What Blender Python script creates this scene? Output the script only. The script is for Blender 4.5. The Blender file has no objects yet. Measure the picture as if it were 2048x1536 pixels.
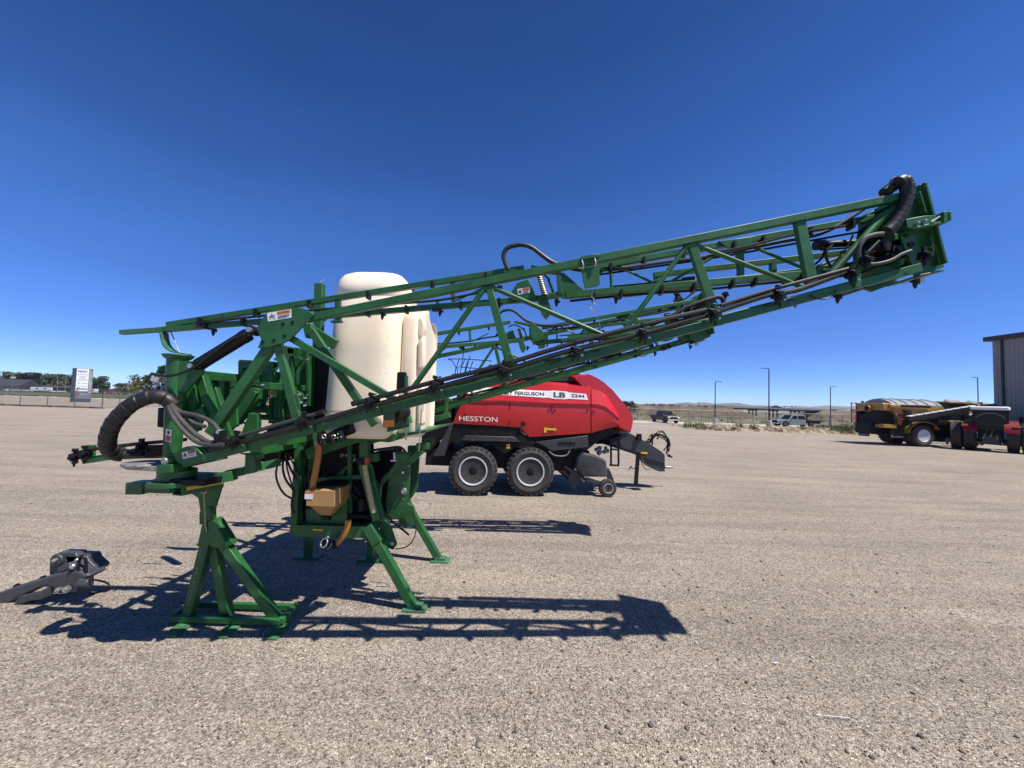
import bpy, bmesh, math, random
import numpy as np
from mathutils import Vector, Matrix
C = bpy.context.scene.collection
R = math.radians
# ---------------------------------------------------------------- camera
H = 2.3
FPX = 769.0
scn = bpy.context.scene
cam = bpy.data.cameras.new('camera'); camo = bpy.data.objects.new('camera', cam); C.objects.link(camo)
cam.sensor_width = 36.0; cam.lens = 36.0 * FPX / 2048.0; cam.clip_start = 0.05; cam.clip_end = 12000
CM = (Matrix.Rotation(R(90 + 2.75), 3, 'X') @ Matrix.Rotation(R(1.74), 3, 'Z'))
camo.matrix_world = Matrix.Translation((0, 0, H)) @ CM.to_4x4()
scn.camera = camo
CO = Vector((0, 0, H))
# ---------------------------------------------------------------- light
SUN_DIR = Vector((0.480, -0.255, 1.0)).normalized()      # towards the sun
SUN_EL = math.asin(SUN_DIR.z)
w = bpy.data.worlds.new('World'); scn.world = w; w.use_nodes = True
nt = w.node_tree; nt.nodes.clear()
sky = nt.nodes.new('ShaderNodeTexSky'); sky.sky_type = 'NISHITA'; sky.sun_disc = False
sky.sun_elevation = SUN_EL
sky.sun_rotation = math.atan2(SUN_DIR.x, SUN_DIR.y)
sky.altitude = 2500; sky.air_density = 0.65; sky.dust_density = 0.0; sky.ozone_density = 5.0
bg = nt.nodes.new('ShaderNodeBackground'); bg.inputs[1].default_value = 0.095
wo = nt.nodes.new('ShaderNodeOutputWorld')
gm = nt.nodes.new('ShaderNodeGamma'); gm.inputs[1].default_value = 1.22
hs = nt.nodes.new('ShaderNodeHueSaturation'); hs.inputs['Saturation'].default_value = 1.12; hs.inputs['Hue'].default_value = 0.507
nt.links.new(sky.outputs[0], gm.inputs[0]); nt.links.new(gm.outputs[0], hs.inputs['Color']); 
tcw = nt.nodes.new('ShaderNodeTexCoord'); sxw = nt.nodes.new('ShaderNodeSeparateXYZ'); nt.links.new(tcw.outputs['Generated'], sxw.inputs[0])
rw_ = nt.nodes.new('ShaderNodeValToRGB'); el = rw_.color_ramp.elements
while len(el) < 6: el.new(.5)
for i_, (p_, c_) in enumerate([(0, (.80, .78, .87)), (.12, (1.12, .97, .96)), (.37, (1.68, 1.55, 1.39)), (.55, (1.3, 1.34, 1.3)), (.72, (1.05, 1.14, 1.09)), (1, (.52, .48, .40))]):
    el[i_].position = p_; el[i_].color = (c_[0] / 2, c_[1] / 2, c_[2] / 2, 1)
nt.links.new(sxw.outputs[2], rw_.inputs[0])
vm_ = nt.nodes.new('ShaderNodeVectorMath'); vm_.operation = 'MULTIPLY'; nt.links.new(hs.outputs[0], vm_.inputs[0]); nt.links.new(rw_.outputs[0], vm_.inputs[1])
vs_ = nt.nodes.new('ShaderNodeVectorMath'); vs_.operation = 'SCALE'; vs_.inputs['Scale'].default_value = 2.0; nt.links.new(vm_.outputs[0], vs_.inputs[0]); mpw = nt.nodes.new('ShaderNodeMapping'); mpw.inputs['Scale'].default_value = (1.2, 1.2, 7.0); nt.links.new(tcw.outputs['Generated'], mpw.inputs[0])
nzw = nt.nodes.new('ShaderNodeTexNoise'); nzw.inputs['Scale'].default_value = 2.2; nzw.inputs['Detail'].default_value = 5.0; nt.links.new(mpw.outputs[0], nzw.inputs['Vector'])
rzw = nt.nodes.new('ShaderNodeMapRange'); rzw.inputs[1].default_value = .3; rzw.inputs[2].default_value = .75; rzw.inputs[3].default_value = .96; rzw.inputs[4].default_value = 1.06; nt.links.new(nzw.outputs[0], rzw.inputs[0])
vn_ = nt.nodes.new('ShaderNodeVectorMath'); vn_.operation = 'SCALE'; nt.links.new(vs_.outputs[0], vn_.inputs[0]); nt.links.new(rzw.outputs[0], vn_.inputs['Scale']); nt.links.new(vn_.outputs[0], bg.inputs[0]); nt.links.new(bg.outputs[0], wo.inputs[0])
sl = bpy.data.lights.new('sun', 'SUN'); sl.energy = 5.0; sl.angle = R(0.53); sl.color = (1.0, 0.955, 0.89)
so = bpy.data.objects.new('sun', sl); C.objects.link(so)
so.rotation_euler = SUN_DIR.to_track_quat('Z', 'Y').to_euler()
vs = scn.view_settings; vs.view_transform = 'Standard'; vs.look = 'None'; vs.exposure = 0.45; vs.gamma = 1.0
scn.cycles.max_bounces = 6; scn.cycles.diffuse_bounces = 3; scn.cycles.glossy_bounces = 3
scn.cycles.transparent_max_bounces = 24

# ---------------------------------------------------------------- rays
def ray(px, py):
    return CM @ Vector(((px - 1024) / FPX, -(py - 768) / FPX, -1.0))
def ground(px, py, z=0.0):
    d = ray(px, py); t = (z - H) / d.z
    return CO + d * t
def atdepth(px, py, y):
    d = ray(px, py); return CO + d * (y / d.y)
class Frame:
    """a machine's own axes: u along, v across (away from the viewer), z up"""
    def __init__(s, o, yaw):
        s.o = Vector(o); s.yaw = R(yaw)
        s.u = Vector((math.cos(s.yaw), math.sin(s.yaw), 0)); s.n = Vector((-math.sin(s.yaw), math.cos(s.yaw), 0))
    def __call__(s, px, py, v):
        d = ray(px, py); t = (s.n.dot(s.o - CO) + v) / s.n.dot(d)
        p = CO + d * t - s.o
        return Vector((s.u.dot(p), v, p.z))
    def onu(s, px, py, u):
        d = ray(px, py); t = (s.u.dot(s.o - CO) + u) / s.u.dot(d)
        p = CO + d * t - s.o
        return Vector((u, s.n.dot(p), p.z))
# ---------------------------------------------------------------- materials
def nodemat(name):
    m = bpy.data.materials.new(name); m.use_nodes = True
    return m, m.node_tree, m.node_tree.nodes['Principled BSDF']
def N(t, kind, **kw):
    n = t.nodes.new(kind)
    for k, v in kw.items():
        if k.startswith('i_'):
            n.inputs[k[2:].replace('_', ' ')].default_value = v
        else: setattr(n, k, v)
    return n
def ramp(t, fac, stops):
    r = t.nodes.new('ShaderNodeValToRGB'); e = r.color_ramp.elements
    while len(e) < len(stops): e.new(0.5)
    for i, (p, c) in enumerate(stops):
        e[i].position = p; e[i].color = (c[0], c[1], c[2], 1)
    t.links.new(fac, r.inputs[0]); return r.outputs[0]
def mix(t, a, b, fac, mode='MIX'):
    n = t.nodes.new('ShaderNodeMix'); n.data_type = 'RGBA'; n.blend_type = mode
    for s, v in ((n.inputs[6], a), (n.inputs[7], b)):
        if isinstance(v, (tuple, list)): s.default_value = (v[0], v[1], v[2], 1)
        else: t.links.new(v, s)
    if isinstance(fac, (int, float)): n.inputs[0].default_value = fac
    else: t.links.new(fac, n.inputs[0])
    return n.outputs[2]
def paint(name, col, rough=0.45, metal=0.0, var=0.25, vscale=3.0, dust=0.0, dustcol=(0.36, 0.31, 0.25), bump=0.0, bscale=40, coat=0.0, spec=0.5, chips=None):
    m, t, b = nodemat(name)
    tc = N(t, 'ShaderNodeTexCoord'); o = tc.outputs['Object']
    n1 = N(t, 'ShaderNodeTexNoise', i_Scale=vscale, i_Detail=6.0, i_Roughness=0.6); t.links.new(o, n1.inputs['Vector'])
    lo = tuple(c * (1 - var) for c in col); hi = tuple(min(1, c * (1 + var)) for c in col)
    c = ramp(t, n1.outputs[0], [(0.3, lo), (0.7, hi)])
    if dust > 0:
        n2 = N(t, 'ShaderNodeTexNoise', i_Scale=vscale * 4.3, i_Detail=8.0, i_Roughness=0.75); t.links.new(o, n2.inputs['Vector'])
        geo = N(t, 'ShaderNodeNewGeometry'); sx = N(t, 'ShaderNodeSeparateXYZ'); t.links.new(geo.outputs['Normal'], sx.inputs[0])
        f = ramp(t, n2.outputs[0], [(0.42, (0, 0, 0)), (0.75, (dust, dust, dust))])
        c = mix(t, c, dustcol, f)
    if chips:
        n3 = N(t, 'ShaderNodeTexNoise', i_Scale=chips[0], i_Detail=4.0, i_Roughness=0.8); t.links.new(o, n3.inputs['Vector'])
        f = ramp(t, n3.outputs[0], [(chips[1], (0, 0, 0)), (chips[1] + 0.02, (1, 1, 1))])
        c = mix(t, c, chips[2], f)
    t.links.new(c, b.inputs['Base Color'])
    rr = N(t, 'ShaderNodeMapRange'); rr.inputs[3].default_value = max(0.05, rough - 0.1); rr.inputs[4].default_value = min(1, rough + 0.15)
    t.links.new(n1.outputs[0], rr.inputs[0]); t.links.new(rr.outputs[0], b.inputs['Roughness'])
    b.inputs['Metallic'].default_value = metal
    b.inputs['Specular IOR Level'].default_value = spec
    b.inputs['Coat Weight'].default_value = coat; b.inputs['Coat Roughness'].default_value = 0.08
    if bump > 0:
        n4 = N(t, 'ShaderNodeTexNoise', i_Scale=bscale, i_Detail=4.0); t.links.new(o, n4.inputs['Vector'])
        bp = N(t, 'ShaderNodeBump', i_Strength=bump, i_Distance=0.02); t.links.new(n4.outputs[0], bp.inputs['Height']); t.links.new(bp.outputs[0], b.inputs['Normal'])
    return m
M = {}
M['green'] = paint('green_paint', (0.014, 0.100, 0.022), 0.42, var=0.30, vscale=3.5, dust=0.13, dustcol=(.16, .19, .13), spec=0.5, chips=(48, 0.715, (0.13, 0.14, 0.10)), bump=.06, bscale=18)
M['green_worn'] = paint('worn_green_paint', (0.018, 0.13, 0.045), 0.55, var=0.3, vscale=6, dust=0.35, chips=(30, 0.68, (0.22, 0.20, 0.15)))
M['black'] = paint('black_plastic', (0.004, 0.004, 0.005), 0.45, var=0.3, vscale=8, dust=0.04, spec=.3)
M['hose'] = paint('rubber_hose', (0.009, 0.008, 0.008), 0.5, var=0.3, vscale=6, dust=0.10, dustcol=(0.16, 0.14, 0.12))
M['hosegrey'] = paint('dusty_hose', (0.04, 0.037, 0.036), 0.5, var=0.3, vscale=6, dust=0.2, dustcol=(0.2, 0.18, 0.16))
M['steel'] = paint('zinc_steel', (0.52, 0.52, 0.50), 0.35, metal=0.85, var=0.25, vscale=20)
M['worn_steel'] = paint('weathered_steel', (0.30, 0.28, 0.25), 0.5, metal=0.5, var=0.5, vscale=25, dust=0.4)
M['tankmat'] = paint('tank_polyethylene', (0.92, 0.785, 0.595), 0.45, var=0.06, vscale=1.4, dust=0.10, dustcol=(0.62, 0.50, 0.36), spec=0.4, bump=0.10, bscale=4)
M['tan'] = paint('tan_hopper_plastic', (0.40, 0.23, 0.085), 0.4, var=0.12, vscale=3, dust=0.1)
M['amberhose'] = paint('amber_hose', (0.42, 0.17, 0.035), 0.3, var=0.2, vscale=8)
M['white'] = paint('white_decal', (0.78, 0.78, 0.76), 0.4, var=0.05, vscale=10, dust=0.08)
M['orange'] = paint('orange_decal', (0.75, 0.20, 0.03), 0.35, var=0.1)
M['redbrown'] = paint('red_decal', (0.45, 0.05, 0.03), 0.4, var=0.1)
M['ink'] = paint('decal_ink', (0.02, 0.02, 0.02), 0.5, var=0.1)
M['whiteink'] = paint('pale_lettering', (0.62, 0.66, 0.60), 0.5, var=0.1)
M['yellow'] = paint('yellow_decal', (0.70, 0.42, 0.03), 0.4, var=0.08)
M['red'] = paint('red_gloss_paint', (0.50, 0.007, 0.013), 0.30, var=0.06, vscale=1.2, dust=0.05, coat=0.35)
M['redshade'] = M['red']
M['chalk'] = paint('chalk_marks', (0.22, 0.27, 0.23), 0.8, var=.3, vscale=40)
M['silver'] = paint('silver_decal', (0.62, 0.62, 0.62), 0.35, var=0.06)
M['char'] = paint('charcoal_metal', (0.032, 0.033, 0.037), 0.45, var=0.15, vscale=2, dust=0.10, dustcol=(0.15, 0.14, 0.13))
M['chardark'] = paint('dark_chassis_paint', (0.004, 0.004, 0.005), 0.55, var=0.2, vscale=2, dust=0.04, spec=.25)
M['tyre'] = paint('tyre_rubber', (0.030, 0.028, 0.027), 0.75, var=0.25, vscale=4, dust=0.35, dustcol=(0.15, 0.135, 0.12), bump=0.3, bscale=25)
M['rim'] = paint('silver_rim', (0.66, 0.66, 0.67), 0.4, metal=0.2, var=0.1)
M['rimdark'] = paint('grey_rim', (0.24, 0.24, 0.25), 0.4, var=0.1)
M['greyimp'] = paint('grey_implement_paint', (0.04, 0.043, 0.052), 0.4, var=0.2, vscale=6, dust=0.25, dustcol=(0.25, 0.22, 0.19))
M['rope'] = paint('rope_fibre', (0.45, 0.36, 0.16), 0.8, var=0.3, vscale=40)
M['glass'] = paint('dark_glass', (0.012, 0.018, 0.018), 0.03, var=0.1, spec=0.5)
for n_ in M['glass'].node_tree.nodes:
    if n_.type == 'MAP_RANGE': n_.inputs[3].default_value = .03; n_.inputs[4].default_value = .05
# ---------------------------------------------------------------- mesh builder
def FL(p):
    """the far boom: mirrored, opened a little less far than the near one"""
    k = max(0.0, p.x + 1.6)
    return (p.x - .075 * k, -p.y, p.z - .012 * k)
class MB:
    def __init__(s, flip=False): s.v = []; s.f = []; s.flip = flip; s.pieces = []
    def add(s, vs, fs):
        b = len(s.v); s.pieces.append((b, len(s.f))); s.v += [Vector(x) for x in vs]; s.f += [tuple(i + b for i in f) for f in fs]; return s
    def box(s, c, size, rot=None):
        c = Vector(c); x, y, z = [k / 2 for k in size]
        vs = [Vector((a * x, b * y, d * z)) for a in (-1, 1) for b in (-1, 1) for d in (-1, 1)]
        if rot is not None: vs = [rot @ p for p in vs]
        return s.add([c + p for p in vs], [(0, 1, 3, 2), (4, 6, 7, 5), (0, 4, 5, 1), (2, 3, 7, 6), (0, 2, 6, 4), (1, 5, 7, 3)])
    def beam(s, p, q, w, t=None, n=(0, 1, 0), w2=None):
        """box beam p->q; t thickness along n, w across"""
        p = Vector(p); q = Vector(q); t = w if t is None else t; w2 = w if w2 is None else w2
        d = (q - p).normalized(); n = Vector(n); n = (n - d * n.dot(d))
        if n.length < 1e-4: n = Vector((1, 0, 0)) - d * d.x
        n.normalize(); a = d.cross(n)
        vs = []
        for c, ww in ((p, w), (q, w2)):
            for i, j in ((-1, -1), (1, -1), (1, 1), (-1, 1)): vs.append(c + a * (i * ww / 2) + n * (j * t / 2))
        return s.add(vs, [(0, 1, 2, 3), (7, 6, 5, 4), (0, 4, 5, 1), (1, 5, 6, 2), (2, 6, 7, 3), (3, 7, 4, 0)])
    def htube(s, p, q, w, t=None, n=(0, 1, 0), wall=0.008):
        """open-ended square tube"""
        p = Vector(p); q = Vector(q); t = w if t is None else t
        d = (q - p).normalized(); n = Vector(n); n = (n - d * n.dot(d)).normalized(); a = d.cross(n); vs = []
        for c in (p, q):
            for k in (0, wall):
                for i, j in ((-1, -1), (1, -1), (1, 1), (-1, 1)): vs.append(c + a * (i * (w / 2 - k)) + n * (j * (t / 2 - k)))
        fs = []
        for i in range(4):
            j = (i + 1) % 4
            fs += [(i, j, 8 + j, 8 + i), (4 + j, 4 + i, 12 + i, 12 + j), (i, 4 + i, 4 + j, j), (8 + i, 8 + j, 12 + j, 12 + i)]
        return s.add(vs, fs)
    def poly(s, pts, th, n=(0, 1, 0)):
        """flat polygon extruded th along n"""
        k = len(pts); n = Vector(n).normalized() * th; pts = [Vector(p) for p in pts]
        vs = pts + [p + n for p in pts]
        return s.add(vs, [tuple(range(k)), tuple(range(2 * k - 1, k - 1, -1))] + [(i, i + k, (i + 1) % k + k, (i + 1) % k) for i in range(k)])
    def cyl(s, p, q, r, r2=None, seg=12, caps=True):
        p = Vector(p); q = Vector(q); r2 = r if r2 is None else r2
        d = (q - p).normalized(); a = d.orthogonal().normalized(); b = d.cross(a); vs = []
        for c, rr in ((p, r), (q, r2)):
            for i in range(seg):
                t = 2 * math.pi * i / seg; vs.append(c + a * math.cos(t) * rr + b * math.sin(t) * rr)
        fs = [(i, (i + 1) % seg, (i + 1) % seg + seg, i + seg) for i in range(seg)]
        if caps: fs += [tuple(range(seg - 1, -1, -1)), tuple(range(seg, 2 * seg))]
        return s.add(vs, fs)
    def tube(s, pts, r, seg=8, sm=6, closed=False, radf=None):
        pts = [Vector(p) for p in pts]
        if sm > 1 and len(pts) > 2: pts = catmull(pts, sm)
        k = len(pts); T = []
        for i in range(k):
            a = pts[max(0, i - 1)]; b = pts[min(k - 1, i + 1)]; T.append((b - a).normalized())
        nrm = T[0].orthogonal().normalized(); vs = []
        for i in range(k):
            nrm = (nrm - T[i] * nrm.dot(T[i])).normalized(); b = T[i].cross(nrm)
            rr = r if radf is None else r * radf(i, k)
            for j in range(seg):
                t = 2 * math.pi * j / seg; vs.append(pts[i] + (nrm * math.cos(t) + b * math.sin(t)) * rr)
        fs = [(i * seg + j, i * seg + (j + 1) % seg, (i + 1) * seg + (j + 1) % seg, (i + 1) * seg + j) for i in range(k - 1) for j in range(seg)]
        fs += [tuple(range(seg - 1, -1, -1)), tuple(range((k - 1) * seg, k * seg))]
        return s.add(vs, fs)
    def loft(s, rings, cap=True, closed=True):
        k = len(rings[0]); vs = [p for r_ in rings for p in r_]; m = k if closed else k - 1
        fs = [(i * k + j, i * k + (j + 1) % k, (i + 1) * k + (j + 1) % k, (i + 1) * k + j) for i in range(len(rings) - 1) for j in range(m)]
        if cap and closed: fs += [tuple(range(k - 1, -1, -1)), tuple(range((len(rings) - 1) * k, len(rings) * k))]
        return s.add(vs, fs)
    def lathe(s, c, axis, prof, seg=32):
        """prof: list of (distance along axis, radius)"""
        c = Vector(c); d = Vector(axis).normalized(); a = d.orthogonal().normalized(); b = d.cross(a)
        rings = [[c + d * h + (a * math.cos(2 * math.pi * i / seg) + b * math.sin(2 * math.pi * i / seg)) * r for i in range(seg)] for h, r in prof]
        return s.loft(rings)
    def sphere(s, c, r, seg=10, rings=6, sc=(1, 1, 1)):
        c = Vector(c); L = []
        for i in range(1, rings):
            a = math.pi * i / rings
            L.append([c + Vector((math.sin(a) * math.cos(2 * math.pi * j / seg) * sc[0], math.sin(a) * math.sin(2 * math.pi * j / seg) * sc[1], math.cos(a) * sc[2])) * r for j in range(seg)])
        return s.loft(L)
    def torus(s, c, axis, Rr, r, seg=24, sg=8):
        c = Vector(c); d = Vector(axis).normalized(); a = d.orthogonal().normalized(); b = d.cross(a)
        vs = []
        for i in range(seg):
            t = 2 * math.pi * i / seg; e = a * math.cos(t) + b * math.sin(t)
            for j in range(sg):
                q = 2 * math.pi * j / sg; vs.append(c + e * (Rr + r * math.cos(q)) + d * (r * math.sin(q)))
        fs = [(i * sg + j, ((i + 1) % seg) * sg + j, ((i + 1) % seg) * sg + (j + 1) % sg, i * sg + (j + 1) % sg) for i in range(seg) for j in range(sg)]
        return s.add(vs, fs)
    def each(s, name, mat, parent=None, **kw):
        """every piece added becomes a part of its own"""
        out = []
        for k, (v0, f0) in enumerate(s.pieces):
            v1, f1 = s.pieces[k + 1] if k + 1 < len(s.pieces) else (len(s.v), len(s.f))
            q = MB(s.flip); q.v = s.v[v0:v1]; q.f = [tuple(i - v0 for i in f) for f in s.f[f0:f1]]; out.append(q.build(name, mat, parent, **kw))
        return out
    def build(s, name, mat, parent=None, bevel=0.0, smooth=True, ang=35, loc=None):
        me = bpy.data.meshes.new(name)
        vs = [FL(p) if s.flip else (p.x, p.y, p.z) for p in s.v]
        o0 = Vector(loc) if loc is not None else Vector((0, 0, 0))
        me.from_pydata([(a - o0.x, b - o0.y, c - o0.z) for a, b, c in vs], [], s.f)
        bm = bmesh.new(); bm.from_mesh(me); bmesh.ops.recalc_face_normals(bm, faces=bm.faces); bm.to_mesh(me); bm.free()
        me.materials.append(M[mat] if isinstance(mat, str) else mat)
        if smooth:
            me.polygons.foreach_set('use_smooth', [True] * len(me.polygons)); me.set_sharp_from_angle(angle=R(ang))
        o = bpy.data.objects.new(name, me); C.objects.link(o)
        o.location = o0
        if parent is not None: o.parent = parent
        if bevel > 0:
            md = o.modifiers.new('bevel', 'BEVEL'); md.width = bevel; md.segments = 2; md.limit_method = 'ANGLE'; md.angle_limit = R(40)
        return o
def catmull(P, n):
    out = []; k = len(P)
    for i in range(k - 1):
        p0 = P[max(0, i - 1)]; p1 = P[i]; p2 = P[i + 1]; p3 = P[min(k - 1, i + 2)]
        for j in range(n):
            t = j / n
            out.append(0.5 * ((2 * p1) + (p2 - p0) * t + (2 * p0 - 5 * p1 + 4 * p2 - p3) * t * t + (3 * p1 - p0 - 3 * p2 + p3) * t ** 3))
    out.append(P[-1]); return out
def thing(name, label, cat, loc=(0, 0, 0), yaw=0.0, group=None):
    o = bpy.data.objects.new(name, None); C.objects.link(o); o.empty_display_size = 0.2
    o.location = loc; o.rotation_euler = (0, 0, yaw); o['label'] = label; o['category'] = cat
    if group: o['group'] = group
    return o
def tag(o, label, cat, group=None):
    o['label'] = label; o['category'] = cat
    if group: o['group'] = group
    return o
def struct(o): o['kind'] = 'structure'; return o
def copy_tree(o, parent=None, root=True):
    c = o.copy(); C.objects.link(c)
    if parent is not None: c.parent = parent
    for ch in list(o.children): copy_tree(ch, c)
    return c
def text(s, parent, o, xd, yd, width, height, mat, name='lettering', lift=0.002, bold=0.0, spacing=1.0):
    """lettering mesh filling width x height, lower left corner o, in the parent's axes"""
    cu = bpy.data.curves.new(name, 'FONT'); cu.body = s; cu.size = 1.0; cu.offset = bold; cu.resolution_u = 3; cu.space_character = spacing
    cu.extrude = 0.0
    tmp = bpy.data.objects.new('tmp', cu); C.objects.link(tmp)
    dg = bpy.context.evaluated_depsgraph_get(); me = bpy.data.meshes.new_from_object(tmp.evaluated_get(dg))
    bpy.data.objects.remove(tmp)
    vs = [v.co.copy() for v in me.vertices]
    x0 = min(v.x for v in vs); x1 = max(v.x for v in vs); y0 = min(v.y for v in vs); y1 = max(v.y for v in vs)
    o = Vector(o); xd = Vector(xd).normalized(); yd = Vector(yd).normalized(); n = xd.cross(yd).normalized()
    for i, v in enumerate(me.vertices):
        v.co = o + xd * (width * (vs[i].x - x0) / (x1 - x0)) + yd * (height * (vs[i].y - y0) / (y1 - y0)) + n * lift
    me.materials.clear(); me.materials.append(M[mat] if isinstance(mat, str) else mat); me.name = name
    ob = bpy.data.objects.new(name, me); C.objects.link(ob); ob.parent = parent
    return ob
# ================================================================ GROUND
def gravel_mat():
    m, t, b = nodemat('gravel')
    geo = N(t, 'ShaderNodeNewGeometry'); pos = geo.outputs['Position']
    v1 = N(t, 'ShaderNodeTexVoronoi', i_Scale=88.0, i_Randomness=1.0); v2 = N(t, 'ShaderNodeTexVoronoi', i_Scale=24.0)
    nz = N(t, 'ShaderNodeTexNoise', i_Scale=0.35, i_Detail=5.0, i_Roughness=0.6); n2 = N(t, 'ShaderNodeTexNoise', i_Scale=8.0, i_Detail=6.0, i_Roughness=0.7)
    for x in (v1, v2, nz, n2): t.links.new(pos, x.inputs['Vector'])
    sp = N(t, 'ShaderNodeSeparateColor'); t.links.new(v1.outputs['Color'], sp.inputs[0])
    c = ramp(t, sp.outputs[0], [(0.0, (.10, .084, .069)), (.15, (.215, .182, .146)), (.6, (.318, .273, .222)), (.88, (.41, .36, .295)), (1.0, (.58, .54, .48))])
    big = ramp(t, nz.outputs[0], [(.33, (.91, .90, .89)), (.5, (1.02, 1.01, 1.0)), (.68, (1.12, 1.09, 1.05))])
    c = mix(t, c, big, 1.0, 'MULTIPLY')
    mid = ramp(t, n2.outputs[0], [(.35, (.86, .86, .87)), (.65, (1.12, 1.10, 1.08))])
    c = mix(t, c, mid, 1.0, 'MULTIPLY')
    # tracks left by wheels: long soft streaks
    mp = N(t, 'ShaderNodeMapping'); mp.inputs['Rotation'].default_value = (0, 0, R(53)); mp.inputs['Scale'].default_value = (0.12, 1.3, 1); t.links.new(pos, mp.inputs[0])
    n3 = N(t, 'ShaderNodeTexNoise', i_Scale=1.6, i_Detail=4.0, i_Roughness=0.6); t.links.new(mp.outputs[0], n3.inputs['Vector'])
    st_ = ramp(t, n3.outputs[0], [(.36, (.86, .85, .85)), (.5, (1, 1, 1)), (.66, (1.12, 1.10, 1.06))]); c = mix(t, c, st_, 1.0, 'MULTIPLY')
    t.links.new(c, b.inputs['Base Color']); b.inputs['Roughness'].default_value = 0.9; b.inputs['Specular IOR Level'].default_value = 0.2
    mth = N(t, 'ShaderNodeMath', operation='MULTIPLY_ADD'); mth.inputs[1].default_value = -1.0; mth.inputs[2].default_value = 1.0; t.links.new(v1.outputs['Distance'], mth.inputs[0])
    m2 = N(t, 'ShaderNodeMath', operation='MULTIPLY_ADD'); m2.inputs[1].default_value = -0.6; t.links.new(v2.outputs['Distance'], m2.inputs[0]); t.links.new(mth.outputs[0], m2.inputs[2])
    m3 = N(t, 'ShaderNodeMath', operation='MULTIPLY_ADD'); m3.inputs[1].default_value = 2.0; t.links.new(n3.outputs[0], m3.inputs[0]); t.links.new(m2.outputs[0], m3.inputs[2])
    bq = N(t, 'ShaderNodeBump', i_Strength=1.0, i_Distance=0.05); t.links.new(n3.outputs[0], bq.inputs['Height'])
    bp = N(t, 'ShaderNodeBump', i_Strength=1.0, i_Distance=0.010); t.links.new(m2.outputs[0], bp.inputs['Height']); t.links.new(bq.outputs[0], bp.inputs['Normal']); t.links.new(bp.outputs[0], b.inputs['Normal'])
    return m
M['gravel'] = gravel_mat()
def flat_mat(name, stops, scale, rough=.9, bump=.4, bs=None, aniso=None):
    m, t, b = nodemat(name); geo = N(t, 'ShaderNodeNewGeometry'); vec = geo.outputs['Position']
    if aniso:
        mp = N(t, 'ShaderNodeMapping'); mp.inputs['Scale'].default_value = aniso; t.links.new(vec, mp.inputs[0]); vec = mp.outputs[0]
    n1 = N(t, 'ShaderNodeTexNoise', i_Scale=scale, i_Detail=9.0, i_Roughness=0.68); t.links.new(vec, n1.inputs['Vector'])
    t.links.new(ramp(t, n1.outputs[0], stops), b.inputs['Base Color']); b.inputs['Roughness'].default_value = rough; b.inputs['Specular IOR Level'].default_value = .15
    bp = N(t, 'ShaderNodeBump', i_Strength=bump, i_Distance=.1); t.links.new(n1.outputs[0], bp.inputs['Height']); t.links.new(bp.outputs[0], b.inputs['Normal'])
    return m
M['grass'] = flat_mat('grass_field', [(.35, (.055, .062, .028)), (.5, (.09, .095, .042)), (.65, (.16, .145, .075))], .09, aniso=(.35, 1, 1))
M['scrub'] = flat_mat('scrub_field', [(.32, (.075, .085, .04)), (.48, (.17, .15, .09)), (.62, (.27, .23, .15)), (.75, (.12, .13, .06))], .11)
M['concrete'] = flat_mat('concrete', [(.3, (.36, .345, .32)), (.7, (.47, .455, .42))], .4, bump=.1)
M['soil'] = flat_mat('rubble_soil', [(.3, (.14, .11, .075)), (.5, (.30, .235, .17)), (.62, (.44, .36, .27)), (.75, (.24, .19, .135))], 1.1)
M['embank'] = flat_mat('embankment_soil', [(.3, (.07, .06, .04)), (.5, (.13, .10, .07)), (.7, (.19, .15, .105))], .12)
M['hill'] = flat_mat('hill_scrub', [(.3, (.10, .085, .075)), (.6, (.19, .16, .13)), (.75, (.25, .21, .17))], .006, bump=.0)
def sheet(name, pts, z, mat, label=None):
    m = MB(); m.add([Vector((p[0], p[1], z)) for p in pts], [tuple(range(len(pts)))]); o = m.build(name, mat, smooth=False); struct(o); return o
def gz(x, y):
    a = max(0, min(1, (y - 62) / 180)); b = max(0, min(1, (x - 10) / 50)); a = a * a * (3 - 2 * a); b = b * b * (3 - 2 * b)
    return -2.4 * a * b
xs = [-6000, -2000, -600, -200] + [10 + 10 * i for i in range(0, 7)] + [120, 200, 400, 900, 2500, 6000]
ys = [-200, 20, 55] + [62 + 15 * i for i in range(0, 14)] + [400, 700, 1500, 3000, 9000]
m = MB(); m.loft([[Vector((x, y, gz(x, y))) for x in xs] for y in ys], closed=False); struct(m.build('ground', 'scrub', ang=60))
sheet('gravel_lot', [(-400, -60), (90, -60), (90, 49), (60, 50), (36, 50), (22, 52), (4, 60), (-10, 110), (-400, 100)], .004, 'gravel')
sheet('service_road', [(-400, 92), (-10, 102), (-12, 116), (-400, 104)], .008, 'concrete')
sheet('grass_strip', [(-700, 104.5), (6, 113), (6, 300), (-700, 300)], .006, 'grass')
sheet('paved_strip', [(2, 62), (120, 62), (120, 52), (34, 52.5), (22, 54), (2, 58.5)], .010, 'concrete')

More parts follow.
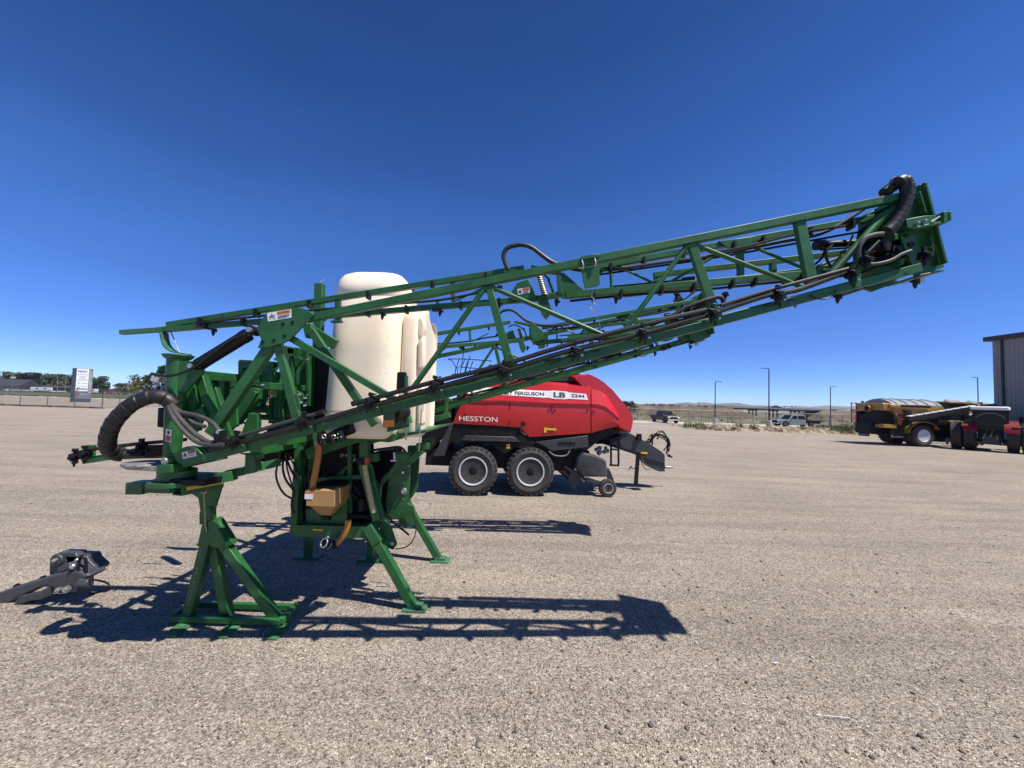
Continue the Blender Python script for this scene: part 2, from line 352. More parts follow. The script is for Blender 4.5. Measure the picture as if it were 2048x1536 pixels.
# loose stones on the near gravel (one object, uncountable)
rs = np.random.RandomState(5)
n = 60000
d = 1.25 + 7.5 * rs.rand(n) ** 1.9; th = rs.uniform(-1.05, 1.05, n) ; X = np.tan(th * .92) * d * .95; Y = d
sz = 0.0030 + 0.0042 * rs.rand(n) + 0.014 * (rs.rand(n) > .988) * rs.rand(n)
ico = [(0, 0, -1), (.72, -.53, -.45), (-.28, -.85, -.45), (-.89, 0, -.45), (-.28, .85, -.45), (.72, .53, -.45), (.28, -.85, .45), (-.72, -.53, .45), (-.72, .53, .45), (.28, .85, .45), (.89, 0, .45), (0, 0, 1)]
icf = [(0, 1, 2), (1, 0, 5), (0, 2, 3), (0, 3, 4), (0, 4, 5), (1, 5, 10), (2, 1, 6), (3, 2, 7), (4, 3, 8), (5, 4, 9), (1, 10, 6), (2, 6, 7), (3, 7, 8), (4, 8, 9), (5, 9, 10), (6, 10, 11), (7, 6, 11), (8, 7, 11), (9, 8, 11), (10, 9, 11)]
V = np.array(ico)[None] * (1 + .25 * (rs.rand(n, 12, 1) - .5)); V = V * np.stack([sz * rs.uniform(.8, 1.5, n), sz * rs.uniform(.8, 1.4, n), sz * rs.uniform(.5, .9, n)], 1)[:, None, :]
ca, sa = np.cos(th * 9), np.sin(th * 9); V = np.stack([V[..., 0] * ca[:, None] - V[..., 1] * sa[:, None] + X[:, None], V[..., 0] * sa[:, None] + V[..., 1] * ca[:, None] + Y[:, None], V[..., 2] + (sz * .35)[:, None] + .004], -1).reshape(-1, 3)
F_ = (np.array(icf)[None] + (np.arange(n) * 12)[:, None, None]).reshape(-1, 3)
me = bpy.data.meshes.new('loose_gravel'); me.vertices.add(len(V)); me.vertices.foreach_set('co', V.ravel()); me.loops.add(F_.size); me.loops.foreach_set('vertex_index', F_.ravel().astype(np.int32))
me.polygons.add(len(F_)); me.polygons.foreach_set('loop_start', np.arange(0, F_.size, 3).astype(np.int32)); me.update(calc_edges=True); me.validate()
sm_, st_, sb_ = nodemat('loose_stone'); ge = N(st_, 'ShaderNodeNewGeometry')
st_.links.new(ramp(st_, ge.outputs['Random Per Island'], [(0, (.05, .042, .038)), (.3, (.145, .12, .098)), (.6, (.23, .195, .16)), (.85, (.31, .28, .24)), (1, (.50, .46, .41))]), sb_.inputs['Base Color']); sb_.inputs['Roughness'].default_value = .85
me.materials.append(sm_); o = bpy.data.objects.new('loose_gravel', me); C.objects.link(o); o['kind'] = 'stuff'

rr_ = random.Random(8)
def ridge(p0, p1, wdt, hgt, nm):
    m = MB(); n_ = 60; rows = []
    d_ = Vector((p1[0] - p0[0], p1[1] - p0[1], 0)); L_ = d_.length; d_.normalize(); s_ = Vector((-d_.y, d_.x, 0))
    for j in range(9):
        g = j / 8 * 2 - 1; row = []
        for i in range(n_ + 1):
            f = i / n_; e = math.sin(math.pi * f) ** .5; c_ = Vector((p0[0], p0[1], 0)) + d_ * (f * L_) + s_ * (g * wdt * (.8 + .2 * math.sin(i * .9)) + .03 * math.sin(f * 7))
            row.append(Vector((c_.x, c_.y, .0035 + max(0, hgt * e * (1 - g * g) ** 1.5 * (.55 + .45 * math.sin(i * 1.7 + j) * math.sin(i * .6)) + (abs(g) < .9) * rr_.uniform(0, .0025)))))
        rows.append(row)
    m.loft(rows, closed=False); struct(m.build(nm, 'gravel', ang=180))
for k in range(5):
    a_ = ground(1380 + 70 * k, 1385 + 18 * k); b_ = ground(1640 + 75 * k, 1560 + 12 * k); ridge((a_.x, a_.y), (b_.x, b_.y), .035 + .012 * (k % 2), .011, 'gravel_ridge')
for k in range(4):
    a_ = ground(1500 + 120 * k, 1130 + 20 * k); b_ = ground(1960 + 60 * k, 1320 + 30 * k); ridge((a_.x, a_.y), (b_.x, b_.y), .05, .009, 'gravel_ridge')
# ================================================================ SPRAYER
S = Frame((-1.09, 4.98, 0), -1.7)
spr = thing('boom_sprayer', 'large green mounted field sprayer with cream tank and two long folded booms', 'sprayer', S.o, S.yaw)
W = S
NY = (0, 1, 0)

def valve_mb():
    """nozzle body with clamp, diaphragm valve and tip, about 12 cm tall, origin at the pipe"""
    m = MB()
    m.box((0, 0, 0), (0.034, 0.06, 0.055)); m.box((0.0, -0.005, 0.045), (0.02, 0.03, 0.05)); m.box((-0.018, -0.01, 0.055), (0.012, 0.02, 0.03))
    m.cyl((0.012, -0.055, -0.01), (0.012, 0.03, -0.01), 0.024, seg=12)
    m.cyl((0.012, -0.066, -0.01), (0.012, -0.055, -0.01), 0.019, seg=12)
    m.cyl((-0.03, -0.03, 0.012), (0.05, -0.03, 0.012), 0.011, seg=8)
    m.cyl((0.012, -0.02, -0.03), (0.012, -0.02, -0.072), 0.017, 0.014, seg=10)
    m.cyl((0.012, -0.02, -0.072), (0.012, -0.02, -0.098), 0.010, 0.006, seg=8)
    m.box((0.012, -0.02, -0.060), (0.046, 0.018, 0.012)); m.box((0.036, -0.02, -0.045), (0.012, 0.016, 0.04))
    m.box((-0.022, -0.01, -0.035), (0.02, 0.03, 0.026)); m.cyl((0.02, -0.02, 0.06), (0.045, -0.035, 0.075), 0.006, seg=6)
    return m
def drop_mb():
    m = MB(); m.box((0, 0, 0), (0.034, 0.05, 0.02)); m.cyl((0, 0, -0.008), (0, 0, -0.03), 0.016, seg=8)
    m.cyl((0, 0, -0.03), (0, 0, -0.065), 0.018, 0.006, seg=8); m.box((0.024, 0, -0.016), (0.02, 0.016, 0.018)); return m
VALVE = None; DROP = None
def place(kind, p, flip, tilt=0.0):
    global VALVE, DROP
    p = Vector(FL(p)) if flip else p
    if kind == 'v':
        if VALVE is None: VALVE = valve_mb().build('nozzle_body', 'black', spr); o = VALVE
        else: o = VALVE.copy(); C.objects.link(o)
        o.rotation_euler = (0, tilt, math.pi if flip else 0)
    else:
        if DROP is None: DROP = drop_mb().build('spray_nozzle', 'black', spr); o = DROP
        else: o = DROP.copy(); C.objects.link(o)
    o.location = p; return o

def conv_hose(m, pts, r, sm=10, seg=14, pitch=0.062):
    """spiral wrapped sleeve: stepped overlapping bands along a smooth path"""
    P = catmull([Vector(p) for p in pts], sm); L = [0]
    for i in range(1, len(P)): L.append(L[-1] + (P[i] - P[i - 1]).length)
    tot = L[-1]; n = int(tot / pitch)
    def at(s_):
        s_ = max(0, min(tot - 1e-6, s_))
        for i in range(1, len(P)):
            if L[i] >= s_:
                f = (s_ - L[i - 1]) / max(1e-6, L[i] - L[i - 1]); return P[i - 1].lerp(P[i], f)
        return P[-1]
    Q = []; rad = []
    for k in range(n):
        for f, rr in ((0.0, 0.90), (0.10, 1.03), (0.5, 1.0), (0.93, 0.97), (0.98, 0.89)):
            Q.append(at((k + f) * pitch)); rad.append(rr)
    m.tube(Q, r, seg=seg, sm=1, radf=lambda i, kk: rad[i])

def decal(root, W_, quad, v, word=True, vertical=False, warn='redbrown', flip=False):
    """white safety decal with a coloured heading band and a small pictogram"""
    P = [W_(x, y, v) for x, y in quad]      # lower left, lower right, upper right, upper left
    def at(a, b, lift):
        p = P[0].lerp(P[1], a).lerp(P[3].lerp(P[2], a), b); return Vector((p.x, p.y - lift, p.z))
    m = MB(); m.poly([at(0, 0, .001), at(1, 0, .001), at(1, 1, .001), at(0, 1, .001)], 0.004)
    o = m.build('warning_decal', 'white', root)
    m = MB()
    a0, a1, b0, b1 = (0.42, 0.97, 0.58, 0.95) if not vertical else (0.1, 0.9, 0.06, 0.5)
    m.poly([at(a0, b0, .003), at(a1, b0, .003), at(a1, b1, .003), at(a0, b1, .003)], 0.002); m.build('heading_band', warn, o)
    m = MB(); 
    if not vertical:
        c = (0.2, 0.5)
        for (a, b) in (((.2, .5), (.2, .85)), ((.2, .5), (.08, .2)), ((.2, .5), (.33, .2)), ((.08, .55), (.33, .6))):
            m.beam(at(a[0], a[1], .003), at(b[0], b[1], .003), (P[2] - P[1]).length * (0.05 if warn == 'orange' else 0.14), 0.002)
        for k, bb in enumerate((0.40, 0.30, 0.20)):
            m.beam(at(.45, bb, .003), at(.92 - .1 * (k == 2), bb, .003), (P[2] - P[1]).length * 0.035, 0.002)
    else:
        for (a, b) in (((.5, .6), (.5, .9)), ((.25, .78), (.75, .78))):
            m.beam(at(a[0], a[1], .003), at(b[0], b[1], .003), (P[1] - P[0]).length * 0.2, 0.002)
    m.build('pictogram', 'ink', o)
    if word and not vertical:
        a = at(.53, .66, .0035); b = at(.93, .66, .0035); c = at(.53, .87, .0035)
        text('WARNING', o, a, b - a, c - a, (b - a).length, (c - a).length, 'ink', lift=0.0)
        t = MB(); t.poly([at(.45, .64, .0035), at(.52, .64, .0035), at(.485, .88, .0035)], 0.001); t.build('alert_triangle', 'ink', o)

def bolts(m, W_, pts, v, r=0.012, h=0.012):
    for x, y in pts:
        p = W_(x, y, v); m.cyl((p.x, p.y - h, p.z), (p.x, p.y, p.z), r, seg=6)

def wing(flip):
    V0 = -1.70; VM = -1.34; VO = -1.20
    mk = lambda: MB(flip)
    def beams(name, L, v, mat='green', bev=0.005):
        m = mk()
        for a, b, w_, t_ in L: m.beam(W(*a, v), W(*b, v), w_, t_)
        return m.build(name, mat, spr, bevel=bev)
    # ---- inner boom truss
    m = mk()
    for a, b, w_, t_ in [((372, 926), (1835, 537), .070, .08), ((612, 638), (1795, 396), .064, .066), ((545, 688), (422, 868), .085, .07), ((556, 686), (596, 842), .068, .055),
                         ((583, 677), (792, 800), .055, .05)]:
        m.beam(W(*a, V0), W(*b, V0), w_, t_)
    # tapered posts
    for a, b, w1, w2 in [((978, 574), (1018, 722), .058, .075), ((1382, 488), (1427, 622), .068, .078), ((1598, 444), (1622, 566), .082, .09)]:
        m.beam(W(*a, V0 + .005), W(*b, V0 + .005), w1, .05, w2=w2)
    for a, b, r in [((971, 574), (826, 776), .023), ((983, 574), (1216, 674), .020), ((1374, 491), (1250, 660), .022), ((1392, 490), (1607, 575), .019),
                    ((1771, 428), (1660, 550), .030), ((1803, 402), (1672, 536), .024)]:
        m.cyl(W(*a, V0), W(*b, V0), r, seg=12)
    # second lower chord and cross ties make the truss three-cornered
    m.beam(W(455, 893, V0 + .16), W(1790, 545, V0 + .16), .05, .05)
    for x, y in ((610, 862), (872, 792), (1150, 718), (1425, 645), (1620, 593), (1780, 551)):
        a = W(x, y, V0); b = Vector((a.x, V0 + .16, a.z + .01)); m.beam(a, b, .035, .03, n=(1, 0, 0))
    for x, y in ((1018, 722), (1427, 622)):
        p = W(x, y, V0 - .03); m.poly([p + Vector((-.07, 0, -.06)), p + Vector((.08, 0, -.03)), p + Vector((.02, 0, .07)), p + Vector((-.03, 0, .06))], .012)
    m.build('inner_boom', 'green', spr, bevel=0.005)
    # ---- gusset
    m = mk(); G = [(515, 696), (522, 679), (513, 657), (532, 625), (545, 619), (580, 615), (605, 616), (618, 622), (628, 629), (617, 640), (580, 679), (566, 686), (532, 695)]
    m.poly([W(x, y, V0 - .055) for x, y in G], .022); m.poly([W(x, y, V0 + .045) for x, y in G], .022)
    m.build('gusset_plate', 'green', spr, bevel=0.004)
    m = mk()
    for x, y in [(566, 648), (585, 645), (569, 672), (548, 681), (525, 684)]:
        p = W(x, y, V0 - .0555); m.cyl((p.x, p.y - .004, p.z), (p.x, p.y, p.z), .014, seg=12)
    m.each('plate_hole', 'chardark', spr)
    if not flip:
        decal(spr, W, [(536, 643), (583, 635), (582, 618), (534, 626)], V0 - .056, warn='orange')
    # ---- tilt cylinder
    a = W(392, 733, V0 + .02); b = W(508, 662, V0 + .02); d = (b - a)
    m = mk(); m.cyl(a + d * .09, a + d * .80, .047, seg=20); m.cyl(a + d * .80, a + d * .90, .057, seg=16); m.cyl(a + d * .05, a + d * .11, .055, seg=16)
    for k in range(4):
        an = math.pi / 4 + k * math.pi / 2; dn = d.normalized(); s1 = dn.orthogonal().normalized(); s2 = dn.cross(s1); off = (s1 * math.cos(an) + s2 * math.sin(an)) * .052
        m.cyl(a + d * .07 + off, a + d * .9 + off, .006, seg=6)
    cy = m.build('hydraulic_cylinder', 'black', spr)
    m = mk(); m.cyl(a + d * .88, a + d * 1.0, .019, seg=12); m.build('piston_rod', 'steel', cy)
    m = mk(); m.cyl(a + Vector((0, -.07, 0)), a + Vector((0, .07, 0)), .020, seg=14); m.cyl(b + Vector((0, -.07, 0)), b + Vector((0, .07, 0)), .022, seg=14)
    m.each('pin', 'steel', cy)
    m = mk(); m.cyl(b + Vector((0, -.045, 0)), b + Vector((0, .045, 0)), .040, seg=14); m.beam(a + d * .0, a + d * .1, .075, .06); m.build('clevis', 'black', cy)
    m = mk(); m.tube([W(x, y, V0 - .04) for x, y in [(493, 668), (480, 672), (462, 680), (440, 696), (414, 716), (388, 735), (360, 747), (330, 752), (303, 748)]], .011)
    m.build('hydraulic_hose', 'hose', spr)
    # ---- pivot post
    m = mk(); a = W(356, 716, V0 + .07); b = W(343, 928, V0 + .07)
    m.cyl(a, b, .080, .062, seg=20); m.lathe(W(357, 712, V0 + .07), (0, 0, 1), [(-.03, .09), (0, .115), (.012, .115), (.013, .07)], seg=6)
    m.poly([W(x, y, V0 + .02) for x, y in [(352, 722), (384, 722), (405, 735), (404, 746), (368, 786), (352, 780)]], .03)
    m.poly([W(x, y, V0 + .13) for x, y in [(352, 722), (384, 722), (405, 735), (404, 746), (368, 786), (352, 780)]], .02)
    m.build('pivot_post', 'green', spr, bevel=0.004)
    m = mk()
    m.beam(W(388, 752, V0 + .18), W(388, 862, V0 + .18), .085, .09); m.beam(W(404, 752, V0 + .2), W(436, 866, V0 + .2), .075, .08)
    m.poly([W(x, y, V0 + .12) for x, y in [(369, 836), (402, 812), (410, 830), (392, 864), (366, 870)]], .03)
    m.beam(W(350, 925, V0 + .12), W(440, 905, V0 + .12), .13, .16)
    m.build('pivot_arm', 'green', spr, bevel=0.005)
    # lower hinge
    m = mk(); c0 = W(333, 922, V0 - .06); c1 = W(372, 911, V0 + .08)
    m.cyl(c0, c1, .048, seg=20); 
    m.poly([W(x, y, V0 - .05) for x, y in [(345, 910), (364, 896), (372, 893), (392, 896), (404, 908), (400, 926), (364, 930), (352, 924)]], .09)
    m.beam(W(330, 936, V0 - .02), W(360, 934, V0 - .02), .07, .16)
    m.build('boom_hinge', 'green', spr, bevel=0.006)
    m = mk(); dd = (c0 - c1).normalized(); m.cyl(c0, c0 + dd * .02, .036, seg=20); m.build('hinge_pin', 'steel', spr)
    if not flip:
        decal(spr, W, [(366, 918), (393, 912), (391, 899), (364, 905)], V0 - .052, word=False)
        decal(spr, W, [(331, 882), (342, 885), (343, 860), (332, 858)], V0 - .02, word=False, vertical=True)
    # grey wear plate
    m = mk(); m.lathe(W(292, 929, V0 + .05), (0, 0, 1), [(-.025, .13), (0, .16), (.018, .16), (.02, .10)], seg=24); m.beam(W(292, 931, V0 + .05), W(345, 934, V0 + .05), .04, .24)
    m.build('turntable_plate', 'worn_steel', spr, bevel=0.003)
    # ---- pipes
    VP = V0 - .075
    def pipe(name, pts, v, r, mat='hose', sm=4):
        m = mk(); m.tube([W(x, y, v) for x, y in pts], r, seg=10, sm=sm); return m.build(name, mat, spr)
    pipe('boom_pipe', [(449, 880), (500, 866), (570, 845), (636, 827)], VP, .017, 'hosegrey')
    m = mk(); m.cyl(W(634, 828, VP), W(648, 824, VP), .024, seg=12); m.cyl(W(704, 808, VP), W(714, 805, VP), .022, seg=12); m.each('pipe_cap', 'black', spr)
    pipe('boom_pipe', [(420, 899), (500, 879), (622, 846), (729, 815), (776, 803), (871, 776), (1000, 741)], VP, .022)
    pipe('boom_pipe', [(708, 807), (742, 798), (871, 763), (1000, 731), (1131, 691), (1277, 652), (1412, 620)], VP - .01, .020)
    pipe('boom_pipe', [(1000, 745), (1131, 704), (1272, 670), (1409, 631), (1450, 618), (1537, 590), (1591, 581), (1655, 558), (1690, 545)], VP, .022)
    pipe('boom_pipe', [(1440, 611), (1457, 606), (1537, 581), (1610, 561), (1684, 541), (1712, 533)], VP - .01, .015)
    pipe('elbow_hose', [(1300, 650), (1340, 634), (1372, 615), (1400, 604), (1424, 597), (1438, 594), (1446, 600), (1446, 612)], V0 - .02, .018)
    pipe('elbow_hose', [(1370, 640), (1388, 622), (1403, 608), (1416, 612), (1426, 630)], V0 + .06, .018, sm=6)
    vp = [(472, 878), (607, 840), (740, 802), (868, 768), (1006, 738), (1148, 699), (1282, 664), (1422, 625), (1552, 588), (1700, 548)]
    for x, y in vp: place('v', W(x, y, VP - .01), flip, R(15))
    for x, y in [(1728, 520), (1845, 511)]: place('v', W(x, y, VP - .03), flip, R(15))
    m = mk()
    for x, y in vp:      # mounting straps from pipe to chord
        a = W(x + 14, y - 6, VP + .02); b = W(x + 16, y + 26, VP + .02); m.beam(a, b, .05, .012)
    m.each('pipe_bracket', 'green', spr, bevel=0.003)
    m = mk()
    for x, y in vp: p = W(x + 16, y + 12, VP + .01); m.cyl(p, p + Vector((0, -.014, 0)), .010, seg=6)
    m.each('bracket_bolt', 'steel', spr)
    # small sagging wires
    for P in ([(1530, 612), (1560, 606), (1590, 598)], [(1620, 590), (1640, 598), (1660, 596), (1674, 580)], [(655, 835), (700, 822), (760, 806)], [(1100, 730), (1140, 712), (1200, 700)]):
        m = mk(); m.tube([W(x, y, V0 - .05) for x, y in P], .005, seg=6); m.build('cable', 'hose', spr)
    m = mk(); m.beam(W(500, 868, VP), W(640, 822, VP), .006, .02); m.build('pipe_guide_rod', 'green', spr)
    # ---- middle boom (folded back on the inner side)
    m = mk()
    for a, b, w_, t_ in [((1165, 539), (1745, 437), .055, .06), ((1131, 591), (1700, 541), .060, .07), ((1480, 506), (1481, 556), .05, .05)]:
        m.beam(W(*a, VM), W(*b, VM), w_, t_)
    m.beam(W(1250, 588, VM + .16), W(1715, 530, VM + .16), .06, .06)
    for a, b, r in [((1221, 530), (1223, 580), .014), ((1226, 528), (1315, 570), .012), ((1331, 570), (1429, 512), .014), ((1182, 560), (1219, 532), .012), ((1500, 491), (1603, 535), .014),
                    ((1600, 548), (1700, 506), .014), ((1612, 536), (1705, 550), .010)]:
        m.cyl(W(*a, VM), W(*b, VM), r, seg=10)
    m.poly([W(x, y, VM - .04) for x, y in [(1437, 482), (1512, 472), (1486, 511), (1482, 522), (1474, 520), (1470, 507)]], .015)
    m.build('middle_boom', 'green', spr, bevel=0.004)
    m = mk(); m.beam(W(1307, 551, VO), W(1690, 506, VO), .05, .05); m.beam(W(1545, 524, VO), W(1546, 552, VO), .05, .05); m.beam(W(1312, 553, VO), W(1312, 566, VO), .04, .04)
    m.build('fold_link_rail', 'green', spr, bevel=0.004)
    m = mk(); m.cyl(W(1365, 560, VO - .05), W(1388, 557, VO - .05), .024, seg=12); m.cyl(W(1225, 574, VO - .05), W(1365, 561, VO - .05), .013, seg=8); m.build('boom_pipe', 'hose', spr)
    # hanging catch bracket with u-bolts
    m = mk(); m.box(W(1178, 519, V0 + .02), (.15, .14, .03), Matrix.Rotation(R(-11), 3, 'Y'))
    m.poly([W(x, y, V0 - .02) for x, y in [(1162, 538), (1198, 532), (1200, 568), (1194, 573), (1170, 577), (1168, 570)]], .014)
    m.poly([W(x, y, V0 + .18) for x, y in [(1162, 538), (1198, 532), (1200, 568), (1194, 573), (1170, 577), (1168, 570)]], .014)
    m.build('boom_catch', 'green', spr, bevel=0.004)
    m = mk()
    for x, y in ((1164, 526), (1189, 521)):
        m.tube([W(x - 1, y - 10, V0 + .05), W(x - 1, y - 12, V0 - .03), W(x + 1, y - 2, V0 - .045), W(x + 3, y + 6, V0 - .045), W(x + 1, y + 12, V0 - .035)], .006, seg=6)
    m.each('u_bolt', 'steel', spr)
    m = mk(); c = W(1186, 612, V0 + .05); m.torus(c, (0.2, 1, 0), .024, .003); m.tube([c + Vector((0, 0, .024)), c + Vector((.006, 0, .06)), c + Vector((-.012, 0, .085)), c + Vector((-.004, 0, .13))], .006, seg=6)
    m.cyl(c + Vector((0, 0, -.03)), c + Vector((.004, 0, -.055)), .010, seg=8); m.tube([c + Vector((0, 0, -.05)), W(1196, 640, V0 + .05), W(1203, 662, V0 + .03)], .002, seg=5)
    m.build('safety_clip', 'steel', spr)
    # ---- breakaway joint with spring
    m = mk()
    m.poly([W(x, y, VO - .05) for x, y in [(1024, 582), (1034, 566), (1057, 558), (1073, 595), (1022, 600)]], .02)
    m.poly([W(x, y, VO - .05) for x, y in [(1114, 546), (1127, 545), (1167, 579), (1150, 594), (1125, 597), (1119, 586)]], .03)
    m.poly([W(x, y, VO + .07) for x, y in [(1114, 546), (1127, 545), (1167, 579), (1150, 594), (1125, 597), (1119, 586)]], .02)
    m.poly([W(x, y, VO - .03) for x, y in [(1076, 600), (1094, 596), (1105, 622), (1093, 636), (1084, 626)]], .10)
    m.beam(W(1095, 555, VO), W(1108, 590, VO), .022, .03); m.beam(W(1076, 598, VO), W(1122, 588, VO), .04, .10); m.beam(W(1062, 536, VO), W(1118, 546, VO), .03, .08)
    m.beam(W(1117, 545, VO), W(1120, 592, VO), .035, .12)
    m.build('breakaway_joint', 'green', spr, bevel=0.003)
    m = mk(); a = W(1078, 552, VO - .06); b = W(1090, 590, VO - .06); pts = []
    for k in range(9 * 10 + 1):
        f = k / 90; c = a.lerp(b, f); t = 2 * math.pi * k / 10; pts.append(c + Vector((math.cos(t) * .031, math.sin(t) * .031, 0)))
    m.tube(pts, .0055, seg=5, sm=1); cs_ = m.build('coil_spring', 'steel', spr)
    m = mk(); m.cyl(a, b, .021, seg=10); m.build('spring_core', 'black', cs_)
    if not flip: decal(spr, W, [(1036, 590), (1060, 585), (1059, 575), (1035, 578)], VO - .052, word=False)
    # ---- outer boom
    m = mk()
    for a, b, w_, t_ in [((336, 650), (1048, 537), .052, .055), ((322, 660), (1077, 597), .052, .055), ((676, 600), (677, 644), .05, .045), ((904, 562), (907, 603), .04, .04), ((875, 600), (876, 612), .03, .03),
                         ((520, 640), (521, 652), .04, .04)]:
        m.beam(W(*a, VO), W(*b, VO), w_, t_)
    m.beam(W(664, 644, VO), W(684, 643, VO), .02, .06)
    m.cyl(W(912, 601, VO), W(972, 574, VO), .010, seg=8)
    m.build('outer_boom', 'green', spr, bevel=0.004)
    m = mk(); m.htube(W(243, 665, VO), W(330, 659, VO), .045, .05); m.htube(W(318, 661, VO), W(326, 660, VO), .056, .06, wall=.006); m.build('boom_extension', 'green_worn', spr, bevel=0.002)
    m = mk(); m.cyl(W(330, 658, VO), W(337, 657, VO), .034, seg=4); m.build('tape_band', 'rope', spr)
    pipe('boom_pipe', [(393, 647), (520, 632), (640, 619), (760, 610), (880, 600), (960, 585), (1000, 580)], VO - .04, .012)
    m = mk(); P = [W(x, y, VO) for x, y in [(328, 665), (330, 680), (336, 694), (350, 704), (376, 709)]]; P = catmull(P, 6)
    for i in range(len(P) - 1): m.beam(P[i], P[i + 1], .012, .09)
    m.build('tip_skid', 'green_worn', spr)
    m = mk(); m.cyl(W(341, 662, VO), W(360, 706, VO), .006, seg=6); m.build('skid_stay', 'steel', spr)
    for x, y in [(427, 659), (765, 627), (880, 620), (998, 606)]: place('d', W(x, y, VO - .02), flip)
    for x, y in [(1113, 600), (1232, 594), (1353, 587), (1450, 587)]: place('d', W(x, y, VM - .05), flip)
    for x, y in [(1675, 592), (1830, 562), (1590, 600)]: place('d', W(x, y, V0 + .05), flip)
    # ---- hoses over the joints
    m = mk(); m.tube([W(x, y, VO - .06) for x, y in [(1017, 540), (1010, 526), (1007, 510), (1014, 497), (1030, 491), (1047, 490), (1065, 496), (1085, 511), (1104, 524), (1125, 531), (1170, 540), (1260, 535)]], .022, seg=10)
    m.build('loop_hose', 'hose', spr)
    m = mk(); m.tube([W(x, y, VM - .05) for x, y in [(1250, 536), (1330, 524), (1400, 515), (1480, 500), (1560, 484), (1640, 468), (1700, 436), (1757, 396), (1781, 374), (1800, 366)]], .016, seg=10); m.build('loop_hose', 'hose', spr)
    m = mk(); conv_hose(m, [W(x, y, V0 - .05) for x, y in [(1796, 366), (1806, 361), (1814, 372), (1814, 390), (1808, 411), (1801, 428), (1792, 443), (1782, 456), (1768, 468)]], .050, pitch=.05); m.build('hose_sleeve', 'hose', spr)
    m = mk(); conv_hose(m, [W(x, y, V0 + .02) for x, y in [(1796, 366), (1780, 377), (1766, 388)]], .045, pitch=.05); m.build('hose_sleeve', 'hose', spr)
    m = mk(); m.tube([W(x, y, V0 - .04) for x, y in [(1800, 361), (1790, 355), (1781, 362), (1783, 378)]], .006, seg=6); m.build('cable', 'hose', spr)
    pipe('elbow_hose', [(1766, 468), (1748, 470), (1730, 477), (1719, 492), (1716, 510), (1720, 520)], V0 - .06, .019, 'hosegrey', 6)
    pipe('elbow_hose', [(1758, 482), (1742, 498), (1728, 512)], V0 - .06, .012)
    pipe('elbow_hose', [(1738, 529), (1760, 527), (1784, 520), (1803, 509), (1822, 502)], V0 - .07, .015, 'hosegrey', 6)
    m = mk(); a = W(1637, 490, VM); b = W(1735, 484, VM); m.cyl(a, b, .032, seg=14); m.cyl(W(1630, 491, VM), W(1650, 489, VM), .045, seg=10); m.cyl(W(1640, 500, VM), W(1730, 493, VM), .008, seg=6)
    m.build('hydraulic_cylinder', 'black', spr)
    # ---- folding hinge at the far end: facing plate, side flanges, ribs, blocks
    uT = W(1862, 450, V0).x
    A = [W(1846, 367, V0 - .02), W(1888, 528, V0 - .02)]
    ax = (A[1] - A[0]).normalized()
    m = mk()
    m.beam(A[0], A[1], .02, .05, n=NY)                                   # near flange edge
    a2 = A[0] + Vector((-.03, .30, 0)); b2 = A[1] + Vector((-.03, .30, 0))
    m.beam(A[0] + Vector((-.01, .31, .0)), A[1] + Vector((-.01, .31, 0)), .02, .60, n=NY)   # facing plate
    m.poly([W(x, y, V0 + .03) for x, y in [(1824, 378), (1845, 367), (1889, 534), (1832, 556), (1828, 540), (1800, 470), (1806, 400)]], .02)
    def Q(x, y, dv): p = W(x, y, V0); return Vector((p.x, p.y + dv, p.z))
    m.poly([Q(x, y, .40) for x, y in [(1824, 378), (1845, 367), (1889, 534), (1832, 556), (1800, 545), (1790, 470), (1806, 400)]], .02)
    for y0, x0 in ((386, 1850), (458, 1866), (500, 1877)):
        p = W(x0, y0, V0); m.box(p + Vector((-.05, .2, 0)), (.10, .40, .014), Matrix.Rotation(R(15), 3, 'Y'))
    m.beam(W(1834, 386, V0 - .01), W(1847, 428, V0 - .01), .012, .05); m.beam(W(1856, 472, V0 - .01), W(1862, 505, V0 - .01), .012, .05)
    m.box(W(1862, 546, V0) + Vector((0, .14, 0)), (.20, .30, .016), Matrix.Rotation(R(-14), 3, 'Y'))
    m.beam(Q(1780, 535, .2), Q(1840, 522, .2), .08, .2); m.beam(Q(1790, 500, .3), Q(1850, 485, .3), .12, .2)
    for x, y in ((1800, 470), (1812, 520), (1806, 410)): m.beam(Q(x, y, .03), Q(x, y, .42), .05, .03, n=(1, 0, 0))
    m.build('fold_hinge_plate', 'green', spr, bevel=0.004)
    m = mk(); m.poly([W(x, y, V0 - .08) for x, y in [(1812, 438), (1850, 431), (1872, 430), (1874, 449), (1824, 458), (1815, 455)]], .05)
    m.box(W(1880, 439, V0 - .06), (.035, .09, .09)); m.box(W(1889, 437, V0 - .06), (.02, .09, .075)); m.beam(W(1815, 462, V0 - .05), W(1870, 450, V0 - .05), .02, .10)
    m.build('latch_bracket', 'green', spr, bevel=0.004)
    m = mk(); bolts(m, W, [(1831, 447), (1845, 443)], V0 - .08, .012, .03); m.cyl(W(1862, 444, V0 - .10), W(1879, 433, V0 - .10), .008, seg=8); m.cyl(W(1840, 556, V0 + .1), W(1842, 566, V0 + .1), .03, seg=10)
    m.each('bolt', 'steel', spr)
    m = mk()
    for x, y, s_ in [(1752, 498, .07), (1778, 505, .05), (1800, 498, .06), (1790, 480, .04), (1765, 520, .05), (1708, 575, .05), (1690, 583, .04)]:
        p = W(x, y, V0 + .12); m.box(p, (s_ * 1.6, .16, s_), Matrix.Rotation(R(12), 3, 'Y')); m.cyl(p + Vector((0, -.1, 0)), p + Vector((0, .1, 0)), s_ * .45, seg=8)
    m.each('hinge_block', 'black', spr)

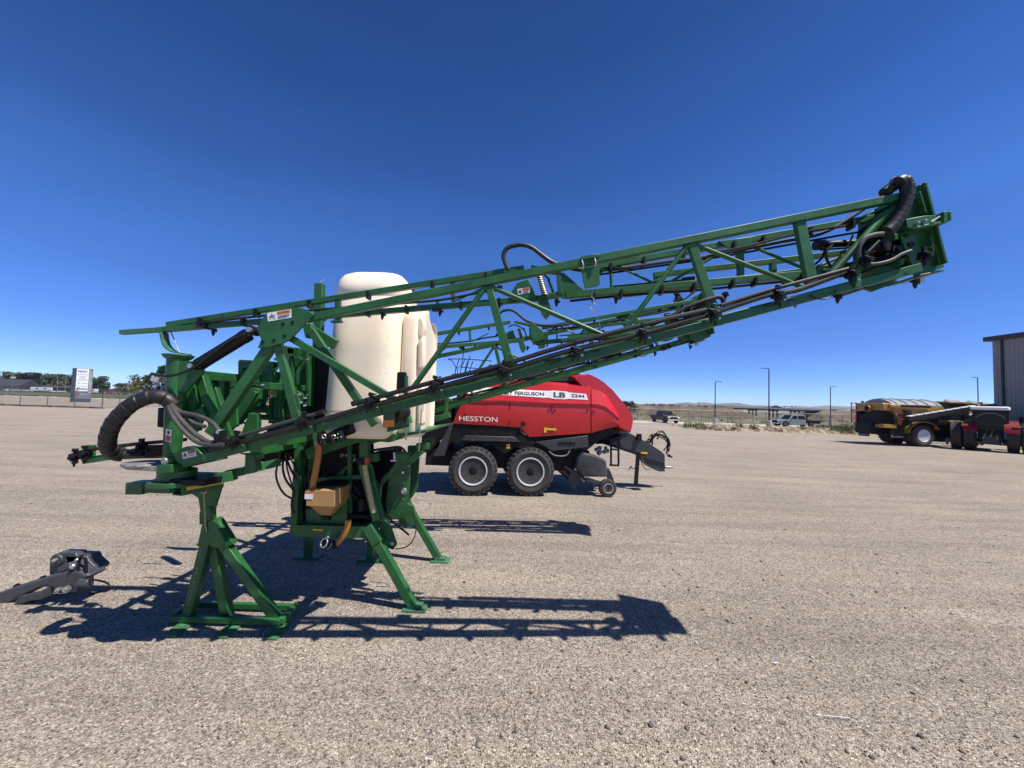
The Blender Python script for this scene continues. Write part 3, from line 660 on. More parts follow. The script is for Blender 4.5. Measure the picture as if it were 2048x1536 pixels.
def extras(flip):
    rr = random.Random(77); mk = lambda: MB(flip)
    for (a, b, v, n) in (((1170, 545), (1740, 444), -1.36, 7), ((1150, 597), (1690, 548), -1.36, 8), ((360, 655), (1040, 602), -1.22, 8), ((360, 651), (1030, 545), -1.22, 6)):
        for k in range(n):
            f = (k + .5 + rr.uniform(-.2, .2)) / n; p = W(a[0] + (b[0] - a[0]) * f, a[1] + (b[1] - a[1]) * f, v)
            m = mk(); m.box(p, (.022, .085, .075)); m.build('hose_clip', 'black', spr)
    for (P, v, r_) in (([(1180, 552), (1290, 536), (1400, 520), (1520, 500), (1640, 478), (1730, 462)], -1.30, .010), ([(1140, 602), (1260, 590), (1400, 580), (1540, 566), (1690, 552)], -1.28, .012), ([(1420, 505), (1480, 496), (1560, 476), (1620, 462), (1690, 452)], -1.42, .012),
                       ([(1560, 560), (1600, 548), (1640, 520), (1650, 498)], -1.3, .010), ([(1690, 545), (1660, 530), (1652, 505), (1665, 490)], -1.4, .012), ([(1640, 560), (1690, 500), (1706, 470)], -1.4, .009), ([(1040, 548), (1060, 540), (1085, 548), (1100, 560)], -1.25, .010)):
        m = mk(); m.tube([W(x, y, v) for x, y in P], r_, seg=7); m.build('thin_hose', 'black', spr)
    for x, y in ((1000, 575), (1300, 645), (1570, 566), (1720, 520), (870, 620), (640, 626)):
        m = mk(); p = W(x, y, -1.24); m.box(p, (.05, .03, .035)); m.build('clamp_block', 'black', spr)
wing(False); wing(True); extras(False); extras(True)

# ---- sprayer hose loop on the left
m = MB(); conv_hose(m, [W(*a) for a in [(348, 812, -1.7), (330, 797, -1.74), (307, 793, -1.78), (284, 799, -1.8), (262, 810, -1.82), (242, 828, -1.82), (226, 848, -1.8), (216, 874, -1.75), (218, 897, -1.66), (236, 909, -1.56), (262, 911, -1.5)]], .060, pitch=.088, seg=16)
m.build('hose_sleeve', 'hose', spr)
for P, v, r in (([(342, 808), (352, 826), (364, 842), (388, 866), (402, 876), (417, 884), (436, 886)], -1.80, .020), ([(336, 812), (344, 830), (356, 848), (372, 866), (388, 880), (405, 888), (425, 890), (447, 889)], -1.83, .018),
                ([(346, 812), (361, 824), (378, 828), (393, 831), (410, 837), (424, 845), (434, 856), (440, 868)], -1.78, .018), ([(350, 818), (372, 832), (388, 846), (410, 853)], -1.6, .018)):
    m = MB(); m.tube([W(x, y, v) for x, y in P], r, seg=10); m.build('feed_hose', 'hosegrey', spr)
m = MB(); p = W(441, 872, -1.8); m.box(p, (.06, .06, .09)); m.cyl(W(432, 884, -1.8), W(452, 880, -1.8), .026, seg=12); m.cyl(p, p + Vector((0, -.05, 0)), .024, seg=12); m.build('hose_coupling', 'black', spr)
m = MB(); m.box(p + Vector((0, -.035, .02)), (.022, .01, .05)); m.cyl(W(438, 860, -1.8), W(440, 866, -1.8), .022, seg=10); m.build('hose_clamp', 'steel', spr)

# ---- centre boom arm pointing left with its nozzles
for fl in (False, True):
    m = MB(fl); v = -1.35
    m.htube(W(172, 921, v), W(216, 914, v), .06, .07); m.beam(W(216, 914, v), W(470, 902, v), .055, .06); m.box(W(181, 905, v), (.035, .07, .14)); m.beam(W(170, 893, v), W(184, 893, v), .025, .07)
    m.beam(W(245, 893, v), W(250, 913, v), .03, .03)
    m.build('centre_boom', 'green', spr, bevel=0.004)
    m = MB(fl); m.tube([W(x, y, v - .04) for x, y in [(152, 906), (188, 898), (230, 893), (283, 887), (330, 883), (372, 879)]], .017); m.tube([W(x, y, v - .03) for x, y in [(240, 900), (280, 905), (320, 903), (360, 900)]], .02)
    m.tube([W(x, y, v - .05) for x, y in [(230, 909), (280, 912), (330, 911)]], .024)
    m.build('boom_pipe', 'hose', spr)
    for x, y in ((152, 912), (172, 906)): place('v', W(x, y, v - .05), fl)
    place('v', W(285, 892, v - .05), fl)
    m = MB(fl)
    for i in range(7):
        y = 893 + i * 3.3; m.cyl(W(292, y, v - .07), W(330, y - 1, v - .05), .014, seg=8)
    for i in range(3):
        m.box(W(272 + i * 12, 900 + (i % 2) * 6, v - .06), (.045, .05, .028))
    m.build('valve_bank', 'black', spr)
# hose connectors hanging above the loop
m = MB()
rnd = random.Random(4)
for k in range(7):
    x = 300 + rnd.random() * 24; m.tube([W(x + 6, 748, -1.5), W(x + 4, 762 + rnd.random() * 8, -1.52), W(x - 4 + rnd.random() * 16, 780 + rnd.random() * 14, -1.55)], .010 + rnd.random() * .006, seg=7)
m.build('hose_tail', 'hosegrey', spr)
m = MB()
for k in range(8):
    p = W(306 + rnd.random() * 24, 750 + rnd.random() * 26, -1.55); m.cyl(p, p + Vector((rnd.uniform(-.03, .03), -.02, -.05)), .013, seg=8)
m.build('hose_coupler', 'steel', spr)
m = MB(); m.tube([W(x, y, -1.5) for x, y in [(305, 795), (311, 760), (318, 740), (330, 732), (345, 736)]], .012); m.beam(W(322, 742, -1.45), W(345, 738, -1.45), .08, .06); m.build('hose_hanger', 'green', spr)
m = MB(); m.poly([W(x, y, -1.5) for x, y in [(315, 815), (336, 817), (334, 857), (313, 854)]], .10); m.build('manual_holder', 'black', spr, bevel=.01)

# ---- rear lift frame between the two pivots (runs across)
m = MB()
a = W(396, 746, -1.5)
for zz, x0, y0 in ((0, 396, 750),):
    p = W(x0, y0, -1.52); m.beam(p, Vector((p.x, 1.52, p.z)), .085, .085, n=(1, 0, 0))
p1 = W(400, 906, -1.45); m.beam(p1, Vector((p1.x + .05, 1.45, p1.z)), .10, .10, n=(1, 0, 0))
# uprights & braces
for (x, y0, y1, v, w_) in ((448, 752, 905, -1.05, .08), (560, 760, 905, -.75, .10), (612, 690, 905, -.55, .09), (640, 568, 1060, -.45, .10)):
    m.beam(W(x, y0, v), W(x - (y1 - y0) * .03, y1, v), w_, .08)
m.each('lift_frame_member', 'green', spr, bevel=0.006)
m = MB()
p = W(641, 566, -.45); m.beam(Vector((p.x, .45, p.z)), Vector((p.x - .02, .45, .7)), .10, .08); m.build('lift_mast', 'green', spr, bevel=0.006)
m = MB(); p = W(644, 562, -.45); m.torus(p, (0, 1, 0), .018, .006, 12, 6); m.build('lifting_eye', 'steel', spr)
# lit folded-plate braces
m = MB()
m.poly([W(x, y, -1.15) for x, y in [(472, 792), (507, 776), (517, 778), (516, 797), (474, 850), (464, 850)]], .07)
m.beam(W(513, 783, -1.2), W(470, 852, -1.2), .045, .05)
m.poly([W(x, y, -1.2) for x, y in [(497, 826), (516, 828), (515, 858), (500, 882), (480, 872)]], .06)
m.poly([W(x, y, -.95) for x, y in [(528, 776), (534, 776), (533, 800), (520, 815), (519, 795)]], .03)
m.poly([W(x, y, -1.3) for x, y in [(462, 800), (472, 796), (474, 850), (450, 872), (446, 860)]], .03)
m.each('brace_plate', 'green', spr, bevel=0.006)
m = MB()
for a, b, v, w_ in (((420, 748), (470, 900), -1.3, .06), ((455, 760), (440, 900), -.2, .09), ((520, 770), (500, 900), .3, .09), ((540, 840), (600, 842), -.7, .07), ((530, 870), (600, 866), -.3, .08), ((575, 760), (560, 880), .2, .08), ((600, 720), (604, 880), .5, .08)):
    m.beam(W(*a, v), W(*b, v), w_, .06)
m.each('frame_member', 'green', spr, bevel=.005)
m = MB(); m.poly([W(x, y, -.2) for x, y in [(565, 700), (600, 705), (606, 880), (560, 900)]], .04); m.poly([W(x, y, .1) for x, y in [(448, 762), (520, 762), (505, 800), (460, 800)]], .04); m.each('centre_plate', 'green', spr, bevel=.004)
for k, P_ in enumerate(([(430, 800), (460, 830), (500, 850), (560, 862), (600, 850)], [(420, 770), (450, 776), (500, 772), (548, 780), (600, 800)], [(545, 860), (560, 900), (552, 950), (566, 985), (590, 1000)], [(440, 880), (480, 905), (530, 912), (590, 905)], [(410, 770), (425, 766), (440, 764), (452, 770)], [(530, 765), (560, 790), (590, 830), (606, 870)])):
    m = MB(); m.tube([W(x, y, -.9 + .12 * k) for x, y in P_], .011, seg=7); m.build('hydraulic_hose', 'hose', spr)
m = MB()
for (x, y, w_, uo) in ((535, 772, .07, 0), (566, 880, .10, 0), (468, 892, .09, 0), (512, 897, .12, 0), (440, 905, .06, 0)):
    p = W(x, y, -1.25); m.beam(p, Vector((p.x, 1.25, p.z)), w_, w_, n=(1, 0, 0))
for (x0, y0, x1, y1) in ((400, 755, 560, 900), (460, 900, 545, 780)):
    for v in (-.8, .3, 1.1): a = W(x0, y0, -1.25); b = W(x1, y1, -1.25); m.beam(Vector((a.x, v, a.z)), Vector((b.x, v, b.z)), .06, .05)
m.each('cross_member', 'green', spr, bevel=.005)
m = MB()
for k in range(4): p = W(456 + 9 * k, 884 + 2 * k, -1.2); m.tube([p, Vector((p.x + .05, -.4, p.z - .12)), Vector((p.x - .04, .4, p.z - .08)), Vector((p.x, 1.2, p.z))], .018, seg=8)
m.each('boom_feed_hose', 'hose', spr)
# square tube bracket over the beam
m = MB(); m.htube(W(484, 728, -1.0), W(552, 732, -1.0), .085, .09, wall=.006); m.beam(W(487, 722, -1.0), W(487, 752, -1.0), .05, .09); m.beam(W(538, 738, -1.0), W(538, 752, -1.0), .11, .09)
m.beam(W(518, 757, -1.03), W(549, 757, -1.03), .085, .08); m.box(W(517, 757, -1.08), (.035, .03, .10)); m.build('stop_bracket', 'green', spr, bevel=0.005)
# folded latch column with fins
m = MB()
for (x, y0, y1, w_) in ((552, 745, 775, .03), (562, 745, 800, .045), (545, 795, 845, .03), (557, 800, 845, .075)):
    m.beam(W(x, y0, -.9), W(x, y1, -.9), w_, .08)
for y in (745, 771, 797, 841): m.box(W(558, y, -.92), (.11, .13, .012))
m.build('latch_column', 'green', spr, bevel=0.004)
m = MB(); m.cyl(W(500, 818, -.95), W(541, 820, -.95), .036, seg=16); m.cyl(W(518, 834, -.9), W(541, 835, -.9), .03, seg=14); m.box(W(540, 820, -.95), (.02, .10, .09)); m.build('cross_tube', 'green', spr, bevel=.003)
# upper transverse tubes
m = MB(); m.beam(W(566, 699, -.7), W(600, 704, -.7), .085, .07); m.htube(W(581, 702, -.85), W(583, 703, -.4), .075, .075, n=(0, 0, 1)); m.beam(W(566, 700, -.7), W(577, 820, -.7), .05, .06)
m.beam(W(583, 712, -.7), W(585, 770, -.7), .035, .04); m.beam(W(578, 752, -.6), W(602, 716, -.6), .05, .04)
m.beam(W(617, 712, -.62), W(619, 812, -.62), .035, .06); m.beam(W(627, 700, -.55), W(622, 812, -.55), .05, .03); m.poly([W(x, y, -.8) for x, y in [(596, 772), (600, 776), (608, 792), (603, 806), (594, 812)]], .02)
m.build('parallel_linkage', 'green', spr, bevel=0.004)
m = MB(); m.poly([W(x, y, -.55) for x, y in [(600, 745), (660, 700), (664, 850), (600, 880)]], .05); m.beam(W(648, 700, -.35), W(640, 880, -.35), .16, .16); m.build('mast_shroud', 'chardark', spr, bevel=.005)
# the long tilted braces in front of the tank
m = MB(); m.beam(W(622, 660, -1.02), W(750, 850, -1.02), .078, .06); m.beam(W(612, 664, -.98), W(628, 660, -.98), .14, .09); m.beam(W(624, 662, -.92), W(672, 690, -.88), .11, .06)
m.build('top_link', 'green', spr, bevel=0.006)
m = MB(); m.poly([W(x, y, V) for x, y, V in [(582, 790, -1.72), (594, 788, -1.72), (598, 799, -1.72), (600, 811, -1.72), (586, 812, -1.72)]], .02); m.build('stop_plate', 'green', spr, bevel=.003)
m = MB(); bolts(m, W, [(586, 803), (594, 802), (601, 789), (604, 805), (612, 796), (611, 811)], -1.70, .010, .02); bolts(m, W, [(617, 719), (615, 790), (612, 806)], -.68, .012, .02); m.each('bolt', 'steel', spr)

# ---- fork pocket frame and lower beams carried by the stand
zf = W(320, 974, -1.75)
m = MB()
m.htube(W(267, 974, -1.45), W(300, 974, -1.45), .105, .15, n=NY, wall=.008)
m.beam(W(300, 973, -1.52), W(350, 975, -1.52), .09, .10)
a = W(354, 976, -1.66); b = Vector((a.x + .09, a.y + .36, a.z)); dd = (b - a)
m.htube(a, b, .11, .13, n=(0, 0, 1), wall=.009)
m.box(a + Vector((-.08, .26, .045)), (.42, .34, .03)); m.lathe(W(355, 950, -1.6), (0, 0, 1), [(-.08, .2), (-.04, .2), (-.03, .14), (.05, .14), (.06, .1)], 24)
m.beam(W(430, 957, -1.5), W(470, 950, -1.45), .09, .13); m.beam(W(456, 949, -1.45), W(556, 925, -1.0), .080, .09)
m.poly([W(x, y, -1.50) for x, y in [(490, 915), (498, 906), (506, 906), (512, 945), (488, 950)]], .02); m.poly([W(x, y, -1.38) for x, y in [(500, 912), (508, 906), (518, 906), (522, 940), (502, 944)]], .02)
m.beam(W(498, 912, -1.45), W(522, 910, -1.35), .04, .12)
m.build('fork_pocket_frame', 'green', spr, bevel=0.005)
m = MB(); q = a + dd * .08; q2 = a + dd * .95; nn = Vector((dd.y, -dd.x, 0)).normalized() * .064
m.add([q + nn + Vector((0, 0, -.022)), q2 + nn + Vector((0, 0, -.022)), q2 + nn + Vector((0, 0, .022)), q + nn + Vector((0, 0, .022)), q + nn * 1.15 + Vector((0, 0, -.022)), q2 + nn * 1.15 + Vector((0, 0, -.022)), q2 + nn * 1.15 + Vector((0, 0, .022)), q + nn * 1.15 + Vector((0, 0, .022))],
      [(0, 1, 2, 3), (7, 6, 5, 4), (0, 4, 5, 1), (1, 5, 6, 2), (2, 6, 7, 3), (3, 7, 4, 0)]); m.build('reflective_strip', 'yellow', spr)
m = MB(); m.box(W(397, 958, -1.58), (.36, .3, .05)); m.cyl(W(345, 948, -1.7), W(380, 945, -1.5), .05, seg=12); m.build('swivel_block', 'chardark', spr, bevel=.004)
# rear boom cushions and dark under-structure
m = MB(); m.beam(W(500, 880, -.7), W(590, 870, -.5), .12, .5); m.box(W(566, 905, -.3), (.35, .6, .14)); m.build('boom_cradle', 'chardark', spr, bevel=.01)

# ---- tank
def sup(cx, cy, z, a, b, n=4.0, k=48, shear=0.0):
    out = []
    for i in range(k):
        t = 2 * math.pi * i / k; c = math.cos(t); s_ = math.sin(t); r_ = (abs(c) ** n + abs(s_) ** n) ** (-1 / n)
        out.append(Vector((cx + a * c * r_, cy + b * s_ * r_, z)))
    if shear:
        for p in out:
            if p.x > cx: p.x -= shear * (p.y + b) / (2 * b) * (p.x - cx) / a
    return out
zt = W(750, 548, -.45).z; zb = W(750, 878, -.75).z
xl = W(654, 830, -.5).x; xlt = W(676, 600, -.5).x; xr = W(818, 640, -.66).x
m = MB(); rings = []
for f, e in ((0, .90), (.02, .96), (.05, 1), (.14, 1), (.142, .985), (.155, .985), (.157, 1), (.5, 1), (.80, 1), (.812, .985), (.825, .985), (.837, 1), (.88, .995), (.925, .965), (.955, .91), (.98, .80), (.993, .64), (1.0, .40)):
    z = zb + (zt - zb) * f; x0 = xl + (xlt - xl) * f; x1 = xr; c = (x0 + x1) / 2; a_ = (x1 - x0) / 2
    rings.append(sup(c, 0, z, a_ * (e * .25 + .75 * e), .86 * e - .06 * f, 3.9, 72, .27))
m.loft(rings)
tank = m.build('tank', 'tankmat', spr, ang=50)
# rear saddle lobe with moulded recesses
zt2 = W(845, 624, -.35).z; x2 = W(857, 760, -.45).x
m = MB(); rings = []
for f, e in ((0, .93), (.04, 1), (.5, 1), (.88, 1), (.95, .94), (.985, .84), (1.0, .62)):
    z = zb + .02 + (zt2 - zb) * f; rings.append(sup((xr - .15 + x2) / 2, 0, z, (x2 - xr + .15) / 2 * (.7 + .3 * e), .68 * e, 3.0, 48, .24))
m.loft(rings)
m.build('tank_saddle', 'tankmat', tank, ang=180)
m = MB()
m.poly([W(x, y, -.655) for x, y in [(832, 636), (846, 630), (851, 652), (848, 668), (838, 684), (832, 664)]], .10)
m.poly([W(x, y, -.675) for x, y in [(834, 684), (848, 668), (850, 728), (846, 742), (834, 736)]], .12)
m.poly([W(x, y, -.66) for x, y in [(832, 775), (848, 765), (847, 850), (832, 854)]], .10)
m.build('saddle_moulding', 'tankmat', tank, bevel=.03)
cx = (xlt + xr) / 2
cx = (xlt + xr) / 2
m = MB()
for i in range(11):
    p_ = W(764 - (5 if i % 2 else 0) - i * .8, 655 + i * 18, -.83); q_ = W(772 + (3 if i % 2 else 0) - i * .8, 655 + i * 18, -.83); f_ = (p_.z - zb) / (zt - zb); c_ = (xl + (xlt - xl) * f_ + xr) / 2; h_ = xr - c_; y_ = -(.86 - .06 * f_) * (1 - abs((q_.x - c_) / h_) ** 3.9) ** (1 / 3.9) + .001
    m.beam(Vector((p_.x, y_, p_.z)), Vector((q_.x, y_, q_.z)), .010, .006)
m.build('volume_mark', 'tankmat', tank)

m = MB(); m.lathe((cx + .05, .1, zt - .03), (0, 0, 1), [(0, .22), (.05, .22), (.07, .18), (.08, .05)], 24); m.build('tank_lid', 'black', tank)
# cradle
m = MB()
m.poly([W(x, y, -.72) for x, y in [(736, 868), (795, 868), (795, 880), (778, 885), (736, 881)]], 1.44)
m.poly([W(x, y, -.78) for x, y in [(794, 868), (852, 860), (852, 865), (796, 875)]], 1.4)
a_ = W(650, 880, -.62); b_ = W(740, 868, -.62); m.beam(Vector((a_.x, 0, b_.z - .02)), Vector((b_.x, 0, b_.z - .02)), .06, 1.3, n=(0, 1, 0))
m.build('tank_cradle', 'green', spr, bevel=0.006)
m = MB(); m.cyl(W(813, 880, -.8), W(817, 770, -.84), .006, seg=6); m.cyl(W(838, 902, -.8), W(843, 820, -.84), .006, seg=6); m.cyl(W(811, 812, -.8), W(811, 880, -.8), .006, seg=6); m.cyl(W(788, 905, -.65), W(789, 922, -.65), .012, seg=8); m.box(W(788, 921, -.65), (.06, .06, .012)); m.each('hold_down_rod', 'steel', spr)
m = MB(); m.poly([W(x, y, -.80) for x, y in [(842, 803), (848, 803), (847, 824), (841, 824)]], .01); m.build('tank_sticker', 'white', spr)

# ---- main frame (pump bay)
m = MB()
m.beam(W(602, 862, -.62), W(591, 1062, -.62), .075, .10); m.beam(W(616, 908, -.64), W(742, 866, -.64), .115, .09)
m.beam(W(730, 868, -.63), W(730, 935, -.63), .095, .09); m.beam(W(736, 868, -.63), W(768, 858, -.63), .09, .09)
m.beam(W(594, 1058, -.60), W(745, 1062, -.60), .13, .12); m.htube(W(588, 1055, -.66), W(604, 1056, -.62), .09, .09, wall=.008)
m.poly([W(x, y, -.58) for x, y in [(612, 1018), (682, 1018), (690, 975), (694, 975), (694, 1064), (612, 1066)]], .03)
m.beam(W(695, 1058, -.5), W(740, 1056, -.5), .12, .1)
m.beam(W(602, 862, .62), W(591, 1062, .62), .075, .10); m.beam(W(616, 908, .62), W(742, 866, .62), .115, .09); m.beam(W(730, 868, .60), W(745, 1062, .60), .095, .09)
for x, y in ((600, 900), (594, 1056), (735, 880), (742, 1056)):
    p = W(x, y, -.6); m.beam(p, Vector((p.x, .6, p.z)), .09, .09, n=(1, 0, 0))
m.build('main_frame', 'green', spr, bevel=0.006)
m = MB(); m.poly([W(x, y, -.42) for x, y in [(612, 905), (735, 876), (742, 1058), (606, 1060)]], .03); m.build('bay_panel', 'chardark', spr)  # green panel under the tank; near-black material stands in for its shade
text('3P FF900', spr, W(680, 914, -.425), (1, 0, 0), (0, 0, 1), .185, .036, 'whiteink')
m = MB()
rnd = random.Random(7)
for k in range(16):
    x = 640 + rnd.random() * 90; y = 960 + rnd.random() * 85; p = W(x, y, -.40); m.cyl(p, p + Vector((rnd.uniform(-.12, .12), -.06, rnd.uniform(-.1, .1))), .015 + rnd.random() * .03, seg=10)
for k in range(4): m.tube([W(690 + k * 9, 1000, -.42), W(705, 970 + 10 * k, -.5), W(720 + 5 * k, 990, -.48), W(735, 1020, -.45)], .012, seg=7)
m.cyl(W(690, 1030, -.5), W(738, 1034, -.5), .035, seg=14); m.build('pump', 'black', spr)
m = MB()
for (x0, y0, x1, y1) in ((700, 931, 711, 917), (683, 953, 696, 932), (698, 940, 704, 932), (687, 962, 694, 950)): m.cyl(W(x0, y0, -.45), W(x1, y1, -.45), .010, seg=8)
m.cyl(W(722, 1000, -.45), W(735, 992, -.45), .008, seg=6); m.each('chrome_rod', 'steel', spr)
# valve cluster
m = MB()
for (x0, y0, x1, y1, r, v) in ((672, 868, 706, 855, .055, -.9), (640, 884, 676, 866, .045, -.92), (645, 878, 648, 892, .03, -.98), (664, 874, 667, 888, .035, -.98), (680, 862, 683, 880, .05, -.95)):
    m.cyl(W(x0, y0, v), W(x1, y1, v), r, seg=16)
for i in range(5): p = W(690 + i * 3.6, 861 - i * 1.4, -.9); q = W(691.2 + i * 3.6, 860.6 - i * 1.4, -.9); m.cyl(p, q, .064, seg=18)
m.beam(W(640, 860, -.95), W(646, 884, -.95), .01, .1); m.box(W(660, 876, -.92), (.22, .12, .06), Matrix.Rotation(R(-18), 3, 'Y'))
m.build('section_valve', 'black', spr, bevel=.002)
m = MB()
for x, y in ((648, 873), (667, 874)): m.torus(W(x, y, -1.0), (0, 1, 0.1), .020, .007, 16, 6)
for x, y in ((656, 858), (676, 868), (675, 876), (682, 874), (642, 884)): m.sphere(W(x, y, -1.0), .010, 8, 5)
m.each('valve_ring', 'steel', spr)
# hopper
ht = W(640, 978, -.86).z; hb = W(640, 1012, -.86).z; hn = W(645, 1035, -.8).z; hx0 = W(609, 1000, -.86).x; hx1 = W(672, 1000, -.86).x; cx = (hx0 + hx1) / 2; hw = (hx1 - hx0) / 2
m = MB(); rings = []
for z, a_, b_, cy in ((ht, hw * .93, .19, -.66), (ht - .01, hw, .20, -.66), (hb + .02, hw, .20, -.66), (hb, hw * .97, .19, -.66), (hb - .01, hw * .93, .18, -.66), (hn, hw * .34, .07, -.66)):
    rings.append(sup(cx, cy, z, a_, b_, 7, 40))
m.loft(rings); m.box((cx + .01, -.865, (ht + hb) / 2 - .005), (hw * 1.75, .03, (ht - hb) * .92))
hop = m.build('mixing_hopper', 'tan', spr, bevel=.012)
m = MB(); m.lathe((cx + .02, -.66, ht), (0, 0, 1), [(0, .16), (.02, .16), (.035, .13), (.04, .04)], 28); m.build('hopper_lid', 'black', hop)
m = MB(); a_ = W(609, 998, -.885); m.poly([a_, a_ + Vector((.085, 0, 0)), a_ + Vector((.085, 0, .055)), a_ + Vector((0, 0, .055))], .004); st = m.build('hopper_label', 'white', hop)
m = MB(); m.poly([a_ + Vector((.004, -.001, .06)), a_ + Vector((.085, -.001, .06)), a_ + Vector((.085, -.001, .085)), a_ + Vector((.004, -.001, .085))], .004)
m.build('label_heading', 'orange', st)
m = MB(); m.cyl((cx, -.66, hn + .005), (cx, -.66, hn - .05), .035, seg=12); m.box((cx, -.72, hn - .03), (.09, .05, .04)); m.build('hopper_outlet', 'black', hop)
m = MB(); m.box(W(637, 1059, -.66), (.115, .03, .022)); m.cyl(W(637, 1059, -.66), W(637, 1056, -.60), .016, seg=8); m.build('valve_handle', 'yellow', spr, bevel=.004)
m = MB(); m.tube([W(x, y, -.80) for x, y in [(633, 878), (637, 895), (636, 915), (632, 940), (628, 960), (626, 974)]], .035, seg=14); m.build('suction_hose', 'amberhose', spr)
m = MB(); conv_hose(m, [W(x, y, -.80) for x, y in [(633, 876), (634, 884), (635, 890), (636, 896)]], .037, pitch=.016); m.build('hose_cuff', 'worn_steel', spr)
m = MB(); m.tube([W(x, y, -.72) for x, y in [(696, 1040), (695, 1052), (689, 1068), (680, 1080), (668, 1091)]], .032, seg=14); m.build('drain_hose', 'amberhose', spr)
m = MB(); a_ = W(670, 1090, -.72); b_ = W(648, 1086, -.85); m.cyl(a_, b_, .04, seg=16); m.cyl(b_.lerp(a_, .3), b_, .052, seg=20); m.build('drain_coupler', 'black', spr)
m = MB(); dv = (b_ - a_).normalized(); m.torus(b_, dv, .045, .008, 24, 8); m.torus(b_.lerp(a_, .35), dv, .05, .004, 24, 6); m.sphere(W(656, 1075, -.8), .016, 8, 5); m.build('coupler_ring', 'steel', spr)
# ---- parking legs
for side in (-1, 1):
    v = .62 * side
    if side < 0:
        f = ground(832, 1209); top = (735, 1056); px = [(728, 932), (740, 985), (752, 1040)]
    q = S.u.dot(Vector((f.x, f.y, 0)) - Vector((S.o.x, S.o.y, 0)))
    m = MB(); a_ = Vector((W(737, 1050, -.62).x, v, W(737, 1050, -.62).z)); b_ = Vector((q, v + .02 * side, .03))
    m.beam(a_, b_, .095, .095); m.beam(a_, a_.lerp(b_, .22), .115, .115)
    lg = m.build('parking_leg', 'green', spr, bevel=0.008)
    m = MB(); m.box((b_.x + .02, b_.y, .014), (.26, .17, .028)); m.beam(b_ + Vector((-.06, 0, .02)), b_ + Vector((.10, 0, .0)), .06, .10); m.build('foot_plate', 'green_worn', lg, bevel=0.006)
    m = MB(); A_ = W(726, 930, -.62); B_ = W(755, 1040, -.62); m.beam(Vector((A_.x, v, A_.z)), Vector((B_.x, v, B_.z)), .085, .085)
    m.beam(Vector((A_.x + .06, v + .05, A_.z)), Vector((B_.x + .05, v + .05, B_.z)), .03, .06)
    m.build('leg_socket', 'green', spr, bevel=0.008)
m = MB(); m.tube([W(x, y, -.68) for x, y in [(729, 930), (734, 960), (742, 1000), (748, 1025)]], .028, seg=8, radf=lambda i, k: 1); m.build('tie_strap', 'rope', spr)
m = MB(); m.box(W(724, 922, -.66), (.09, .08, .07)); m.build('black_marker', 'chardark', spr); m = MB(); m.box(W(735, 921, -.66), (.03, .08, .07)); m.build('red_reflector', 'redbrown', spr)
m = MB(); m.poly([W(x, y, -.6) for x, y in [(736, 908), (753, 907), (754, 924), (738, 925)]], .10); m.build('mount_block', 'green', spr, bevel=.01)
# hitch cheek plates, lower link arms
for side in (-1, 1):
    m = MB(side > 0); V = -.42
    m.poly([W(x, y, V) for x, y in [(780, 940), (794, 920), (820, 918), (821, 938), (816, 1005), (806, 1022), (794, 1037), (786, 1040), (774, 1034), (771, 1005)]], .03)
    m.poly([W(x, y, V - .02) for x, y in [(749, 1000), (750, 960), (758, 972), (764, 955), (778, 943), (796, 916), (816, 916), (818, 924), (798, 938), (762, 972), (756, 1030), (750, 1035)]], .05)
    m.beam(W(792, 912, V), W(822, 912, V), .085, .10); m.beam(W(820, 922, V), W(845, 900, V), .07, .08); m.beam(W(834, 892, V + .02), W(858, 892, V + .02), .07, .10)
    m.poly([W(x, y, V - .1) for x, y in [(760, 1046), (770, 1040), (782, 1052), (794, 1088), (786, 1100), (776, 1096), (758, 1066)]], .02)
    m.poly([W(x, y, V + .0) for x, y in [(760, 1046), (770, 1040), (782, 1052), (794, 1088), (786, 1100), (776, 1096), (758, 1066)]], .02)
    m.build('hitch_plate', 'green', spr, bevel=0.006)
    m = MB(side > 0); p = W(808, 982, V); m.torus(p + Vector((0, -.01, 0)), (0, 1, 0), .028, .010, 20, 8); m.cyl(p + Vector((0, -.05, 0)), p, .016, seg=12)
    p = W(808, 944, V); m.cyl(p + Vector((0, -.04, 0)), p, .016, seg=10); p = W(786, 1086, V - .1); m.cyl(p + Vector((0, -.03, 0)), p, .020, seg=12); bolts(m, W, [(808, 966), (807, 998), (818, 932)], V, .007, .008)
    m.build('hitch_pin', 'steel', spr)
m = MB(); V = .5
m.poly([W(x, y, .3) for x, y in [(812, 1008), (826, 1012), (833, 1035), (826, 1050), (814, 1046), (802, 1028)]], .05); m.build('leg_bracket', 'green', spr, bevel=.005)
for P, r, v in (([(765, 1020), (778, 1036), (792, 1050), (806, 1060), (818, 1070)], .012, -.55), ([(812, 1016), (822, 1022), (830, 1040), (832, 1060), (826, 1080), (812, 1094), (790, 1098)], .007, -.3),
                ([(566, 918), (566, 940), (572, 960), (588, 984), (584, 1000), (584, 1018), (590, 1026)], .012, -.75), ([(570, 910), (580, 935), (592, 958)], .012, -.72), ([(576, 906), (588, 930), (598, 950)], .010, -.7),
                ([(735, 905), (750, 900), (770, 897), (796, 894), (806, 898), (812, 906)], .014, -.55), ([(572, 905), (574, 935), (584, 970), (590, 985)], .009, -.8)):
    m = MB(); m.tube([W(x, y, v) for x, y in P], r, seg=8); m.build('hydraulic_hose', 'hose', spr)
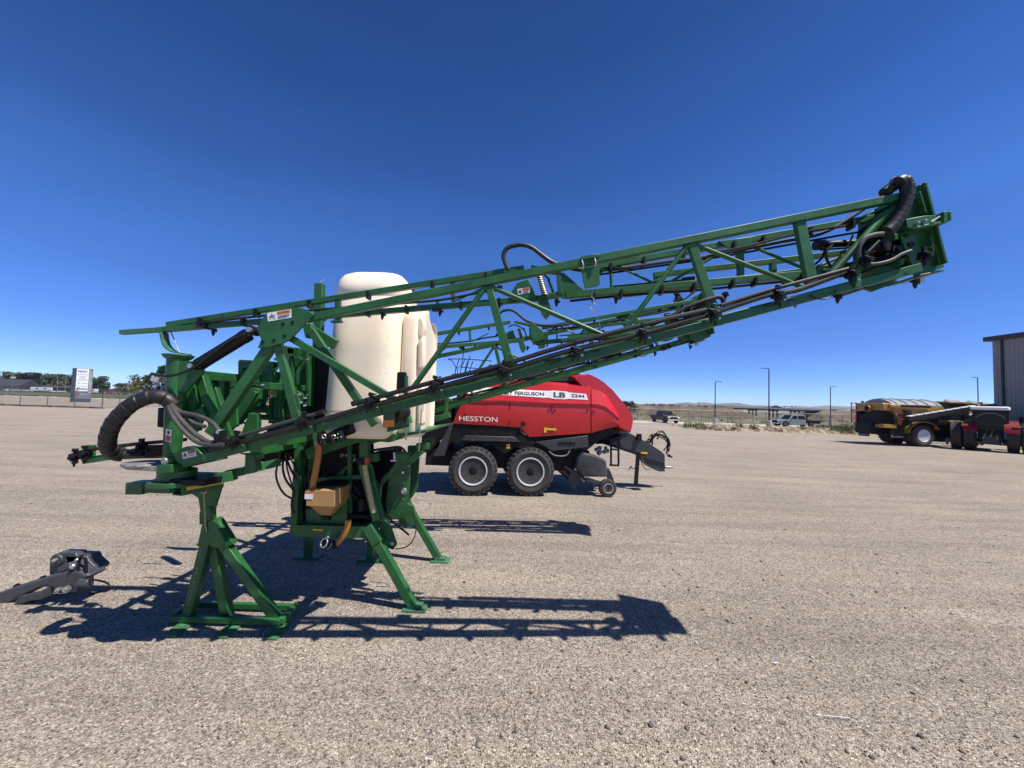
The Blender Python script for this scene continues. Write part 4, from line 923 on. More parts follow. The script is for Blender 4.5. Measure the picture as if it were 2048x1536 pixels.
# boom rest with reflector, cab-side board, far side rest
m = MB(); m.poly([W(x, y, -1.66) for x, y in [(770, 806), (786, 806), (789, 812), (789, 855), (766, 855), (766, 812)]], .012); m.beam(W(768, 858, -.7), W(812, 846, -.9), .09, .08); m.poly([W(x, y, -1.2) for x, y in [(800, 818), (812, 820), (820, 846), (796, 852)]], .10)
m.beam(W(778, 815, -1.65), W(790, 835, -.7), .07, .09)
m.build('boom_rest', 'green', spr, bevel=.004)
m = MB(); m.poly([W(x, y, -1.672) for x, y in [(768, 841), (788, 840), (788, 853), (768, 854)]], .008); m.build('orange_reflector', 'orange', spr)
m = MB(); p = W(777, 825, -1.66); m.cyl(p + Vector((0, -.014, 0)), p, .012, seg=8); m.each('bolt', 'steel', spr)
m = MB(); m.cyl(W(790, 826, -1.35), W(812, 824, -1.2), .055, seg=14); m.cyl(W(791, 838, -1.3), W(806, 836, -1.2), .04, seg=10); m.build('rubber_bumper', 'black', spr)
m = MB(); m.poly([W(x, y, -1.45) for x, y in [(794, 746), (796, 744), (810, 744), (812, 747), (812, 786), (792, 786)]], .03); m.build('side_marker_board', 'chardark', spr, bevel=.004)
m = MB(); m.beam(W(813, 752, -1.43), W(812, 790, -1.43), .02, .05); m.build('board_post', 'green', spr)
m = MB(); m.beam(W(893, 785, .9), W(892, 832, .9), .055, .06); m.beam(W(848, 846, .9), W(900, 829, .9), .085, .08); m.beam(W(848, 826, .9), W(870, 818, .9), .05, .05); m.poly([W(x, y, .8) for x, y in [(888, 778), (902, 776), (900, 792), (890, 792)]], .05)
m.beam(W(820, 862, .85), W(850, 846, .9), .08, .08)
m.build('boom_rest', 'green', spr, bevel=.005)
for sx in (-1.75, -.85):
    m = MB(); m.box((sx, .55, .02), (.34, .16, .04)); m.beam((sx, .55, .03), (sx, .5, .62), .09, .09); m.build('base_skid', 'green', spr, bevel=0.005)
# pump bay contents: filters, manifolds, brackets, cross tubes and loose hoses in the shade under the tank
rnd = random.Random(31)
for k, (x, y, v, r_, l_) in enumerate([(650, 925, -.3, .06, .22), (668, 935, -.34, .045, .18), (702, 965, -.36, .05, .24), (718, 950, -.3, .06, .16), (700, 985, -.48, .03, .20), (724, 1000, -.5, .045, .12)]):
    p = W(x, y, v); m = MB(); m.cyl(p, p + Vector((0, 0, -l_)), r_, seg=14); m.cyl(p + Vector((0, 0, .02)), p, r_ * 1.25, seg=14); m.cyl(p + Vector((0, 0, .05)), p + Vector((.12, 0, .05)), .02, seg=8); m.build('filter_bowl', 'black', spr)
for k in range(12):
    x = 612 + rnd.random() * 120; y = 905 + rnd.random() * 60; pts = [W(x, y, -.38)]
    for q in range(4): x += rnd.uniform(-26, 30); y += rnd.uniform(4, 34); pts.append(W(max(606, min(748, x)), min(1055, y), -.38 - rnd.random() * .18))
    m = MB(); m.tube(pts, rnd.choice((.008, .011, .016)), seg=7); m.build('bay_hose', rnd.choice(('hose', 'black', 'hose')), spr)
m = MB(); m.beam(W(616, 960, -.5), W(735, 952, -.5), .05, .05); m.beam(W(700, 880, -.5), W(700, 1050, -.5), .05, .04); m.beam(W(620, 1000, -.45), W(700, 930, -.45), .04, .04); m.each('bay_bracket', 'green', spr, bevel=.004)
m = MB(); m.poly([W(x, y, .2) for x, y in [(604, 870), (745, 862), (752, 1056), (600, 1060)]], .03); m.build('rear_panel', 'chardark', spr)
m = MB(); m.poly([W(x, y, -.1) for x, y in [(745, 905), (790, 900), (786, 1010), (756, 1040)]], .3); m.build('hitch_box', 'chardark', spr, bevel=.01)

# ================================================================ STAND
f0 = ground(345, 1276); f1 = ground(548, 1276)
st = thing('parking_stand', 'green splayed steel stand with three foot plates, chalk number on its left leg', 'stand', ((f0.x + f1.x) / 2, f0.y + .27, 0), 0)
T = Frame(st.location, 0)
m = MB()
z = .04
L0 = T(342, 1257, -.06); yF = -.06; yB = .21
x0 = T(342, 1250, yF).x; x1 = T(572, 1250, yF).x
x1 -= .05; m.beam((x0, yF, z + .02), (x1, yF, z + .02), .055, .05); m.beam((x0 + .04, yB, z + .02), (x1 + .02, yB, z + .02), .055, .05); m.beam((x1 + .0, yF - .02, z + .03), (x1 + .0, yB, z + .03), .06, .06, n=(1, 0, 0)); m.beam((x0, yF, z + .03), (x0, yB, z + .03), .06, .06, n=(1, 0, 0))
base = m.build('base_frame', 'green', st, bevel=.005)
for px in (350, 449, 546):
    g = ground(px, 1272) - st.location; m = MB(); gx = T(px + 8, 1272, -.15).x; m.box((gx, -.14, .012), (.14, .26, .024)); m.build('foot_plate', 'green_worn', st, bevel=.003)
LEG = [((418, 1070), (374, 1245), -.02), ((428, 1090), (459, 1250), .03), ((440, 1075), (556, 1240), .0)]
for (a, b, v) in LEG:
    m = MB(); m.beam(T(*a, v), T(*b, v), .092, .085); m.build('stand_leg', 'green', st, bevel=.008)
m = MB()
m.poly([T(x, y, -.09) for x, y in [(404, 1046), (412, 1044), (422, 1048), (420, 1090), (394, 1093)]], .02)
m.poly([T(x, y, -.10) for x, y in [(415, 1044), (428, 1040), (448, 1080), (446, 1098), (420, 1094)]], .05)
m.poly([T(x, y, -.05) for x, y in [(430, 1036), (436, 1040), (466, 1088), (440, 1102), (424, 1060)]], .08)
m.build('leg_collar', 'green', st, bevel=.005)
m = MB()
m.poly([T(x, y, -.03) for x, y in [(380, 986), (396, 996), (404, 1044), (430, 1044), (428, 1020), (446, 962), (440, 950), (400, 955)]], .03)
m.poly([T(x, y, .08) for x, y in [(380, 986), (396, 996), (404, 1044), (430, 1044), (428, 1020), (446, 962), (440, 950), (400, 955)]], .03)
m.beam(T(416, 1046, .04), T(416, 1020, .04), .10, .10); m.beam(T(420, 1040, -.05), T(417, 1015, -.05), .06, .03)
m.beam(T(396, 962, .03), T(442, 955, .03), .05, .16)
m.build('yoke', 'green', st, bevel=.004)
m = MB(); m.tube([T(x, y, -.10) for x, y in [(414, 958), (416, 970), (413, 982), (408, 990), (409, 1010), (410, 1030), (411, 1050), (414, 1064)]], .006, seg=6)
m.tube([T(x, y, -.11) for x, y in [(398, 980), (404, 978), (412, 982), (410, 986), (400, 984), (402, 978), (412, 976)]], .006, seg=6); m.build('rope', 'rope', st)
m = MB(); m.poly([T(x, y, -.04) for x, y in [(417, 961), (434, 955), (434, 964), (418, 971)]], .004); m.build('white_tag', 'white', st)
# chalk number running down the left leg
a = T(377, 1212, -.072); b = T(402, 1100, -.072); d = b - a
text('3 410 53 - 63 - 163', st, a + Vector((.012, -.0, 0)), d, Vector((-d.z, 0, d.x)), d.length, .024, 'chalk', name='chalk_number')
st.children[-1].data.flip_normals()
# ================================================================ WHEELS
def wheel(root, name, Rr, wd, rim, lugs=28, rimmat='rim', face=-1, lug_h=None, agri=False):
    """a wheel centred at the origin turning about y; face = side of the outer face. returns the tyre object (rim and hub are its children)"""
    m = MB(); lug_h = lug_h or Rr * .035; h = wd / 2
    m.lathe((0, -h, 0), (0, 1, 0), [(.04 * wd, rim * 1.02), (0, rim * 1.12), (-.03 * wd, (rim + Rr) / 2), (.06 * wd, Rr * .93), (.16 * wd, Rr - lug_h), (.5 * wd, Rr - lug_h * .8), (.84 * wd, Rr - lug_h), (.94 * wd, Rr * .93), (1.03 * wd, (rim + Rr) / 2), (wd, rim * 1.12), (.96 * wd, rim * 1.02)], 48)
    for i in range(lugs):
        a = 2 * math.pi * i / lugs
        for s_ in (-1, 1):
            aa = a + (math.pi / lugs if s_ > 0 else 0)
            def P(t, y, r): return Vector((math.cos(t) * r, y, math.sin(t) * r))
            dl = .55 * 2 * math.pi / lugs; sk = (1.4 if agri else .7) * 2 * math.pi / lugs
            y0 = s_ * h * .98; y1 = s_ * h * .04
            q = [P(aa, y0, Rr * .90), P(aa + dl, y0, Rr * .90), P(aa + sk + dl, y1, Rr - lug_h), P(aa + sk, y1, Rr - lug_h)]
            p = [P(aa + .01, y0 * .97, Rr * .985), P(aa + dl - .01, y0 * .97, Rr * .985), P(aa + sk + dl * .9, y1, Rr), P(aa + sk + .02, y1, Rr)]
            m.add(q + p, [(0, 1, 2, 3), (7, 6, 5, 4), (0, 4, 5, 1), (1, 5, 6, 2), (2, 6, 7, 3), (3, 7, 4, 0)])
    ty = m.build(name, 'tyre', root, ang=30)
    m = MB(); f = face
    m.lathe((0, f * h, 0), (0, -f, 0), [(.02, rim * 1.03), (-.01, rim * 1.02), (-.01, rim * .95), (.05, rim * .88), (.10 * wd, rim * .84), (.34 * wd, rim * .80)], 40); m.build('rim', rimmat, ty)
    m = MB(); m.lathe((0, f * h, 0), (0, -f, 0), [(.20 * wd, rim * .83), (.16 * wd, rim * .60), (.20 * wd, rim * .52), (.21 * wd, rim * .36)], 36)
    m.build('rim_disc', 'rimdark' if rimmat == 'rim' else rimmat, ty)
    m = MB(); m.lathe((0, f * h, 0), (0, -f, 0), [(.22 * wd, rim * .36), (.05 * wd, rim * .34), (.03 * wd, rim * .26), (.03 * wd, .01)], 24); m.build('hub', 'chardark', ty)
    m = MB()
    for i in range(10):
        a = 2 * math.pi * i / 10; c = Vector((math.cos(a) * rim * .46, f * (h - .17 * wd), math.sin(a) * rim * .46)); m.cyl(c, c + Vector((0, f * .03, 0)), rim * .035, seg=6)
    m.build('wheel_nut', 'rimdark', ty)
    return ty
# ================================================================ BALER
g0 = ground(946, 993); g1 = ground(1217, 994)
B = Frame((g0.x, g0.y, 0), math.degrees(math.atan2(g1.y - g0.y, g1.x - g0.x)) * .8)
bal = thing('square_baler', 'large red and charcoal square baler parked behind the green booms', 'baler', B.o, B.yaw)
def loftlines(m, lines, th=.05):
    """skin a curved panel between polylines with the same number of points"""
    k = len(lines[0]); F_ = [list(l) for l in lines]
    vs = [p for l in F_ for p in l]; n = len(vs); vs2 = [p + Vector((0, th, 0)) for p in vs]
    fs = []; 
    for i in range(len(lines) - 1):
        for j in range(k - 1):
            a = i * k + j; fs.append((a, a + 1, a + k + 1, a + k)); fs.append((n + a + k, n + a + k + 1, n + a + 1, n + a))
    r = len(lines)
    for j in range(k - 1): fs.append((j + 1, j, n + j, n + j + 1)); b_ = (r - 1) * k + j; fs.append((b_, b_ + 1, n + b_ + 1, n + b_))
    for i in range(r - 1): a = i * k; fs.append((a, a + k, n + a + k, n + a)); a = i * k + k - 1; fs.append((a + k, a, n + a, n + a + k))
    m.add(vs + vs2, fs)
WB = 2.45        # width over the side panels
def both(name, fn, mat, **kw):
    """near side panel and its mirror on the far side"""
    for s_ in (0, 1):
        m = MB(); fn(m)
        if s_: m.v = [Vector((p.x, WB - p.y, p.z)) for p in m.v]
        yield m.build(name, mat, bal, **kw)
def pa(m):
    top = [(944, 770), (975, 764), (1009, 759), (1066, 761), (1104, 764), (1181, 769)]
    shd = [(941, 776), (972, 770), (1007, 765), (1064, 766), (1102, 769), (1181, 773)]
    cr = [(928, 797), (962, 801), (1002, 801), (1062, 804), (1102, 806), (1181, 808)]
    cr2 = [(926, 803), (961, 806), (1001, 806), (1062, 809), (1102, 811), (1181, 813)]
    mid = [(914, 826), (950, 828), (995, 830), (1060, 834), (1100, 838), (1181, 842)]
    bot = [(905, 847), (945, 849), (990, 851), (1040, 855), (1059, 874), (1181, 866)]
    loftlines(m, [[B(x, y, v) for x, y in l] for l, v in ((top, .30), (shd, .16), (cr, .01), (cr2, .05), (mid, .035), (bot, .09))])
def pb(m):
    top = [(1183, 769), (1200, 772), (1214, 780), (1224, 795), (1233, 818)]
    shd = [(1183, 773), (1198, 777), (1211, 785), (1221, 800), (1234, 822)]
    cr = [(1183, 808), (1198, 809), (1212, 814), (1226, 825), (1238, 838)]
    cr2 = [(1183, 813), (1198, 814), (1211, 819), (1225, 829), (1238.5, 840)]
    mid = [(1183, 842), (1197, 842), (1212, 843), (1226, 845), (1238, 847)]
    bot = [(1183, 866), (1196, 862), (1211, 858), (1225, 855), (1236, 851)]
    loftlines(m, [[B(x, y, v) for x, y in l] for l, v in ((top, .34), (shd, .18), (cr, .03), (cr2, .06), (mid, .04), (bot, .10))])
sp1 = list(both('side_panel', pa, 'red', ang=28)); list(both('front_side_panel', pb, 'red', ang=28))
# front hood: curved shell across the width
prof = [(1140, 752), (1159, 749.5), (1174, 748), (1188, 754), (1202, 763), (1220, 779), (1236, 798), (1247, 811), (1255, 822), (1260, 832), (1262.5, 842), (1260, 856), (1257.5, 865), (1235, 856)]
P = [B(x, y, .35) for x, y in prof]
m = MB()
rings = []
for y, ins in ((.16, .05), (.22, .015), (.35, 0), (WB / 2, -.03), (WB - .35, 0), (WB - .22, .015), (WB - .16, .05)):
    c = sum((p for p in P), Vector()) / len(P)
    rings.append([Vector((p.x + (c.x - p.x) * ins, y, p.z + (c.z - p.z) * ins)) for p in P])
m.loft(rings); hood = m.build('front_hood', 'red', bal, ang=30)
# roof, dark upper deck with panes
m = MB(); Q = [(1008, 762), (1020, 748), (1040, 741.5), (1080, 741.5), (1160, 746), (1168, 768), (1100, 766)]
m.poly([B(x, y, .45) for x, y in Q], WB - .9); m.build('upper_deck', 'chardark', bal, bevel=.03)
m = MB(); 
for a, b in (((1062, 745), (1098, 762)), ((1101, 747), (1146, 764)), ((1150, 751), (1163, 766))):
    p = B(a[0], a[1], .44); q = B(b[0], b[1], .44); m.poly([Vector((p.x, .43, p.z)), Vector((q.x - .05, .43, p.z)), Vector((q.x, .43, q.z)), Vector((p.x - .03, .43, q.z))], .02)
m.build('deck_cover', 'char', bal, bevel=.01)
m = MB(); m.beam(B(1040, 741, .5), B(1165, 746, .5), .035, .05); m.build('roof_rail', 'rim', bal)
# handrails and steps on top
m = MB()
for P_ in ([(896, 718), (905, 722), (912, 735), (910, 748)], [(918, 719), (910, 745)], [(897, 718), (930, 718), (984, 722)], [(935, 722), (928, 750)], [(946, 722), (936, 750)], [(905, 748), (945, 748), (985, 742)], [(922, 735), (930, 735), (965, 738)],
           [(1085, 738), (1120, 742), (1145, 733)], [(1145, 716), (1150, 748)], [(1102, 734), (1140, 728)], [(966, 722), (958, 740)], [(930, 718), (924, 732), (916, 735), (915, 750)]):
    m.tube([B(x, y, .9) for x, y in P_], .012, seg=6, sm=1)
for P_ in ([(928, 700), (920, 750)], [(940, 712), (930, 748)], [(905, 748), (900, 760)]): m.tube([B(x, y, 1.5) for x, y in P_], .012, seg=6, sm=1)
m.build('handrail', 'chardark', bal)
m = MB(); m.poly([B(x, y, 1.0) for x, y in [(968, 752), (970, 738), (980, 728), (986, 730), (985, 756)]], .4); m.build('air_intake', 'chardark', bal, bevel=.03)
# body core
m = MB()
m.poly([B(x, y, .22) for x, y in [(915, 770), (945, 766), (1180, 772), (1215, 800), (1235, 850), (1222, 862), (1175, 900), (1130, 903), (1060, 903), (1040, 890), (910, 850)]], WB - .44)
m.poly([B(x, y, .12) for x, y in [(902, 846), (1040, 853), (1058, 876), (1070, 886), (1060, 902), (990, 886), (900, 886), (889, 914), (866, 912)]], WB - .24)
m.poly([B(x, y, .35) for x, y in [(853, 898), (1180, 902), (1170, 935), (1120, 942), (1080, 940), (850, 930)]], WB - .7)
m.poly([B(x, y, .30) for x, y in [(843, 800), (905, 800), (905, 850), (860, 905), (843, 905)]], WB - .6)
m.build('chassis', 'chardark', bal, bevel=.012)
def f1(m): m.poly([B(x, y, .06) for x, y in [(902, 845), (906, 847), (889, 912), (866, 912)]], .06); 
def f2(m): m.poly([B(x, y, .05) for x, y in [(930, 871), (1028, 874), (1040, 884), (922, 881)]], .08)
def f3(m): m.poly([B(x, y, .08) for x, y in [(1070, 884), (1176, 871), (1177, 894), (1104, 902), (1090, 893)]], .08)
def f4(m): m.poly([B(x, y, .10) for x, y in [(975, 886), (1045, 886), (1009, 908)]], .08)
for f_, mt, nm in ((f1, 'char', 'rear_fender'), (f2, 'char', 'wheel_guard'), (f3, 'char', 'side_skirt'), (f4, 'chardark', 'axle_plate')): list(both(nm, f_, mt, bevel=.008))
# rear chamber with jacks
m = MB()
for (x, y0, y1, w_) in ((862, 800, 868, .09), (872, 812, 880, .07), (853, 815, 905, .06)): m.cyl(B(x, y0, .35), B(x, y1, .35), w_ / 2, seg=10)
m.box(B(868, 835, .4), (.35, .3, .12)); m.box(B(852, 820, .5), (.2, .3, .35)); m.build('bale_chamber', 'char', bal, bevel=.01)
# drawbar
m = MB(); CY = WB / 2
m.poly([B(x, y, CY - .22) for x, y in [(1209, 884), (1222, 860), (1232, 853), (1250, 861), (1290, 882), (1322, 902), (1330, 910), (1330, 932), (1325, 926), (1300, 919), (1209, 889)]], .44)
m.poly([B(x, y, CY - .18) for x, y in [(1284, 910), (1300, 914), (1330, 925), (1330, 943), (1318, 943), (1300, 934), (1290, 924)]], .36)
m.build('drawbar', 'char', bal, bevel=.012)
m = MB(); m.beam(B(1190, 881, CY - .26), B(1290, 911, CY - .26), .05, .04); m.beam(B(1205, 884, .6), B(1240, 870, CY - .2), .1, .5); m.build('drawbar_rail', 'chardark', bal)
m = MB(); m.cyl(B(1330, 934, CY), B(1342, 935, CY), .035, seg=10); m.torus(B(1345, 935, CY), (0, 0, 1), .04, .018, 14, 8); m.build('hitch_eye', 'worn_steel', bal)
m = MB(); m.box(B(1278, 874, CY - .26), (.12, .10, .17)); m.beam(B(1276, 908, CY - .28), B(1271.5, 970, CY - .28), .085, .085); m.box(Vector((B(1272, 970, CY - .28).x, CY - .28, .015)), (.22, .2, .03)); m.tube([B(x, y, CY - .3) for x, y in [(1272, 937), (1264, 936), (1262, 933), (1260, 936), (1259, 940)]], .014, seg=6)
m.build('parking_jack', 'chardark', bal, bevel=.005)
m = MB()
for P_ in ([(1222, 893), (1222, 929)], [(1237, 896), (1237, 929)], [(1219, 930), (1238, 931)], [(1222, 898), (1238, 900)]): m.beam(B(*P_[0], .75), B(*P_[1], .75), .045, .04)
m.build('step_ladder', 'chardark', bal)
m = MB(); rnd = random.Random(3)
for k in range(11):
    a = B(1292 + rnd.random() * 14, 884 + rnd.random() * 10, CY - .1); c = B(1316 + rnd.random() * 18, 862 + rnd.random() * 14, CY - .1 + rnd.uniform(-.15, .15)); e = B(1326 + rnd.random() * 12, 900 + rnd.random() * 8, CY)
    m.tube([a, B(1300 + rnd.random() * 10, 868 + rnd.random() * 6, CY - .1), c, B(1334 + rnd.random() * 6, 880 + rnd.random() * 8, CY), e], .011, seg=6)
m.tube([B(x, y, CY - .3) for x, y in [(1280, 912), (1284, 928), (1292, 938), (1302, 938)]], .01, seg=6); m.build('hydraulic_hose', 'black', bal)
m = MB(); 
for k in range(8): p = B(1290 + rnd.random() * 26, 874 + rnd.random() * 14, CY - .15); m.cyl(p, p + Vector((rnd.uniform(-.12, .12), -.03, rnd.uniform(-.08, .12))), .028, seg=8)
for k in range(4): p = B(1333 + rnd.random() * 8, 907 + rnd.random() * 6, CY); m.cyl(p, p + Vector((.10, 0, -.03)), .022, seg=8)
m.each('hose_holder', 'chardark', bal)
m = MB(); 
for k in range(9): p = B(1190 + rnd.random() * 28, 892 + rnd.random() * 12, .7); m.cyl(p, p + Vector((rnd.uniform(-.12, .12), -.03, rnd.uniform(-.06, .06))), .03 + rnd.random() * .03, seg=9)
m.build('gearbox', 'worn_steel', bal)
m = MB(); m.tube([B(x, y, CY - .24) for x, y in [(1238, 878), (1240, 872), (1244, 872), (1243, 878)]], .01, seg=6); m.beam(B(1236, 880, CY - .24), B(1242, 893, CY - .24), .03, .02); m.build('latch', 'chardark', bal)
# pickup guard and wheel
m = MB(); R1 = [(1162, 903), (1185, 909), (1206, 917), (1211, 922), (1214, 947), (1213, 953), (1166, 953), (1149, 934), (1152, 915)]
P = [B(x, y, .2) for x, y in R1]; c = sum(P, Vector()) / len(P)
m.loft([[Vector((p.x + (c.x - p.x) * f, v, p.z + (c.z - p.z) * f)) for p in P] for v, f in ((.06, .16), (.09, .06), (.16, 0), (.45, 0))]); m.build('pickup_guard', 'greyimp', bal, ang=40)
m = MB(); m.poly([B(x, y, .22) for x, y in [(1216, 935), (1222, 944), (1232, 972), (1218, 976), (1214, 950)]], .05); m.beam(B(1172, 958, .12), B(1205, 968, .12), .10, .06); m.beam(B(1128, 932, .3), B(1175, 962, .3), .08, .08)
p = B(1150, 955, .3); m.cyl(p, Vector((p.x, WB - .3, p.z)), .17, seg=14); m.build('pickup', 'char', bal, bevel=.006)
m = MB()
for i in range(26): x = B(1150, 962, .3).x + rnd.uniform(-.1, .6); y = .25 + rnd.random() * 1.6; m.cyl((x, y, .32), (x + .08, y, .06), .005, seg=4)
m.build('pickup_tine', 'worn_steel', bal)
m = MB(); m.tube([B(x, y, .1) for x, y in [(1098, 902), (1110, 911), (1132, 911), (1140, 900)]], .014, seg=8, sm=3); m.build('step_rail', 'rimdark', bal)
# wheels
Rw = (B(946, 892, 0).z) / 2 * 1.0; wz = Rw
first = None
def place_wheel(ty, x, y, z, flip=False):
    ty.location = (x, y, z)
    if flip: ty.rotation_euler = (0, 0, math.pi)
for i, px in enumerate((946, 1061)):
    x = B(px, 943, 0).x
    for j, y in enumerate((.24, WB - .24)):
        if first is None: first = wheel(bal, 'wheel', Rw, .48, Rw * .56); o = first
        else: o = copy_tree(first, bal)
        place_wheel(o, x, y, Rw, j == 1)
m = MB(); m.beam((B(946, 943, .3).x, .4, Rw), (B(946, 943, .3).x, WB - .4, Rw), .15, .15, n=(1, 0, 0)); m.beam((B(1061, 943, .3).x, .4, Rw), (B(1061, 943, .3).x, WB - .4, Rw), .15, .15, n=(1, 0, 0)); m.build('axle', 'chardark', bal)
rg = B(1217, 959, 0).z / 2; o = wheel(bal, 'gauge_wheel', rg, .15, rg * .52, lugs=2, lug_h=.004); o.location = (B(1217, 976, 0).x, .08, rg)
# decals
def quad(nm, pts, v, mat, par=bal, th=.004):
    m = MB(); m.poly([B(x, y, v) for x, y in pts], th); return m.build(nm, mat, par)
# stripe lies on the sloping upper part of the panel
def onpanel(x, y):
    """depth offset of the upper panel at this height"""
    zt_ = B(x, 766 + (x - 1000) * .02, .16).z; zc = B(x, 801 + (x - 1000) * .04, .01).z; z = B(x, y, .08).z
    f = max(0, min(1, (z - zc) / (zt_ - zc))); return .01 + (.16 - .01) * f - .008
def pl(x, y): return B(x, y, onpanel(x, y))
par = sp1[0]
def strip(nm, top, bot, mat, off=0.0):
    m = MB(); T_ = [pl(*p) for p in top]; Bt = [pl(*p) for p in bot]
    for p in T_ + Bt: p.y -= off
    k = len(top); vs = T_ + Bt + [p + Vector((0, .004, 0)) for p in T_ + Bt]
    fs = [(i, i + 1, k + i + 1, k + i) for i in range(k - 1)] + [(2 * k + k + i, 2 * k + k + i + 1, 2 * k + i + 1, 2 * k + i) for i in range(k - 1)] + [(i + 1, i, 2 * k + i, 2 * k + i + 1) for i in range(k - 1)] + [(k + i, k + i + 1, 3 * k + i + 1, 3 * k + i) for i in range(k - 1)]
    m.add(vs, fs); return m.build(nm, mat, par, smooth=False)
stp = strip('name_stripe', [(945, 774.5), (995, 775.5), (1040, 779), (1070, 781), (1101, 782), (1104, 781), (1133, 783), (1137, 785), (1172, 788)], [(935, 787), (990, 789), (1040, 792), (1070, 794), (1099, 796), (1106, 798), (1131, 799), (1137, 798), (1176, 800)], 'white')
strip('stripe_shade', [(1085, 782.2), (1101, 783), (1104, 781.4), (1133, 783.4), (1137, 785.4), (1171, 788.4)], [(1093, 795), (1099, 795.4), (1106, 797.6), (1131, 798.6), (1137, 797.6), (1175, 799.6)], 'silver', .003)
def txt(s_, x0, y0, x1, y1, hpx, mat='ink', bold=.02, root=None, off=.006, f=pl):
    a = f(x0, y0); b = f(x1, y1); c = f(x0, y0 - hpx); a.y -= off; b.y -= off; c.y -= off
    return text(s_, root or par, a, b - a, c - a, (b - a).length, (c - a).length, mat, bold=bold)
txt('MASSEY FERGUSON', 985, 788, 1088, 791.5, 7)
txt('LB', 1107, 794.5, 1131, 795.5, 10.5, bold=.035)
txt('2244', 1142, 794, 1169, 796, 6.5, bold=.03)
f_ = lambda x, y: B(x, y, .04)
txt('HESSTON', 918.5, 841, 995, 844, 9.6, 'white', 0.0, f=f_, off=.012)
quad('warning_decal', [(1218, 880), (1229, 880), (1229, 870), (1218, 870)], CY - .226, 'yellow'); quad('caution_strip', [(1281.5, 908), (1295, 908), (1295, 904), (1281.5, 904)], CY - .226, 'yellow')
quad('caution_strip', [(1092, 860), (1113, 861), (1113, 857), (1092, 856)], .055, 'yellow'); quad('warning_decal', [(1088, 865), (1093, 865), (1093, 855), (1088, 855)], .055, 'yellow'); quad('warning_decal', [(1013, 897), (1020, 897), (1020, 888), (1013, 888)], .095, 'yellow')
quad('panel_handle', [(1042, 852), (1051, 852), (1050, 844), (1043, 844)], .04, 'chardark', th=.02)
m = MB(); m.tube([B(x, y, .04) for x, y in [(1040, 858), (1043, 864), (1050, 869), (1053, 869)]], .010, seg=6); m.build('grab_handle', 'char', bal)

for a, b in (((1104, 812), (1104, 864)), ((1020, 806), (1018, 850))):
    m = MB(); p = B(*a, .035); q = B(*b, .075); m.beam(p, q, .012, .02); m.build('panel_gap', 'chardark', bal)
for x, y in ((930, 829), (1098, 820), (1110, 820), (1176, 820), (1188, 822)):
    m = MB(); m.box(B(x, y, .03), (.05, .03, .025)); m.build('panel_latch', 'chardark', bal, bevel=.004)
m = MB()
for k in range(5): m.box(B(1120 + k * 7, 886 + k * .2, .07), (.06, .02, .06))
m.each('skirt_vent', 'chardark', bal)
for x, y in ((945, 880), (1010, 880), (1145, 880), (1168, 878)): m = MB(); m.cyl(B(x, y, .05), B(x, y, .03), .012, seg=6); m.build('guard_bolt', 'rimdark', bal)
quad('round_emblem', [(955, 781), (962, 781), (963, 776), (956, 776)], .03, 'silver')
# ================================================================ GREY IMPLEMENT ARM (front left)
gi = ground(110, 1205); I = Frame((gi.x, gi.y, 0), 0)
imp = thing('lift_arm_linkage', 'dark grey steel hitch arm with bolted head lying on gravel at far left', 'hitch arm', I.o)
m = MB(); m.poly([I(x, y, -.05) for x, y in [(-60, 1206), (0, 1184), (57, 1165), (108, 1150), (135, 1142), (159, 1143), (178, 1152), (158, 1164), (157, 1185), (127, 1187), (94, 1172), (78, 1176), (52, 1188), (0, 1214), (-60, 1232)]], .16); m.build('arm', 'greyimp', imp, bevel=.018)
m = MB(); m.poly([I(x, y, -.08) for x, y in [(28, 1204), (40, 1192), (82, 1184), (94, 1174), (92, 1196), (84, 1199), (60, 1202), (30, 1211)]], .06); m.build('arm_rib', 'greyimp', imp, bevel=.008)
m = MB(); p = I(111, 1121, .1); m.cyl(p, p + Vector((0, .16, 0)), .068, seg=24); m.poly([I(x, y, .12) for x, y in [(99, 1118), (118, 1105), (150, 1106), (160, 1122), (140, 1146), (98, 1150)]], .12); m.build('head_plate', 'greyimp', imp, bevel=.010)
m = MB(); m.poly([I(x, y, .12) for x, y in [(118, 1110), (172, 1112), (176, 1122), (192, 1136), (188, 1144), (172, 1150), (140, 1150), (130, 1116)]], .16); m.build('rear_block', 'greyimp', imp, bevel=.02)
m = MB(); m.beam(I(122, 1140, .0), I(146, 1128, .0), .06, .06); m.beam(I(150, 1130, .02), I(176, 1150, .02), .12, .10); m.beam(I(180, 1150, .1), I(202, 1139, .1), .05, .10); m.cyl(I(160, 1166, -.06), I(180, 1167, -.06), .045, seg=14); m.build('latch_lever', 'greyimp', imp, bevel=.008)
m = MB(); 
for x, y, r_ in ((120.6, 1178, .026), (137, 1177, .036), (114, 1119, .020)):
    v = -.06 if y > 1150 else .09; p = I(x, y, v); m.cyl(p + Vector((0, -.03, 0)), p, r_, seg=8); m.cyl(p + Vector((0, -.045, 0)), p, r_ * .55, seg=12)
m.sphere(I(146, 1133, -.05), .03, 8, 6); m.sphere(I(154, 1120, .0), .02, 8, 6); m.build('bolt', 'steel', imp)
m = MB()
for x, y in ((86, 1156), (104, 1158), (34, 1172), (50, 1172)): m.lathe(I(x, y, .0) , (0, -.6, 1), [(.0, .028), (.012, .026)], 12)
m.build('bolt_head', 'chardark', imp)
